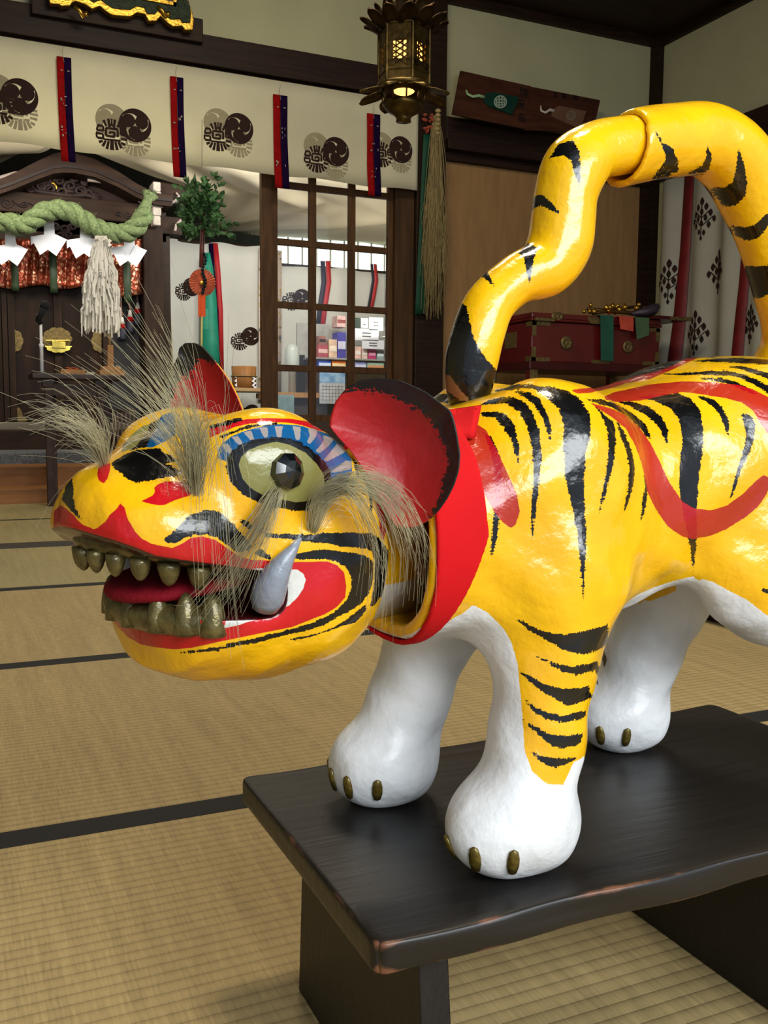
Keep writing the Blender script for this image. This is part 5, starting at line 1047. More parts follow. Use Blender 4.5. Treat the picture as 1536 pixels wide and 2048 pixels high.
# ------------------------------------------------------------------ painted outlines, metres
PAINT = {
'head_red': [[(.0932,.0285),(.0887,.0273),(.0837,.0247),(.0807,.0218),(.0771,.0195),(.0708,.0175),(.068,.0189),(.0632,.0231),(.0613,.0263),(.0575,.0295),(.056,.0321),(.0539,.0302),(.0529,.0272),(.0518,.0241),(.0497,.0207),(.0477,.0173),(.0439,.0136),(.039,.011),(.0334,.0097),(.0278,.0084),(.0228,.0107),(.0178,.0137),(.0115,.0142),(.0081,.0129),(.0046,.0115),(.0001,.0077),(-.0044,.0039),(-.0087,.0009),(-.0103,.0003),(-.0163,-.0016),(-.02,-.0019),(-.0237,-.0022),(-.0278,-.0028),(-.0319,-.0035),(-.0361,-.0041),(-.0405,-.0044),(-.045,-.0048),(-.0496,-.0051),(-.055,-.0054),(-.0605,-.0057),(-.0663,-.0082),(-.0708,-.0129),(-.0716,-.0174),(-.0724,-.0219),(-.072,-.0287),(-.0694,-.0313),(-.0668,-.034),(-.0631,-.0357),(-.0594,-.0376),(-.0546,-.039),(-.05,-.0404),(-.0464,-.0416),(-.0429,-.0428),(-.0393,-.044),(-.0346,-.0444),(-.0299,-.0448),(-.0252,-.0451),(-.0208,-.0454),(-.0165,-.0458),(-.0123,-.0462),(-.0081,-.0468),(-.0039,-.0475),(.0003,-.0482),(.0045,-.049),(.0087,-.0497),(.0123,-.0505),(.0161,-.0518),(.0199,-.0532),(.0245,-.0543),(.0292,-.0556),(.0331,-.0559),(.0372,-.0564),(.0413,-.0571),(.0464,-.0575),(.0517,-.0582),(.0558,-.0574),(.06,-.0569),(.0643,-.0547),(.069,-.053),(.0736,-.0501),(.0752,-.0452),(.0737,-.0389),(.0732,-.0341),(.0741,-.0315),(.0741,-.0274),(.0766,-.0241),(.0799,-.0219),(.0836,-.0199),(.0858,-.0163),(.0881,-.0129),(.0904,-.0095),(.0928,-.0062),(.0951,-.0029),(.0978,.0002),(.0981,.005),(.0986,.0094),(.0998,.0131),(.0988,.0188),(.0993,.0237)],[(.0707,.0504),(.0685,.0523),(.0644,.053),(.064,.0495),(.0647,.0452),(.0664,.043),(.069,.0444),(.0705,.0474)],[(.0439,.0339),(.0386,.0365),(.0371,.0383),(.0376,.0407),(.0358,.0425),(.032,.0438),(.027,.0436),(.0219,.0433),(.018,.0413),(.0173,.0385),(.0192,.0365),(.0223,.0358),(.0254,.0351),(.0285,.0338),(.0316,.0325),(.0347,.0321),(.0391,.0328)],[(.0077,.0736),(.002,.0746),(-.0015,.0759),(-.005,.0772),(-.0091,.0779),(-.0132,.0787),(-.0173,.0789),(-.0213,.0792),(-.0254,.0794),(-.0297,.0793),(-.0341,.0793),(-.0387,.0792),(-.0443,.0784),(-.0503,.0776),(-.0583,.0762),(-.0626,.0751),(-.0688,.0719),(-.0677,.0708),(-.0631,.0718),(-.0559,.0731),(-.0507,.0746),(-.0461,.0761),(-.0415,.0768),(-.0371,.0775),(-.0331,.0776),(-.0292,.0776),(-.0253,.0777),(-.0214,.0773),(-.0176,.077),(-.0138,.0766),(-.01,.0757),(-.0062,.0747),(-.0024,.0731),(.0014,.0715),(.0045,.07),(.0077,.0686)],[(-.0954,.0267),(-.0996,.0246),(-.1059,.0165),(-.1068,.0086),(-.1021,.0065),(-.1,.0027),(-.0973,.0071),(-.0971,.0144),(-.0958,.0217)]],
'head_blue': [[(.0033,.0572),(.003,.0609),(.0008,.065),(-.0021,.067),(-.0049,.0691),(-.0089,.0707),(-.013,.0723),(-.0178,.0735),(-.0226,.0748),(-.0277,.0755),(-.033,.0761),(-.0383,.0757),(-.0438,.0752),(-.0491,.074),(-.0548,.0728),(-.0623,.0708),(-.0668,.0691),(-.0714,.0666),(-.075,.0643),(-.0807,.0583),(-.0795,.0538),(-.0789,.0502),(-.0786,.0466),(-.0748,.0416),(-.0705,.0406),(-.0664,.0396),(-.0624,.0385),(-.0586,.0402),(-.0548,.0419),(-.0509,.0437),(-.0472,.0453),(-.0436,.0469),(-.04,.0485),(-.0365,.05),(-.0331,.0514),(-.0297,.0529),(-.0261,.0533),(-.0226,.0536),(-.0191,.054),(-.0156,.0543),(-.0121,.0546),(-.0086,.0549),(-.0051,.0552),(-.0017,.0554)],[(.0425,.0771),(.0387,.081),(.0332,.0825),(.0308,.0783),(.0294,.074),(.0285,.0698),(.0326,.0667),(.0374,.0642),(.0411,.0626),(.0451,.0625),(.0438,.0659),(.043,.0708),(.0414,.0754)]],
'head_lash': [[(.0008,.0647),(-.0024,.0647),(-.0048,.061),(-.0039,.0598),(-.0023,.0604),(-.0005,.0625)],[(-.0049,.0688),(-.008,.0688),(-.0104,.0654),(-.0092,.0647),(-.0073,.066)],[(-.0118,.0713),(-.0155,.0723),(-.017,.0676),(-.016,.067),(-.0142,.0688)],[(-.021,.0739),(-.0248,.0742),(-.0249,.0695),(-.0236,.0686),(-.0227,.0695)],[(-.0296,.0748),(-.0336,.0749),(-.0326,.0692),(-.0313,.0685),(-.0307,.0695)],[(-.0403,.0749),(-.0447,.0742),(-.0435,.0675),(-.0421,.0672),(-.0416,.0691)],[(-.0502,.0738),(-.0561,.0724),(-.054,.0689),(-.0503,.0652),(-.0487,.0658),(-.0507,.0693)],[(-.0631,.0686),(-.0697,.067),(-.0666,.0642),(-.0605,.062),(-.0562,.0595),(-.054,.0606),(-.0582,.0643)],[(-.0715,.0633),(-.0794,.0603),(-.0733,.058),(-.0673,.0561),(-.0615,.0543),(-.0595,.0554),(-.0659,.0598)],[(-.0711,.051),(-.0756,.0533),(-.0791,.0525),(-.078,.0486),(-.0723,.048),(-.0667,.0474),(-.0635,.0476)]],
'head_black': [[(.0324,.0135),(.0291,.016),(.0258,.0185),(.0236,.0209),(.0215,.0234),(.0171,.0263),(.014,.0272),(.0109,.0281),(.0071,.0282),(.0026,.0264),(-.0013,.0233),(-.0052,.0195),(-.0088,.015),(-.0113,.0121),(-.0137,.0092),(-.015,.0064),(-.0117,.0046),(-.009,.0037),(-.0051,.0057),(-.0005,.0096),(.0039,.0136),(.0007,.0113),(-.0025,.0088),(.0004,.0111),(.0033,.0134),(.0065,.0146),(.0096,.0158),(.0159,.0162),(.0215,.0145),(.0253,.0121),(.0296,.0119)],[(-.0183,.0035),(-.0204,.0051),(-.0224,.0033),(-.0264,-.001),(-.0251,-.0013),(-.021,.0006),(-.0177,.0022)],[(-.0088,.0221),(-.0118,.0217),(-.0151,.0188),(-.0161,.0157),(-.0131,.0176),(-.0091,.0208)],[(-.0232,.0137),(-.0293,.0128),(-.0341,.0123),(-.039,.0117),(-.043,.0115),(-.047,.0112),(-.0511,.011),(-.0576,.0114),(-.0627,.0113),(-.0679,.011),(-.0736,.0104),(-.0795,.0098),(-.0848,.0092),(-.0902,.0085),(-.0958,.0045),(-.0998,-.0002),(-.1041,-.0051),(-.1079,-.0122),(-.1085,-.0166),(-.1091,-.0211),(-.1077,-.026),(-.1062,-.0308),(-.1047,-.0356),(-.097,-.0347),(-.0933,-.0384),(-.0903,-.0373),(-.0908,-.0331),(-.0915,-.029),(-.0922,-.0251),(-.0924,-.0201),(-.0926,-.0152),(-.0928,-.0102),(-.0913,-.0032),(-.0866,.0008),(-.0814,.0015),(-.0765,.0021),(-.0716,.0026),(-.0649,.0049),(-.061,.0056),(-.0571,.0063),(-.0532,.007),(-.046,.0082),(-.0418,.009),(-.0376,.0097),(-.0334,.0104),(-.0286,.011),(-.0238,.0116)],[(-.0389,-.0005),(-.0446,.0007),(-.0489,.0013),(-.0532,.0018),(-.0605,.0017),(-.0678,-.0002),(-.0754,-.0016),(-.0832,-.0035),(-.0905,-.0079),(-.0915,-.0144),(-.0908,-.0218),(-.0894,-.0253),(-.088,-.0289),(-.0833,-.0343),(-.079,-.0363),(-.0747,-.0383),(-.0701,-.0399),(-.0655,-.0415),(-.0596,-.0446),(-.0553,-.0456),(-.0509,-.0466),(-.0467,-.0477),(-.0431,-.0482),(-.0395,-.0487),(-.0359,-.0491),(-.0323,-.0494),(-.0288,-.0499),(-.0253,-.0505),(-.0218,-.051),(-.0183,-.0515),(-.0137,-.0518),(-.0092,-.0522),(-.0047,-.0528),(.0004,-.0536),(.0054,-.0545),(.0031,-.0549),(.007,-.0549),(.0109,-.0549),(.0148,-.0552),(.0188,-.0559),(.0228,-.0567),(.0269,-.0576),(.0228,-.0564),(.0188,-.0553),(.0148,-.0543),(.0109,-.0536),(.0072,-.0532),(.0034,-.0527),(-.0003,-.0522),(-.0013,-.0506),(-.0058,-.05),(-.0103,-.0494),(-.0149,-.049),(-.0183,-.0485),(-.0217,-.0481),(-.0252,-.0476),(-.0287,-.0472),(-.0323,-.0468),(-.0358,-.0463),(-.0394,-.0458),(-.043,-.0453),(-.0465,-.0443),(-.0501,-.0433),(-.0537,-.0424),(-.0573,-.0412),(-.061,-.0401),(-.0646,-.0379),(-.0684,-.0358),(-.071,-.0331),(-.0737,-.0305),(-.0761,-.024),(-.0767,-.018),(-.075,-.0134),(-.0715,-.0087),(-.0663,-.0054),(-.0619,-.0044),(-.0576,-.0034),(-.0536,-.0031),(-.0496,-.0028),(-.0439,-.0023)],[(-.0389,-.053),(-.0429,-.0526),(-.0468,-.0522),(-.0504,-.0514),(-.054,-.0506),(-.0576,-.0499),(-.0617,-.0488),(-.0658,-.0478),(-.0719,-.0449),(-.0761,-.0425),(-.0804,-.0401),(-.0859,-.0363),(-.0869,-.0389),(-.084,-.0433),(-.0801,-.0466),(-.0756,-.0468),(-.0712,-.0472),(-.0662,-.0483),(-.0613,-.0495),(-.0577,-.0503),(-.054,-.0512),(-.0504,-.0521),(-.0458,-.0529),(-.0411,-.0536)],[(.0638,.0533),(.0601,.0556),(.0562,.0576),(.0523,.0596),(.0454,.0611),(.0409,.0614),(.0366,.0617),(.0357,.06),(.0302,.0581),(.0258,.0549),(.0313,.0543),(.0339,.0533),(.0286,.0518),(.0236,.0489),(.0239,.0477),(.0281,.0472),(.0322,.0468),(.0366,.0457),(.041,.0446),(.0475,.044),(.0501,.0442),(.0542,.0466),(.0593,.0496),(.0622,.0519)],[(.0876,.0436),(.0844,.0386),(.0841,.0336),(.0823,.0287),(.08,.0251),(.0785,.0233),(.0807,.0244),(.0854,.0278),(.0899,.031),(.0923,.0325),(.0914,.0358),(.0908,.039)],[(.002,.0687),(-.0015,.0703),(-.0049,.0719),(-.009,.0733),(-.0131,.0748),(-.0172,.0756),(-.0214,.0764),(-.0259,.0767),(-.0304,.077),(-.0304,.0762),(-.0258,.0759),(-.0213,.0756),(-.0172,.0748),(-.0131,.0739),(-.009,.0723),(-.0049,.0708),(-.0018,.0694),(.0014,.0679)],[(-.0743,.0665),(-.0803,.0614),(-.0847,.0548),(-.0839,.0488),(-.0835,.0436),(-.0819,.0438),(-.0816,.049),(-.0807,.0549),(-.0787,.0603),(-.0736,.0657)],[(-.0897,.0383),(-.0919,.0348),(-.0919,.0305),(-.0922,.0262),(-.0914,.0216),(-.0898,.0232),(-.0906,.0297),(-.0895,.0351)],[(.0078,.0751),(.0014,.0765),(-.005,.0785),(-.0101,.0795),(-.0107,.0782),(-.005,.0766),(-.0012,.0756),(.0026,.0746),(.0077,.0736)],[(-.0016,.053),(-.0026,.0573),(-.0048,.061),(-.0098,.0645),(-.0135,.0657),(-.0173,.067),(-.0223,.0678),(-.0275,.0686),(-.0319,.0682),(-.0365,.0678),(-.0431,.0659),(-.0464,.064),(-.0498,.062),(-.0532,.059),(-.0568,.0559),(-.0602,.0521),(-.0636,.0483),(-.0629,.0424),(-.0602,.036),(-.0577,.0326),(-.0553,.0291),(-.0498,.0257),(-.0444,.026),(-.039,.0264),(-.0343,.0275),(-.0297,.0286),(-.0263,.0298),(-.0229,.031),(-.0195,.0322),(-.0151,.0345),(-.0108,.0368),(-.008,.0393),(-.0053,.0418),(-.0028,.0474)],[(.0471,.0746),(.0435,.0768),(.0399,.0789),(.0414,.0754),(.043,.0708),(.0438,.0659),(.0451,.0625),(.049,.0615),(.0543,.0604),(.0508,.0632),(.0485,.0681),(.0483,.0712)]],
'head_olive': [[(-.0087,.053),(-.01,.0574),(-.0141,.0611),(-.0178,.0627),(-.0216,.0642),(-.0258,.0651),(-.0299,.0659),(-.0338,.065),(-.0377,.0641),(-.0422,.0618),(-.0469,.0595),(-.0502,.0562),(-.0537,.0529),(-.0582,.0467),(-.0589,.042),(-.0571,.0388),(-.0553,.0357),(-.0498,.0317),(-.0457,.0315),(-.0416,.0313),(-.0369,.0324),(-.0323,.0334),(-.0288,.0344),(-.0254,.0354),(-.022,.0363),(-.0186,.0384),(-.0151,.0405),(-.0108,.0456),(-.0098,.0493)],[(.0592,.0593),(.0607,.0643),(.0584,.067),(.056,.0697),(.0507,.0739),(.0471,.0746),(.0471,.0713),(.0488,.0675),(.0508,.0632),(.0539,.0612)]],
'head_white': [[(-.0087,-.0132),(-.0125,-.0069),(-.0167,-.0067),(-.021,-.0067),(-.0255,-.0073),(-.0301,-.0078),(-.0347,-.0084),(-.0417,-.009),(-.0453,-.0116),(-.0469,-.0152),(-.0453,-.0207),(-.0418,-.0254),(-.0376,-.0294),(-.0335,-.0315),(-.0294,-.0338),(-.0258,-.0351),(-.022,-.036),(-.0183,-.0366),(-.0149,-.0372),(-.0115,-.0378),(-.0081,-.0387),(-.0038,-.0395),(.0006,-.0404),(-.0015,-.035),(-.0028,-.035),(-.0043,-.0347),(-.0086,-.0324),(-.0086,-.0292),(-.0087,-.0256),(-.0087,-.0218),(-.0087,-.0177)],[(-.0214,-.086),(-.0257,-.0861),(-.031,-.0919),(-.0354,-.0915),(-.0398,-.0912),(-.0444,-.0911),(-.0489,-.0911),(-.053,-.0901),(-.057,-.089),(-.0609,-.0875),(-.0646,-.0855),(-.0683,-.0836),(-.0715,-.0809),(-.0749,-.0785),(-.0782,-.076),(-.0816,-.0736),(-.0882,-.0703),(-.0858,-.0739),(-.0834,-.0775),(-.0811,-.0811),(-.0778,-.0835),(-.0745,-.0861),(-.0714,-.0889),(-.0683,-.092),(-.0653,-.0954),(-.0623,-.0989),(-.0583,-.0999),(-.0541,-.1001),(-.0497,-.0996),(-.0453,-.0991),(-.041,-.0988),(-.0368,-.0988),(-.0327,-.0991),(-.0287,-.0998),(-.0255,-.0967)]],
'body_white_near': [[(.0289,.1867),(.0384,.1811),(.0432,.1757),(.0481,.1705),(.0541,.1603),(.0562,.1533),(.0584,.1466),(.0592,.1401),(.06,.1337),(.0608,.1272),(.0617,.1194),(.0625,.1117),(.0633,.1042),(.064,.0968),(.0647,.0895),(.0673,.0834),(.0699,.0771),(.0748,.073),(.0797,.0687),(.0914,.0661),(.0947,.0727),(.098,.0796),(.1047,.0805),(.125,.0011),(.1257,-.0106),(.1262,-.0209),(.1266,-.0308),(.1269,-.0403),(.1272,-.0499),(.1275,-.0592),(.1277,-.0685),(.1281,-.078),(.1283,-.0874),(.1286,-.0965),(.1288,-.1056),(.1291,-.1151),(.1294,-.1247),(.1297,-.1341),(.1299,-.1432),(.1301,-.1524),(.1216,-.154),(.1129,-.155),(.1041,-.1564),(.0954,-.1575),(.0866,-.1581),(.0777,-.1587),(.0701,-.0304),(.0636,-.0325),(.0548,-.0804),(.0475,-.0804),(.04,-.0812),(.0325,-.0824),(.0251,-.0826),(.0176,-.0833),(.0101,-.0836),(.0027,-.0838),(-.0048,-.084),(-.0124,-.085),(-.0202,-.0864),(-.0286,-.0904),(-.037,-.0935),(-.0438,-.0906),(-.0499,-.0862),(-.0572,-.0857),(-.0649,-.0863),(-.0726,-.087),(-.0804,-.0878),(-.0882,-.0887),(-.096,-.0896),(-.1039,-.0905),(-.1116,-.0909),(-.1197,-.0919),(-.1197,-.0842),(-.1196,-.076),(-.1195,-.0679),(-.1194,-.06),(-.1195,-.0523),(-.1195,-.0445),(-.1196,-.0368),(-.1194,-.0288),(-.1195,-.021),(-.1195,-.0133),(-.1194,-.0054),(-.1195,.0021),(-.1197,.0096),(-.1197,.0172),(-.1198,.0249),(-.1198,.0326),(-.1198,.0402),(-.1197,.048),(-.1194,.0561),(-.1192,.0639),(-.1192,.0714),(-.1192,.0791),(-.1192,.0866),(-.1138,.0919),(-.1107,.0945),(-.1047,.1004),(-.0986,.1065),(-.0928,.1123),(-.0867,.1183),(-.0809,.1241),(-.075,.1299),(-.0673,.1289),(-.0598,.1276),(-.048,.1326),(-.0386,.1346),(-.0182,.159),(-.0107,.1636),(-.0044,.1662),(.0013,.1678),(.0068,.1712),(.0122,.1745),(.0176,.1778),(.023,.1811)]],
'body_white_far': [[(.1339,.1374),(.1429,.1374),(.1528,.136),(.1619,.14),(.1712,.1432),(.1786,.1472),(.1861,.1511),(.1954,.1566),(.2049,.1617),(.2161,.1678),(.2263,.1652),(.2343,.1605),(.2444,.1537),(.2703,.1338),(.2809,.128),(.2897,.1212),(.2985,.1143),(.3074,.1073),(.3167,.1002),(.3261,.093),(.3356,.0857),(.3452,.0783),(.355,.0708),(.3557,.0603),(.3563,.0497),(.3569,.0391),(.3576,.0285),(.3582,.0179),(.3589,.0072),(.3595,-.0035),(.3602,-.0143),(.3609,-.025),(.3615,-.0358),(.3622,-.0467),(.3628,-.0575),(.3635,-.0684),(.3642,-.0793),(.3648,-.0903),(.3655,-.1013),(.3535,-.0992),(.3417,-.0972),(.3301,-.0952),(.3187,-.0932),(.3074,-.0913),(.2963,-.0894),(.2853,-.0875),(.2745,-.0856),(.2639,-.0838),(.2533,-.082),(.243,-.0802),(.2328,-.0784),(.2227,-.0767),(.2127,-.075),(.2029,-.0733),(.1932,-.0716),(.1837,-.0699),(.1742,-.0683),(.1649,-.0667),(.1557,-.0651),(.1467,-.0636),(.1377,-.062),(.1289,-.0605),(.1201,-.059),(.1115,-.0575),(.103,-.056),(.0946,-.0546),(.0944,-.0458),(.0942,-.037),(.0939,-.0282),(.0937,-.0195),(.0935,-.0107),(.0933,-.002),(.093,.0067),(.0928,.0153),(.0926,.024),(.0924,.0326),(.0921,.0412),(.0919,.0498),(.0917,.0584),(.0915,.067),(.0913,.0755),(.091,.084),(.0908,.0925),(.0967,.0978),(.1027,.1031),(.1086,.1084),(.1147,.1138),(.1207,.1192),(.1273,.1283)]],
'body_white_under': [[(.1176,.1836),(.1245,.1829),(.1379,.1684),(.1619,.14),(.1712,.1432),(.1786,.1472),(.1861,.1511),(.1954,.1566),(.1887,.1799),(.1965,.1873),(.2044,.1859),(.2102,.1829),(.216,.1797),(.2227,.1764),(.2297,.1729),(.2356,.1684),(.2416,.1638),(.2476,.1591),(.2542,.1541),(.2615,.1484),(.2692,.1424),(.2772,.1363),(.2894,.1266),(.2908,.1172),(.2936,.1064),(.2954,.0965),(.2975,.0862),(.2875,.0883),(.2793,.0888),(.271,.0893),(.2625,.0903),(.254,.0912),(.2456,.0921),(.2377,.0924),(.23,.0926),(.2223,.0926),(.2149,.0924),(.2074,.0923),(.1998,.0922),(.1922,.0922),(.1845,.0924),(.189,.067),(.18,.0681),(.1714,.0685),(.1631,.0684),(.1549,.0677),(.1468,.0665),(.1451,.0737),(.1433,.0811),(.1415,.0885),(.1399,.0954),(.1385,.1015),(.1196,.167),(.1186,.1756)]],
'body_black': [[(.0639,.3325),(.0761,.3325),(.0821,.331),(.0882,.3295),(.0973,.3227),(.1026,.3136),(.1033,.3017),(.1019,.2958),(.1005,.2899),(.0999,.2818),(.0993,.2737),(.0996,.2667),(.0999,.2598),(.1002,.2529),(.1007,.2455),(.1013,.2382),(.1018,.231),(.1015,.2231),(.1013,.2152),(.1011,.2079),(.101,.2004),(.1009,.1928),(.1001,.2012),(.0992,.2094),(.0987,.2168),(.0982,.224),(.0969,.2319),(.0957,.2399),(.0937,.248),(.0916,.2561),(.0902,.2621),(.0889,.268),(.0875,.2739),(.0869,.2802),(.0863,.2865),(.0857,.2928),(.0859,.2994),(.0861,.306),(.0842,.3119),(.0823,.3179),(.0777,.322),(.0732,.3262)],[(.0288,.3201),(.0363,.3241),(.0426,.3248),(.0489,.3255),(.0583,.3224),(.0646,.3148),(.067,.3088),(.0693,.3029),(.0703,.2949),(.0712,.2869),(.0709,.2806),(.0706,.2744),(.0702,.2681),(.0695,.2623),(.0688,.2564),(.0681,.2505),(.0674,.2434),(.0667,.2362),(.0661,.2291),(.0661,.2369),(.0662,.2446),(.0664,.2528),(.0665,.2608),(.0667,.2674),(.0669,.2739),(.0663,.2825),(.0657,.2912),(.0638,.2985),(.0619,.3058),(.0588,.311),(.0555,.3162),(.0461,.3216),(.0351,.3209)],[(.0517,.3295),(.0611,.3285),(.0688,.3239),(.0735,.3148),(.0769,.306),(.0771,.2957),(.0749,.303),(.0718,.3118),(.0656,.3208),(.0581,.3262)],[(.0295,.3146),(.0388,.3154),(.0467,.3132),(.053,.3057),(.0546,.2991),(.0562,.2926),(.0566,.2861),(.0569,.2795),(.0545,.2868),(.0516,.2969),(.0456,.3057),(.0392,.3116),(.0313,.3125)],[(.0326,.3011),(.0385,.2975),(.0411,.292),(.0435,.2866),(.0449,.2801),(.0462,.2737),(.0459,.2622),(.0454,.2565),(.0448,.2508),(.0448,.2391),(.0437,.2333),(.0425,.2275),(.0409,.2209),(.0411,.2272),(.0413,.2335),(.0416,.2408),(.0418,.248),(.0421,.2565),(.0423,.2651),(.0416,.2722),(.0409,.2794),(.0392,.2858),(.0373,.2923)],[(.1075,.3191),(.113,.3138),(.1203,.3084),(.121,.297),(.1201,.2851),(.1184,.2784),(.1168,.2717),(.1153,.2651),(.1138,.2584),(.1109,.2488),(.1117,.2551),(.1125,.2614),(.1136,.2674),(.1148,.2733),(.1158,.2822),(.1166,.2941),(.1156,.3046),(.1113,.3137)],[(.1229,.3092),(.1277,.3015),(.1322,.2922),(.1337,.2853),(.1354,.2784),(.1344,.2663),(.1324,.2595),(.1306,.2527),(.1276,.2468),(.129,.2537),(.1304,.2605),(.131,.2681),(.1318,.2756),(.1306,.2824),(.1295,.2893),(.1255,.2985)],[(.1438,.2714),(.1468,.2649),(.1459,.2572),(.1451,.2495),(.1418,.2396),(.1422,.2463),(.1426,.2529),(.1444,.262)],[(.1005,.3243),(.1136,.324),(.1274,.3208),(.1374,.3151),(.1463,.3069),(.15,.2971),(.1465,.2988),(.1398,.3069),(.1307,.3133),(.1201,.3193),(.1133,.321),(.1068,.3226)],[(.1282,.3243),(.1386,.3239),(.1509,.3199),(.1588,.3131),(.1632,.3045),(.1621,.2939),(.1591,.3012),(.1542,.3091),(.1462,.3157),(.1365,.3206)],[(.1441,.3272),(.1511,.3286),(.1581,.3299),(.1658,.3305),(.1737,.331),(.1834,.3267),(.1893,.3181),(.1898,.3097),(.1907,.3013),(.1901,.2938),(.1895,.2864),(.1881,.2782),(.1868,.27),(.1863,.2623),(.1859,.2546),(.1855,.247),(.1859,.2386),(.1866,.23),(.1878,.2209),(.1883,.2121),(.1887,.2032),(.189,.1943),(.1866,.205),(.184,.2157),(.1809,.2245),(.1783,.2327),(.1761,.2407),(.1747,.2473),(.1732,.254),(.1718,.2606),(.172,.2704),(.1724,.2801),(.1735,.2882),(.1748,.2963),(.174,.3037),(.1732,.3112),(.167,.3196),(.1557,.325)],[(.1899,.3289),(.2009,.3266),(.2076,.3192),(.2115,.3098),(.2101,.298),(.2083,.3047),(.2057,.3145),(.2003,.3213)],[(.2224,.315),(.2276,.3159),(.2322,.3083),(.2309,.2964),(.2255,.2846),(.2197,.2729),(.2176,.2662),(.2157,.2595),(.2128,.2519),(.2151,.2646),(.217,.2713),(.2189,.278),(.2229,.2897),(.2251,.2998),(.2238,.3082)],[(.1918,.3588),(.2009,.3598),(.211,.3612),(.2226,.3625),(.2324,.3632),(.2398,.3625),(.2474,.3619),(.2564,.3617),(.2642,.361),(.2718,.3603),(.2788,.3594),(.2856,.3585),(.2823,.3541),(.2748,.3547),(.2669,.3553),(.2592,.3559),(.2522,.3566),(.2445,.3572),(.2366,.3577),(.2283,.3581),(.2187,.3582),(.2092,.3584),(.2002,.3585)],[(.2168,.3543),(.2302,.3543),(.2402,.3517),(.249,.3483),(.257,.3442),(.2653,.3402),(.2642,.3347),(.2559,.3394),(.2479,.3441),(.239,.3482),(.2291,.3519)],[(.1671,.3475),(.1748,.3478),(.1824,.3481),(.1908,.3486),(.1992,.3492),(.2069,.3496),(.2153,.3501),(.2276,.3475),(.2376,.3432),(.2466,.3382),(.252,.334),(.2575,.3299),(.2631,.3259),(.2624,.3189),(.2566,.3233),(.251,.3279),(.2455,.3324),(.2365,.3386),(.2298,.3421),(.2233,.3457),(.2141,.3462),(.2055,.3469),(.1954,.3466),(.1853,.3463),(.1762,.3469)],[(.1948,.3434),(.2083,.3438),(.2201,.3408),(.2285,.3364),(.2359,.3312),(.2261,.3338),(.2161,.3389),(.2046,.3417)],[(.1127,.3366),(.1252,.3437),(.138,.3485),(.1468,.3512),(.1557,.354),(.1649,.3583),(.1742,.3626),(.1815,.365),(.1885,.3673),(.1972,.3681),(.2061,.369),(.2172,.3646),(.2094,.364),(.2018,.3635),(.1947,.362),(.19,.3615),(.1757,.3542),(.1622,.3482),(.1553,.3471),(.1486,.3462),(.1382,.343),(.1272,.3388),(.1166,.335)],[(-.0194,.3304),(-.0012,.3289),(.0051,.3263),(.0044,.3221),(-.0113,.3231)],[(.0357,.3316),(.0425,.3338),(.0513,.334),(.0639,.3341),(.07,.3323),(.064,.3314),(.0516,.3309),(.0447,.3307)],[(.0574,.1772),(.0637,.1749),(.0695,.1721),(.0754,.1694),(.0821,.1686),(.0889,.1677),(.0956,.1685),(.1024,.169),(.1104,.1704),(.1187,.171),(.1202,.1546),(.1089,.1547),(.1029,.1539),(.0959,.156),(.0891,.1577),(.0794,.1634),(.0735,.1667),(.0676,.1699),(.0625,.1735)],[(.0715,.1524),(.0797,.1496),(.0865,.1478),(.0933,.1457),(.1051,.1462),(.112,.1456),(.1357,.0856),(.1345,.0779),(.1118,.1395),(.1054,.1403),(.0974,.1402),(.0875,.1438),(.0797,.1482)],[(.0615,.1406),(.0703,.1376),(.0762,.134),(.082,.1326),(.0879,.131),(.0997,.1296),(.1063,.1296),(.1278,.0627),(.1107,.1201),(.1001,.1194),(.0941,.1185),(.0862,.1231),(.0763,.1292),(.0714,.1327),(.0665,.1359)],[(.0648,.1219),(.0728,.1172),(.0825,.114),(.0923,.112),(.0993,.1121),(.1067,.1105),(.1046,.1069),(.0973,.1082),(.0904,.1082),(.0806,.1109),(.0709,.1154)],[(.0632,.109),(.0711,.1062),(.0789,.1018),(.0906,.0992),(.097,.0986),(.1037,.097),(.1017,.0919),(.0908,.0913),(.083,.0935),(.0751,.1001),(.0692,.1047)],[(.0676,.0902),(.0754,.0864),(.0851,.0846),(.092,.0839),(.0989,.0824),(.0921,.0797),(.0853,.079),(.0775,.0824),(.0725,.0865)],[(.2404,.1823),(.245,.1814),(.2569,.1782),(.2574,.1727),(.2453,.1786),(.2406,.1805)]],
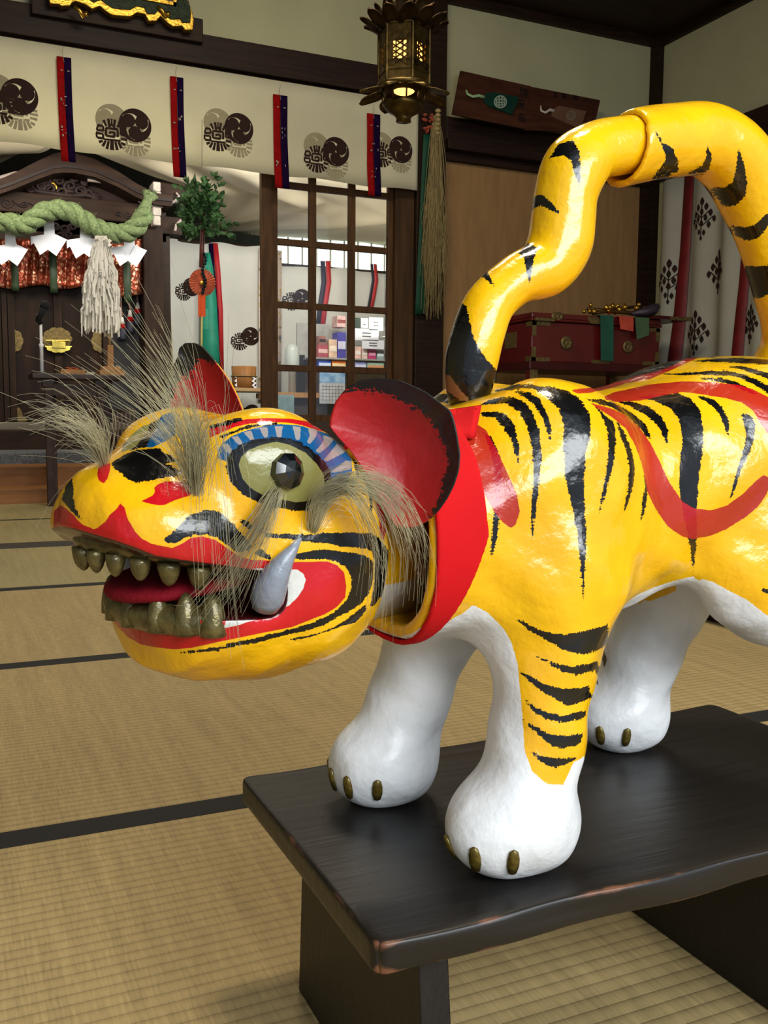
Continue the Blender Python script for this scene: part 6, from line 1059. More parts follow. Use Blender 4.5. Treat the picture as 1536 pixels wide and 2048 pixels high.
'body_red': [[(.0913,.3304),(.1044,.3325),(.1198,.3385),(.1291,.341),(.1365,.3425),(.1487,.3466),(.1609,.3493),(.1684,.352),(.1759,.3548),(.1879,.3614),(.1983,.363),(.1865,.3577),(.1731,.3511),(.1636,.3471),(.1543,.3432),(.1459,.3418),(.1375,.3405),(.1235,.3354),(.1151,.3333),(.104,.3293),(.0944,.3284)],[(.1149,.3266),(.126,.3315),(.1349,.3335),(.144,.3357),(.1529,.3379),(.1615,.3388),(.1703,.3398),(.1791,.3408),(.1865,.3406),(.1938,.3404),(.201,.3403),(.211,.3391),(.2214,.3381),(.2337,.3347),(.2449,.3288),(.2502,.3247),(.2556,.3207),(.2611,.3166),(.2667,.3126),(.2724,.3086),(.2719,.3006),(.2716,.2928),(.2717,.2849),(.272,.2769),(.2723,.269),(.2661,.2753),(.2598,.2817),(.2536,.2879),(.2479,.2943),(.2424,.3007),(.2362,.31),(.2313,.3185),(.2231,.3248),(.2113,.3279),(.203,.3293),(.1946,.3307),(.186,.3318),(.1775,.3328),(.1685,.3309),(.1596,.3291),(.1518,.3272),(.1439,.3254),(.1353,.3249),(.1264,.3242),(.1158,.3246)],[(.1043,.3213),(.1112,.3198),(.1183,.3182),(.1307,.3133),(.1361,.3089),(.1414,.3044),(.1456,.2988),(.1497,.2931),(.153,.2867),(.1563,.2802),(.1596,.273),(.163,.2657),(.1684,.2583),(.174,.2507),(.1829,.2454),(.1901,.2442),(.1975,.243),(.2101,.2459),(.2161,.2501),(.2221,.2543),(.2271,.2593),(.2324,.2643),(.2387,.2689),(.2428,.2675),(.2449,.2622),(.2417,.2537),(.2356,.2453),(.2253,.2368),(.2186,.2326),(.2117,.2284),(.1993,.2238),(.1921,.2229),(.1849,.2221),(.1754,.2251),(.1644,.2328),(.1598,.2388),(.155,.245),(.1509,.252),(.1471,.2587),(.1456,.265),(.144,.2714),(.1424,.2778),(.1397,.285),(.1371,.292),(.1333,.2983),(.1296,.3046),(.1196,.3123),(.1099,.318)],[(.0127,.2922),(.0146,.2987),(.0165,.3054),(.0273,.3062),(.0337,.3029),(.0379,.2961),(.0419,.2895),(.0459,.2816),(.0499,.2737),(.053,.2673),(.056,.2608),(.058,.2506),(.0557,.2417),(.0529,.2396),(.0478,.2434),(.042,.2508),(.0391,.2559),(.036,.2609),(.0329,.2673),(.0298,.2737),(.0273,.2794),(.0248,.2851),(.0185,.2908)]],
'tail_black': [[(-.0066,.3919),(-.0023,.3933),(.002,.3948),(.0062,.3964),(.0152,.3909),(.0169,.3844),(.0184,.3782),(.0198,.3725),(.0212,.3669),(.0241,.3621),(.0269,.3575),(.0301,.3536),(.0332,.3498),(.0361,.3466),(.0387,.3436),(.0393,.3388),(.0399,.334),(.0404,.3292),(.041,.3245),(.0415,.3197),(.042,.315),(.0373,.3149),(.0326,.3149),(.0277,.3149),(.0237,.3148),(.0192,.3147),(.0146,.3147),(.0095,.3147),(.0041,.3147),(-.0005,.3147),(-.0052,.3146),(-.0099,.3146),(-.0147,.3146),(-.0148,.3193),(-.0148,.324),(-.0149,.3287),(-.015,.3334),(-.0151,.3381),(-.0152,.3428),(-.0152,.3474),(-.0153,.3521),(-.0154,.3568),(-.0155,.3615),(-.0156,.3662),(-.0157,.3708),(-.0159,.3756),(-.016,.3802),(-.0129,.3841),(-.0097,.388)],[(.0193,.4176),(.0256,.4234),(.0306,.4134),(.0345,.4055),(.0297,.4101),(.0232,.4169)],[(.0512,.4322),(.0542,.4368),(.0571,.4421),(.0635,.4369),(.0627,.4292),(.0618,.4239),(.0609,.4188),(.0603,.4143),(.0596,.4099),(.0585,.4142),(.0574,.4186),(.0564,.4237),(.0554,.4291)],[(.0572,.4691),(.0583,.4736),(.0595,.478),(.0663,.4781),(.0717,.4727),(.0757,.4673),(.0797,.4621),(.0731,.466),(.0665,.4697),(.0614,.4697)],[(.0722,.5052),(.0754,.5099),(.0786,.5151),(.0834,.5162),(.0883,.5177),(.0905,.5124),(.0928,.5077),(.0935,.5016),(.0942,.4958),(.0941,.4911),(.094,.4866),(.0939,.4819),(.0921,.4872),(.0903,.4924),(.0877,.5009),(.082,.5058),(.0771,.5052)],[(.1178,.4833),(.122,.4883),(.1262,.4935),(.1347,.4972),(.1329,.4912),(.1278,.488),(.1229,.4853)]],
'tail_kraft': [[(-.0039,.3435),(.0043,.3411),(.0079,.3366),(.0113,.3322),(.0154,.3278),(.0194,.3235),(.0129,.3235),(.0079,.3271),(.0024,.3309),(-.0007,.3354),(-.0023,.3394)]],
'sleeve_black': [[(.1518,.5295),(.157,.523),(.1615,.5216),(.1662,.5203),(.1688,.5172),(.1715,.5144),(.1731,.5098),(.1689,.5074),(.1649,.5056),(.159,.5039),(.1532,.502),(.1567,.5058),(.1603,.5096),(.1612,.515),(.1589,.5181),(.1567,.5214),(.1542,.5253)],[(.1957,.5284),(.1982,.5249),(.2009,.5217),(.2005,.5184),(.2005,.5157),(.1971,.514),(.1947,.5142),(.1845,.511),(.189,.5129),(.194,.5157),(.1962,.521)],[(.2234,.5304),(.2264,.5252),(.2295,.52),(.2312,.5161),(.2328,.5121),(.2345,.508),(.2345,.5034),(.2345,.4988),(.2316,.4958),(.2287,.493),(.221,.4943),(.2169,.4988),(.2127,.5032),(.2083,.5072),(.2128,.5061),(.2176,.5055),(.2235,.5084),(.2235,.5133),(.2237,.5183),(.2235,.5223),(.2234,.5263)],[(.2302,.4795),(.2344,.4774),(.2389,.4757),(.2467,.4771),(.2496,.4802),(.2526,.4833),(.257,.486),(.2616,.4889),(.2664,.492),(.2671,.4859),(.2679,.4799),(.2621,.4781),(.2565,.4765),(.2541,.4725),(.2517,.4685),(.2478,.4673),(.2441,.4663),(.2399,.4687),(.2359,.4715)],[(.2419,.4482),(.2475,.4474),(.2514,.4453),(.2563,.4453),(.2616,.4455),(.2662,.4458),(.271,.4462),(.2759,.4467),(.281,.4473),(.2864,.4481),(.2921,.4491),(.2926,.4431),(.2931,.4371),(.2936,.4311),(.2941,.4252),(.2947,.4192),(.2892,.4193),(.284,.4196),(.279,.42),(.2741,.4206),(.2694,.4212),(.2649,.4219),(.26,.4201),(.2529,.4231),(.2497,.4283),(.2465,.4333),(.245,.4384),(.2435,.4433)]],
'ear_outline_near': [(.0201,.0128),(.0192,.0188),(.0159,.0284),(.0102,.035),(.0053,.0387),(-.0012,.0415),(-.01,.0429),(-.0187,.0427),(-.0282,.0413),(-.0375,.0377),(-.0452,.0341),(-.0544,.0277),(-.0612,.0228),(-.0636,.0165),(-.0656,.0081),(-.0676,-.0032),(-.067,-.0124),(-.0642,-.0217),(-.0598,-.0304),(-.0546,-.0378),(-.0485,-.0439),(-.0401,-.0487),(-.0322,-.0495),(-.0259,-.0487),(-.0195,-.0394),(-.0064,-.0178),(.0059,-.0018),(.015,.0069)],
'ear_black_near': [[(.011,.0343),(.002,.0366),(-.0061,.0346),(-.0156,.0351),(-.0236,.0306),(-.0314,.027),(-.04,.0213),(-.0454,.0163),(-.0501,.0107),(-.0532,.0043),(-.0563,-.002),(-.058,-.0091),(-.0573,-.0162),(-.0544,-.0242),(-.0519,-.0344),(-.0485,-.0425),(-.0615,-.0447),(-.076,-.0156),(-.0679,.0263),(-.0374,.0462),(-.006,.048),(.0143,.0424)]],
'ear_outline_far': [(.067,-.0221),(.0653,-.0074),(.0616,.004),(.0569,.0153),(.0509,.0245),(.05,.0301),(.0445,.0338),(.0368,.0337),(.0301,.0308),(.0235,.0244),(.0152,.0155),(.0069,.0052),(.0005,-.0058),(-.0051,-.0184),(-.0067,-.0294),(.0129,-.0329),(.0513,-.0318)],
'ear_black_far': [[(.071,-.0221),(.0667,-.0057),(.0604,.0162),(.0533,.0265),(.0532,.0362),(.0329,.0372),(.0198,.0259),(.0189,.018),(.0255,.0196),(.0312,.0225),(.0379,.0221),(.0418,.0167),(.0458,.0103),(.0517,.0088),(.0552,.0024),(.0593,-.0057),(.0619,-.0139),(.063,-.0221)]],
'tuft_nose': [(0.0865,0.002,0.0526),(0.0899,0.0044,0.0593),(0.0939,0.0065,0.068),(0.1002,0.0043,0.0756),(0.1098,-0.0002,0.08),(0.1194,-0.0048,0.0749)],
'tuft_brow': [(0.0603,0.0565,0.0377),(0.0645,0.0608,0.0482),(0.0688,0.0651,0.0621),(0.0779,0.0659,0.0837),(0.0882,0.0609,0.1006),(0.1024,0.053,0.1184)],
'tuft_fall': [(0.0601,0.0561,0.0382),(0.0657,0.0619,0.0551),(0.0681,0.07,0.0717),(0.0661,0.0765,0.0758),(0.0619,0.077,0.0542),(0.0589,0.0755,0.0185),(0.055,0.0747,-0.0183),(0.0492,0.074,-0.0621)],
'tuft_cheek': [(0.0196,0.0786,0.0373),(0.0271,0.083,0.0337),(0.0342,0.0828,0.02),(0.0422,0.0794,0.0048),(0.0478,0.0728,-0.0123),(0.0534,0.0638,-0.0271)],
'tuft_arc': [(-0.0048,0.0812,0.014),(-0.0023,0.0867,0.0235),(-0.0038,0.0928,0.037),(-0.0128,0.1044,0.0439),(-0.0256,0.1162,0.0393),(-0.0367,0.1218,0.0239),(-0.0452,0.1231,0.0011),(-0.0482,0.1178,-0.0286)],
'tuft_arc2': [(-0.0049,0.0811,0.0145),(-0.0028,0.087,0.0264),(-0.0062,0.0945,0.037),(-0.0143,0.1029,0.0371),(-0.0241,0.1075,0.0207),(-0.0311,0.1077,-0.0007),(-0.0308,0.1025,-0.0407)],
'tusk': [(0.0224,0.0698,-0.0308),(0.0227,0.0721,-0.0246),(0.0235,0.0764,-0.0168),(0.0213,0.0805,-0.0078),(0.0176,0.0832,-0.0006),(0.0135,0.085,0.005),(0.0089,0.0859,0.0108)],
'collar_end': [(-0.0085,-0.0128,0.3156),(0.0063,-0.0393,0.3195),(-0.0119,-0.0582,0.2972),(-0.0311,-0.0499,0.2974)],
}
# ------------------------------------------------------------------ the tiger
TA = math.radians(5)
TO = Vector((0.325, 0.612, 0.19))            # on the bench, between the front paws
EU = Vector((math.cos(TA), math.sin(TA), 0)); EV = Vector((math.sin(TA), -math.cos(TA), 0))
BODY_M = Matrix(((EU.x, EV.x, 0, TO.x), (EU.y, EV.y, 0, TO.y), (0, 0, 1, TO.z), (0, 0, 0, 1)))
BINV = BODY_M.inverted()
def bp(x, y, v):
    """body-local point (u, v, z) seen at pixel x, y on the lateral plane v"""
    o = BINV @ EYE; d = BINV.to_3x3() @ ray(x, y); t = (v-o.y)/d.y; return o+d*t
def bm_(x, y, v): p = bp(x, y, v); return (p.x, p.y, p.z)

def body_field(P):
    P = list(P)
    A = (P[0], np.abs(P[1]), P[2]); B = (P[0], -P[1], P[2])
    us = [-.08, -.04, 0, .04, .09, .14, .18, .23, .29, .35, .41, .46]
    zt = [.298, .306, .318, .328, .334, .333, .342, .360, .367, .363, .345, .30]
    zb = [.154, .154, .152, .144, .136, .155, .166, .176, .178, .165, .17, .21]
    hw = [.074, .078, .084, .090, .089, .082, .084, .092, .100, .096, .085, .05]
    d = loft(P, us, zt, zb, hw, 2.15)
    d = np.maximum(d, P[0]-.445)
    d = smin(d, ell(A, (.062, .048, .268), (.058, .048, .070)), .03)
    d = smin(d, ell(A, (.335, .058, .262), (.085, .050, .090)), .03)
    # near front leg, far front leg a little ahead
    d = smin(d, cone(P, (.055, .060, .19), (.036, .070, .085), .046, .0290), .035)
    d = smin(d, cone(P, (.036, .070, .085), (.022, .0735, .040), .0290, .036), .02)
    d = smin(d, ell(P, (.014, .0735, .032), (.049, .038, .036)), .018)
    d = smin(d, cone(B, (.048, .058, .19), (.018, .070, .085), .046, .0290), .035)
    d = smin(d, cone(B, (.018, .070, .085), (.000, .0735, .038), .0290, .036), .02)
    d = smin(d, ell(B, (-.006, .0735, .030), (.047, .037, .034)), .018)
    # hind legs: the far one under the belly, the near one stepping back
    d = smin(d, cone(B, (.325, .060, .20), (.275, .070, .085), .054, .0300), .035)
    d = smin(d, cone(B, (.275, .070, .085), (.262, .0735, .038), .0300, .036), .02)
    d = smin(d, ell(B, (.254, .0735, .030), (.045, .037, .033)), .018)
    d = smin(d, ell(P, (.312, .068, .192), (.110, .046, .070)), .02)
    d = smin(d, cone(P, (.370, .062, .20), (.395, .072, .085), .056, .0300), .03)
    d = smin(d, cone(P, (.395, .072, .085), (.390, .0735, .038), .0300, .036), .02)
    d = smin(d, ell(P, (.382, .0735, .030), (.045, .037, .033)), .018)
    d = smax(d, .0005-P[2], .004)
    # hand-modelled paper surface: slow lumps
    d = d+.0012*np.sin(P[0]*95+np.sin(P[2]*60))*np.sin(P[2]*88+P[1]*70)
    # open neck with a thick rim
    fr = (P[0]+.048)+(P[2]-.21)*.03+np.abs(P[1])*.10
    inner = loft(P, us, [z-.011 for z in zt], [z+.011 for z in zb], [q-.010 for q in hw], 2.15)
    d = smax(d, -smax(inner, P[0]-.04, .01), .004)
    d = smax(d, -fr-.0, .006)
    return d
V, F = surface_net(body_field, (-.08, -.125, -.008), (.46, .125, .39), .0034)
V = relax(V, F, 2)
body_me = quadmesh('body', V, F, 1)

# ---- the head: x forward, y towards its left ear, z up
HPHI = math.radians(21)
HO = Vector((.160, .600, .420))
HF = Vector((-math.cos(HPHI), -math.sin(HPHI), 0)); HL = Vector((math.sin(HPHI), -math.cos(HPHI), 0))
HEAD_M = Matrix(((HF.x, HL.x, 0, HO.x), (HF.y, HL.y, 0, HO.y), (0, 0, 1, HO.z), (0, 0, 0, 1)))
HINV = HEAD_M.inverted()
def mouth_wedge(P):
    roof = .006-(.100-P[0])*.21+.010*np.clip((P[0]-.085)/.03, 0, 1)
    floor_ = -.036+(P[0]-.02)*.05
    return smax(smax(P[2]-roof, floor_-P[2], .004), .012-P[0], .012)
def head_field(P):
    P = list(P); A = (P[0], np.abs(P[1]), P[2]); ya = A[1]
    hx = [-.098, -.090, -.075, -.05, -.02, .01, .035, .060, .078, .092, .101, .106]
    # cranium, cheeks and snout above the mouth
    zt = [.020, .045, .066, .079, .083, .081, .076, .066, .056, .046, .034, .014]
    zb = [-.020, -.050, -.068, -.082, -.090, -.089, -.083, -.074, -.062, -.042, -.020, .000]
    hw = [.024, .046, .064, .077, .081, .078, .072, .062, .053, .043, .030, .012]
    up = loft(P, hx, zt, zb, hw, 2.4)
    up = smin(up, ell(P, (.083, 0, .020), (.026, .040, .029)), .012)      # nose pad
    up = smin(up, ell(A, (.060, .034, .014), (.036, .031, .026)), .015)   # whisker pads
    up = smin(up, ell(A, (.004, .045, .050), (.044, .037, .036)), .014)   # eye sockets
    up = smin(up, ell(A, (-.040, .050, -.01), (.046, .036, .060)), .02)   # cheeks
    # mouth: a wedge cut right across, lower jaw shorter than the snout
    wedge = mouth_wedge(P)
    d = smax(up, -wedge, .003)
    # the lower jaw ends behind the nose
    chop = smax(P[0]+ya*ya*3.5-(P[2]+.05)*.25-.064, P[2]+.012, .004)
    d = smax(d, chop-.0, .008) if False else np.maximum(d, -smax(-(P[0]+ya*ya*3.5-(P[2]+.05)*.25-.064), P[2]+.016, .004))
    d = d+.0008*np.sin(P[0]*120+P[2]*40)*np.sin(P[2]*110+P[1]*60)
    return d
V, F = surface_net(head_field, (-.125, -.10, -.10), (.14, .10, .10), .0022)
V = relax(V, F, 1)
head_me = quadmesh('head', V, F, 1)

# ---- painting: every painted shape is an outline in metres on the surface of its own part;
# each layer becomes a signed-distance attribute that the shader turns into a brushed edge
def poly_sd(A, B, polys, far=.012):
    """signed distance of points (A, B) to the union of closed outlines (negative inside)"""
    best = np.full(len(A), far, np.float32)
    for P in polys:
        P = np.asarray(P, np.float32); x0, y0 = P.min(0)-far; x1, y1 = P.max(0)+far
        sel = np.where((A > x0) & (A < x1) & (B > y0) & (B < y1))[0]
        if not len(sel): continue
        a, b = A[sel], B[sel]; d = np.full(len(sel), 1e9, np.float32); ins = np.zeros(len(sel), bool)
        for i in range(len(P)):
            p, q = P[i], P[(i+1) % len(P)]; e = q-p; w_ = (a-p[0], b-p[1])
            t = np.clip((w_[0]*e[0]+w_[1]*e[1])/max(float(e@e), 1e-12), 0, 1)
            d = np.minimum(d, (w_[0]-e[0]*t)**2+(w_[1]-e[1]*t)**2)
            c = (p[1] <= b) != (q[1] <= b)
            if e[1] != 0: ins ^= c & (a < p[0]+(b-p[1])*e[0]/e[1])
        d = np.sqrt(d)*np.where(ins, -1, 1); best[sel] = np.minimum(best[sel], d)
    return np.clip(best, -far, far)
def side_coords(me, D):
    """(a, z, y) of each vertex on the painted side; D is the horizontal direction the side faces.
    Vertices turned away take the mirror image, so both flanks carry the same painting."""
    V = coords(me); N = norms(me); y = V[:, 1].copy(); away = N[:, 0]*D[0]+N[:, 1]*D[1] < -.02
    y[away] *= -1
    return V[:, 0]*D[1]-y*D[0], V[:, 2], y
def painted(name, layers, base, rag=.0011, nscale=(110, 110, 760), rough=.22, coat=.35, bump=.38, bscale=38):
    """glossy paint: base colour, then layers (attribute, colour, raggedness, opacity) one over the other"""
    m = bpy.data.materials.new(name); m.use_nodes = True; nt = m.node_tree; N = nt.nodes; L = nt.links
    b = N['Principled BSDF']; b.inputs['Roughness'].default_value = rough; b.inputs['Coat Weight'].default_value = coat; b.inputs['Coat Roughness'].default_value = .04
    tc = N.new('ShaderNodeTexCoord'); mp = N.new('ShaderNodeMapping'); mp.inputs['Scale'].default_value = nscale; L.new(tc.outputs['Object'], mp.inputs[0])
    # brushed hairs along the edges: one noise drawn out sideways, one drawn out up and down
    fa = N.new('ShaderNodeTexNoise'); fa.inputs['Scale'].default_value = 1; fa.inputs['Detail'].default_value = 2; L.new(mp.outputs[0], fa.inputs['Vector'])
    mp2 = N.new('ShaderNodeMapping'); mp2.inputs['Scale'].default_value = (nscale[2], nscale[2], nscale[0]); L.new(tc.outputs['Object'], mp2.inputs[0])
    fb = N.new('ShaderNodeTexNoise'); fb.inputs['Scale'].default_value = 1; fb.inputs['Detail'].default_value = 2; L.new(mp2.outputs[0], fb.inputs['Vector'])
    fz = N.new('ShaderNodeMix'); fz.data_type = 'FLOAT'; fz.inputs[0].default_value = .5; L.new(fa.outputs[0], fz.inputs[2]); L.new(fb.outputs[0], fz.inputs[3])
    bn = N.new('ShaderNodeTexNoise'); bn.inputs['Scale'].default_value = 14; bn.inputs['Detail'].default_value = 5; L.new(tc.outputs['Object'], bn.inputs['Vector'])
    def mixc(c1, c2, f, frm=None):
        x = N.new('ShaderNodeMix'); x.data_type = 'RGBA'
        if frm is None: x.inputs[6].default_value = c1
        else: L.new(frm, x.inputs[6])
        if isinstance(c2, tuple): x.inputs[7].default_value = c2
        else: L.new(c2, x.inputs[7])
        L.new(f, x.inputs[0]); return x.outputs[2]
    r = N.new('ShaderNodeMapRange'); r.inputs[1].default_value = .35; r.inputs[2].default_value = .68; L.new(bn.outputs[0], r.inputs[0])
    cur = mixc(lin(base[0]), lin(base[1]), r.outputs[0])
    for (an, col, rg, op) in layers:
        at_ = N.new('ShaderNodeAttribute'); at_.attribute_name = an
        s_ = N.new('ShaderNodeMath'); s_.operation = 'MULTIPLY_ADD'; L.new(fz.outputs[0], s_.inputs[0]); s_.inputs[1].default_value = rg*5; L.new(at_.outputs['Fac'], s_.inputs[2])
        f_ = N.new('ShaderNodeMapRange'); f_.inputs[1].default_value = rg*2.5+.0005; f_.inputs[2].default_value = rg*2.5+.0002; f_.inputs[3].default_value = 0; f_.inputs[4].default_value = op
        L.new(s_.outputs[0], f_.inputs[0])
        v = mixc(lin(col), tuple(k*.75 for k in lin(col)[:3])+(1,), r.outputs[0])
        cur = mixc(None, v, f_.outputs[0], cur)
        if an == 'white':
            q_ = N.new('ShaderNodeMapRange'); q_.inputs[3].default_value = rough; q_.inputs[4].default_value = .38; L.new(f_.outputs[0], q_.inputs[0]); L.new(q_.outputs[0], b.inputs['Roughness'])
            q2 = N.new('ShaderNodeMapRange'); q2.inputs[3].default_value = coat; q2.inputs[4].default_value = .08; L.new(f_.outputs[0], q2.inputs[0]); L.new(q2.outputs[0], b.inputs['Coat Weight'])
    L.new(cur, b.inputs['Base Color'])
    n2 = N.new('ShaderNodeTexNoise'); n2.inputs['Scale'].default_value = bscale; n2.inputs['Detail'].default_value = 5; n2.inputs['Roughness'].default_value = .5; L.new(tc.outputs['Object'], n2.inputs['Vector'])
    bu = N.new('ShaderNodeBump'); bu.inputs['Strength'].default_value = bump; bu.inputs['Distance'].default_value = .008; L.new(n2.outputs[0], bu.inputs['Height']); L.new(bu.outputs[0], b.inputs['Normal'])
    return m

DB = (-.63, .777)      # the way the body's painted side faces
DH = (.59, .807)       # the same for the head

# ---- the tail: a sleeve that rises from the rump and a loose front piece pushed into it
TAILP = [(.022,0,.327,.0150),(.023,0,.337,.0180),(.025,0,.355,.0198),(.031,0,.375,.0194),(.042,0,.396,.0184),(.065,0,.414,.0187),(.091,0,.425,.022),(.104,0,.442,.0249),(.107,0,.462,.0245),(.109,0,.481,.024),(.118,0,.502,.0253),(.137,0,.517,.0224),(.162,0,.524,.022),(.189,0,.531,.0216)]
TAILS = [(.160,0,.521,.0282),(.211,0,.535,.0285),(.256,0,.543,.0291),(.294,0,.53,.0307),(.327,0,.498,.0306),(.35,0,.462,.0285),(.365,0,.428,.027),(.375,0,.398,.0255),(.383,0,.375,.0311),(.384,0,.355,.039)]
def chain(P, pts, k):
    A = np.array(pts, np.float64); n = (len(A)-1)*6; d = None; Q = []
    for i in range(n+1):
        t = i/n*(len(A)-1); j = min(int(t), len(A)-2); f = t-j; p0, p1, p2, p3 = A[max(j-1, 0)], A[j], A[j+1], A[min(j+2, len(A)-1)]
        Q.append(.5*((2*p1)+(p2-p0)*f+(2*p0-5*p1+4*p2-p3)*f*f+(3*p1-p0-3*p2+p3)*f**3))
    for a, b in zip(Q[:-1], Q[1:]):
        c_ = cone(P, a[:3], b[:3], float(a[3]), float(b[3])); d = c_ if d is None else np.minimum(d, c_)
    return d
def tail_field(P): return chain(P, TAILP, .006)+.0006*np.sin(P[0]*70)*np.sin(P[2]*60+P[1]*50)
def sleeve_field(P):
    d = chain(P, TAILS, .008)+.0006*np.sin(P[0]*60)*np.sin(P[2]*70+P[1]*50)
    cut = (.166-P[0])+(P[2]-.52)*.05
    bore = cone(P, (.12, 0, .513), (.200, 0, .531), .0236, .0236)
    return np.maximum(smax(d, cut, .002), -bore)
V, F = surface_net(tail_field, (-.005, -.035, .31), (.225, .035, .57), .0024); tail_me = quadmesh('tail', relax(V, F, 1), F, 1)
V, F = surface_net(sleeve_field, (.12, -.045, .31), (.43, .045, .59), .0026); sleeve_me = quadmesh('tail_sleeve', relax(V, F, 1), F, 1)
EARS = {'near': ((-.052, .070, .062), (.93, .36, 0)), 'far': ((-.050, -.052, .100), (.93, .36, 0))}
#PAINTUSE
tiger = thing('papier_mache_tiger', 'large glossy yellow papier-mache tiger with black stripes and gaping mouth standing on the black bench', 'tiger figure', TO, TA)
TM = Matrix.Translation(TO) @ Matrix.Rotation(TA, 4, 'Z')
def mirror_y(me): me.transform(Matrix.Scale(-1, 4, (0, 1, 0))); me.flip_normals(); me.update()
def inside_attr(me, f): 
    V = coords(me); return f([V[:, 0], V[:, 1], V[:, 2]])
# body
a, b, y = side_coords(body_me, DB)
far_ = lambda s, c: np.where(c, s, .012)
white = np.minimum(far_(poly_sd(a, b, PAINT['body_white_near']), y > -.2), far_(poly_sd(a, b, PAINT['body_white_far']), y < .012))
N_ = norms(body_me); V_ = coords(body_me)
inner_leg = np.where((V_[:, 2] < .145) & (N_[:, 1]*np.sign(V_[:, 1]) < -.25), -.003, .012)     # inner faces of the legs
under = poly_sd(a, b, PAINT['body_white_under'])
white = np.minimum(np.minimum(white, inner_leg), far_(under, (y < .05) | (V_[:, 0] > .16)))
belly = (V_[:, 2]-.163-.018*np.clip((V_[:, 0]-.1)/.1, 0, 1)-np.abs(V_[:, 1])*.15); white = np.minimum(white, np.clip(far_(belly, N_[:, 2] < -.55), -.012, .012))
attr(body_me, 'white', np.clip(white, -.012, .012)); attr(body_me, 'black', poly_sd(a, b, PAINT['body_black'])); attr(body_me, 'red', poly_sd(a, b, PAINT['body_red']))
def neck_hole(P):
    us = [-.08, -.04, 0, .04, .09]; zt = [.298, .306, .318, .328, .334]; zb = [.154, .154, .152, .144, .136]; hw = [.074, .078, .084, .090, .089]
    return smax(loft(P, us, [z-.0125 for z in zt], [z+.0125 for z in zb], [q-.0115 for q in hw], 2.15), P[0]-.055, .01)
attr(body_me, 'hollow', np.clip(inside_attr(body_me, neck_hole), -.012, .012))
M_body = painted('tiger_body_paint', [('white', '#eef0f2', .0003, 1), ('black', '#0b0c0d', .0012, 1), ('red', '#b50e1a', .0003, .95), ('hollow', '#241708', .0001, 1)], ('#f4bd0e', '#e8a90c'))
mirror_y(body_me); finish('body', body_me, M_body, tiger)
# tail
for me_, key, nm, par in ((tail_me, 'tail', 'tail', tiger), (sleeve_me, 'sleeve', 'tail_sleeve', tiger)):
    a, b, y = side_coords(me_, DB); attr(me_, 'black', poly_sd(a, b, PAINT[key+'_black']))
    if key == 'tail': attr(me_, 'kraft', poly_sd(a, b, PAINT['tail_kraft']))
M_tail = painted('tiger_tail_paint', [('black', '#0b0c0d', .0011, 1), ('kraft', '#8a5a34', .0008, 1)], ('#f4bf0f', '#e9ab0d'))
M_slv = painted('tiger_sleeve_paint', [('black', '#0b0c0d', .0011, 1)], ('#f4bf0f', '#e9ab0d'))
mirror_y(tail_me); mirror_y(sleeve_me)
sl = finish('tail_sleeve', sleeve_me, M_slv, tiger); finish('tail', tail_me, M_tail, tiger)
# red cloth collar round the neck opening
def collar_field(P):
    us = [-.08, -.04, 0, .04, .09, .14]; zt = [.298, .306, .318, .328, .334, .333]; zb = [.154, .154, .152, .144, .136, .155]; hw = [.074, .078, .084, .090, .089, .082]
    d = loft(P, us, zt, zb, hw, 2.15)
    sh = np.abs(d-.0015)-.0016
    f = (P[2]-.155)/.15                                   # the band widens towards the top
    x0 = P[0]+.0455+(P[2]-.21)*.03+np.abs(P[1])*.10
    wd = .010+.027*np.clip(f*1.9, 0, 1)
    return smax(sh, np.maximum(-x0, x0-wd), .001)
V, F = surface_net(collar_field, (-.085, -.1, .14), (.04, .1, .335), .0016)
collar_me = quadmesh('cloth_collar', relax(V, F, 3), F, 0); mirror_y(collar_me)
M_felt = mat('red_cotton_cloth', '#c60d13', .85, spec=.2, var=.05, bump=.03, bscale=300)
col_o = finish('cloth_collar', collar_me, M_felt, tiger); col_o['label'] = 'plain red cloth collar'
CE = PAINT['collar_end']
fl = MB().sheet([[tuple((np.array(CE[0])*(1-i/5)+np.array(CE[1])*i/5)*(1-j/4)+(np.array(CE[3])*(1-i/5)+np.array(CE[2])*i/5)*j/4) for i in range(6)] for j in range(5)], .0018, (0, 1, .2))
o = fl.build('collar_end', M_felt, None, True); o.parent = col_o

# head
HEAD_L = TM.inverted() @ HEAD_M
a, b, y = side_coords(head_me, DH)
for k in ('red', 'blue', 'lash', 'black', 'olive', 'white'): attr(head_me, k, poly_sd(a, b, PAINT['head_'+k]))
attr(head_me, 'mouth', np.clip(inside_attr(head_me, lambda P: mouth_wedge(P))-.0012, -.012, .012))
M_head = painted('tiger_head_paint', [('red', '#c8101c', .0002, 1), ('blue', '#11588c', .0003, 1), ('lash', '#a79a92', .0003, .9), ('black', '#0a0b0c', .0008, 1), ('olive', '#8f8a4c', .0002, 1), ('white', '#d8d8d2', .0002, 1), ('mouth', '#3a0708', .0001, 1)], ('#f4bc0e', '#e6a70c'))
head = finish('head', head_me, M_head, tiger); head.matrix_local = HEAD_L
# neck tube that reaches back into the body
nk = MB(); nk.tube([(-.055, 0, -.012), (-.10, .000, -.018), (-.16, -.004, -.022)], [.050, .052, .052], 32)
no = nk.build('neck', None, None, True); no.parent = head
attr(no.data, 'white', coords(no.data)[:, 2]+.035); attr(no.data, 'black', np.full(len(no.data.vertices), .01))
no.data.materials.append(painted('tiger_neck_paint', [('white', '#dcdcd8', .0003, 1)], ('#eeb80c', '#d79a0a')))
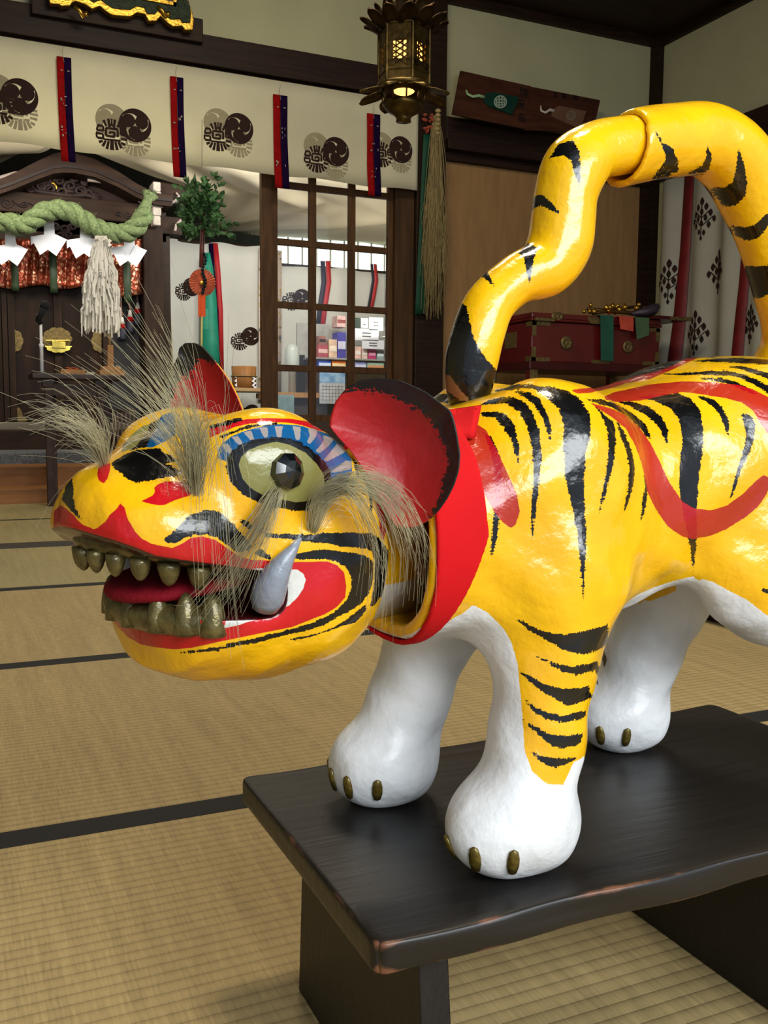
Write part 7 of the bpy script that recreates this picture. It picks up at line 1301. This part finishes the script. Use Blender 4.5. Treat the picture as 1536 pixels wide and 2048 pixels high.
# ears
def ear(key):
    EAR_C, EAR_N = EARS[key]; O_ = np.array(PAINT['ear_outline_'+key]); n = 120
    L_ = np.r_[0, np.cumsum(np.hypot(*np.diff(np.vstack([O_, O_[:1]]), axis=0).T))]; t = np.linspace(0, L_[-1], n, endpoint=False)
    O2 = np.vstack([O_, O_[:1]]); R_ = np.stack([np.interp(t, L_, O2[:, i]) for i in (0, 1)], 1)
    cen = np.array(R_.mean(0)); rings = 34; h = np.array([EAR_N[1], -EAR_N[0], 0])/math.hypot(*EAR_N[:2]); nn = np.array(EAR_N)/math.hypot(*EAR_N[:2]); c = np.array(EAR_C)
    V = []; K = []; fr = []
    for s_ in (0, 1):
        for i in range(rings+1):
            r = i/rings; p = cen+(R_-cen)*max(r, .001)
            dep = (-.016 if key == 'near' else -.010)*(1-r**2.2)+(.0 if s_ == 0 else -.0035)*(1 if r < .985 else .6)
            W = c+p[:, :1]*h+np.array([[0, 0, 1]])*p[:, 1:]+nn*dep
            V.append(W); K.append(p); fr.append(np.full(n, s_))
    V = np.vstack(V); K = np.vstack(K); fr = np.concatenate(fr); F = []
    for s_ in (0, 1):
        o_ = s_*(rings+1)*n
        for i in range(rings):
            for k in range(n):
                q = (o_+i*n+k, o_+i*n+(k+1) % n, o_+(i+1)*n+(k+1) % n, o_+(i+1)*n+k); F.append(q if s_ else q[::-1])
    e0, e1 = rings*n, (2*rings+1)*n
    F += [(e0+(k+1) % n, e0+k, e1+k, e1+(k+1) % n)[::-1] for k in range(n)]
    blk = poly_sd(K[:, 0].astype(np.float32), K[:, 1].astype(np.float32), PAINT['ear_black_'+key])
    rim = np.abs(poly_sd(K[:, 0].astype(np.float32), K[:, 1].astype(np.float32), [R_]))
    me = bpy.data.meshes.new('ear'); me.from_pydata(V.tolist(), [], F); me.update()
    bm = bmesh.new(); bm.from_mesh(me); bmesh.ops.recalc_face_normals(bm, faces=bm.faces[:]); bm.to_mesh(me); bm.free()
    attr(me, 'red', np.where(fr == 0, -.012+0*rim, .012)); attr(me, 'black', blk)
    o = finish('ear', me, M_ear, head, True); return o
M_ear = painted('tiger_ear_paint', [('red', '#ac0c12', .0002, 1), ('black', '#0a0a0b', .0042, 1)], ('#eeb80c', '#d79a0a'), nscale=(150, 150, 620), rough=.5, coat=.03)
ear('near'); ear('far')
# faceted glass pupils
M_pup = mat('pupil_black_glass', '#0a0f10', .05, coat=1, var=.3, scale=60)
for s_ in (1, -1):
    m = MB(); m.lathe([(.0107, -.004), (.0107, .001), (.006, .0042), (.001, .0052)], (0, 0, 0), 9)
    o = m.build('pupil', M_pup, None, False); o.parent = head; o.location = (.0138, s_*.0815, .0496); o.rotation_euler = (math.radians(-84*s_), math.radians(8), 0)
# teeth: a gum band with a row of blunt bronze teeth
M_brz = mat('bronze_tooth_paint', '#6a5f38', .30, metal=.45, var=.3, scale=90, bump=.25, bscale=120, coat=.3)
def arc(x0, rx, ry, th): return (x0+rx*math.copysign(abs(math.cos(th))**.9, math.cos(th)), ry*math.sin(th))
gum = MB(); gum.tube([(*arc(.030, .063, .052, math.radians(t)), .0095-(.1-arc(.030, .063, .052, math.radians(t))[0])*.21) for t in range(-88, 89, 8)], .0062, 10)
g = gum.build('upper_gum', M_brz, None, True); g.parent = head
def tooth(x, y, z, r, h, up):
    m = MB(); pr = [(r*1.15, 0), (r*1.12, h*.25), (r*1.0, h*.5), (r*.78, h*.74), (r*.45, h*.92), (r*.12, h)]
    m.lathe([(a_, b_ if up else -b_) for a_, b_ in pr], (x, y, z), 14)
    o = m.build('tooth', M_brz, None, True); o.parent = head; return o
for t, r, h in ((-72, .0045, .012), (-50, .0045, .013), (-30, .0042, .014), (-12, .0042, .014), (6, .0042, .0135), (22, .0044, .0135), (38, .0048, .0135), (54, .0052, .014), (70, .0052, .014)):
    x, y_ = arc(.030, .0645, .0535, math.radians(t)); tooth(x, y_, .0045-(.1-x)*.21, r*1.12, h*.98, False)
gum = MB(); gum.tube([(*arc(.012, .0530, .0655, math.radians(t)), -.0385) for t in range(-80, 62, 6)], [.0095]*22+[.0085, .005], 14)
g = gum.build('lower_gum', M_brz, None, True); g.parent = head
for t, r in ((-60, .0058), (-40, .0058), (-20, .0058), (0, .0058), (20, .0060), (37, .0064), (52, .0068)):
    x, y_ = arc(.012, .0565, .0695, math.radians(t)); tooth(x, y_, -.0455, r*1.05, .0245, True)
# tongue: padded red felt
def tongue_field(P): return smax(ell(P, (.026, 0, -.022), (.056, .046, .20)), np.abs(P[2]+.019-(.03-P[0])*.13)-.0045, .006)
V, F = surface_net(tongue_field, (-.035, -.05, -.04), (.095, .05, -.005), .0022)
to = quadmesh('tongue', relax(V, F, 2), F, 0); finish('tongue', to, mat('tongue_felt', '#7a0818', .8, spec=.2, bump=.2, bscale=500), head)
# tusks
M_tusk = mat('tusk_grey_paint', '#868c98', .32, var=.1, scale=40, bump=.15, bscale=150, coat=.2)
for s_ in (1, -1):
    m = MB(); m.tube([(p[0], s_*p[1], p[2]) for p in PAINT['tusk']], [.0078, .0102, .0100, .0076, .0052, .0030, .0010], 18)
    o = m.build('tusk', M_tusk, None, True); o.parent = head
# horsehair tufts: many fine strands gathered at a root
M_hair = mat('horsehair', '#b5ad88', .5, var=.35, scale=30, spec=.4)
def tuft(name, path, n, r0, spread, grow, seed, lenv=(.55, 1.0), th=.00013):
    rnd = random.Random(seed); m = MB(); P = [Vector(p) for p in path]
    for k in range(n):
        off = Vector((rnd.gauss(0, 1), rnd.gauss(0, 1), rnd.gauss(0, 1))); bow = Vector((rnd.gauss(0, 1), rnd.gauss(0, 1), rnd.gauss(0, 1)))
        if rnd.random() < .10: off *= 1.8; bow *= 3.5
        ln = rnd.uniform(*lenv); pts = []; S_ = 9
        for i in range(S_+1):
            t = i/S_*ln*(len(P)-1); j = min(int(t), len(P)-2); f = t-j
            p0, p1, p2, p3 = P[max(j-1, 0)], P[j], P[j+1], P[min(j+2, len(P)-1)]
            q = .5*((2*p1)+(p2-p0)*f+(2*p0-5*p1+4*p2-p3)*f*f+(3*p1-p0-3*p2+p3)*f**3)
            s1 = t/(len(P)-1); q = q+off*(r0+spread*s1**grow)+bow*spread*.5*s1*s1
            pts.append(q)
        m.tube(pts, [th*(1.15-.6*i/S_) for i in range(S_+1)], 3, False)
    o = m.build(name, M_hair, None, True, fix=False); o.parent = head; return o
T1, T2, T2B, T3, T4, T4B = (PAINT['tuft_'+k] for k in ('nose', 'brow', 'fall', 'cheek', 'arc', 'arc2'))
tuft('hair_tuft', T1, 170, .0012, .0095, 1.2, 1)
tuft('hair_tuft', T2, 250, .0010, .0150, 1.5, 2, (.5, 1.05))
tuft('hair_tuft', T2B, 60, .003, .006, .6, 3, (.4, 1.0))
tuft('hair_tuft', T3, 140, .0012, .006, 1.0, 4, (.5, 1.1))
tuft('hair_tuft', T4, 200, .0011, .0055, .9, 5, (.6, 1.0))
tuft('hair_tuft', T4B, 90, .0011, .005, 1.0, 6, (.6, 1.05))
# claws: bronze painted, on the toes of each paw
M_claw = mat('claw_bronze_paint', '#6b5a22', .32, metal=.5, var=.3, scale=80, coat=.3, bump=.2, bscale=150)
from mathutils.bvhtree import BVHTree
TB = BVHTree.FromPolygons([v.co for v in body_me.vertices], [tuple(p.vertices) for p in body_me.polygons])
PAWS = [((.014, -.0735), (.20, -.62, -1.30)), ((-.006, .0735), (.22, -.55, -1.2)), ((.382, -.0735), (.2, -.6, -1.3)), ((.254, .0735), (.1, -.6, -1.1))]
for (cx, cy), angs in PAWS:
    for a_ in (-.62, -.12, .38, .95):
        d = Vector((-math.cos(a_), -math.sin(a_), 0)); o_ = Vector((cx, cy, .022))+d*.12
        r = TB.ray_cast(o_, -d)
        if r[0] is None: continue
        p, nrm = r[0], r[1]
        m = MB(); m.lathe([(.0004, -.0105), (.003, -.0085), (.0043, -.003), (.0043, .003), (.003, .0085), (.0004, .0105)], (0, 0, 0), 12, sy=.62)
        o = m.build('claw', M_claw, tiger, True); o.parent = tiger; o.matrix_parent_inverse = Matrix(); o.location = p
        z = Vector((0, 0, 1)); tz = (z-nrm*z.dot(nrm)).normalized(); ty = nrm; tx = ty.cross(tz)
        o.rotation_euler = Matrix(((tx.x, ty.x, tz.x), (tx.y, ty.y, tz.y), (tx.z, ty.z, tz.z))).to_euler()
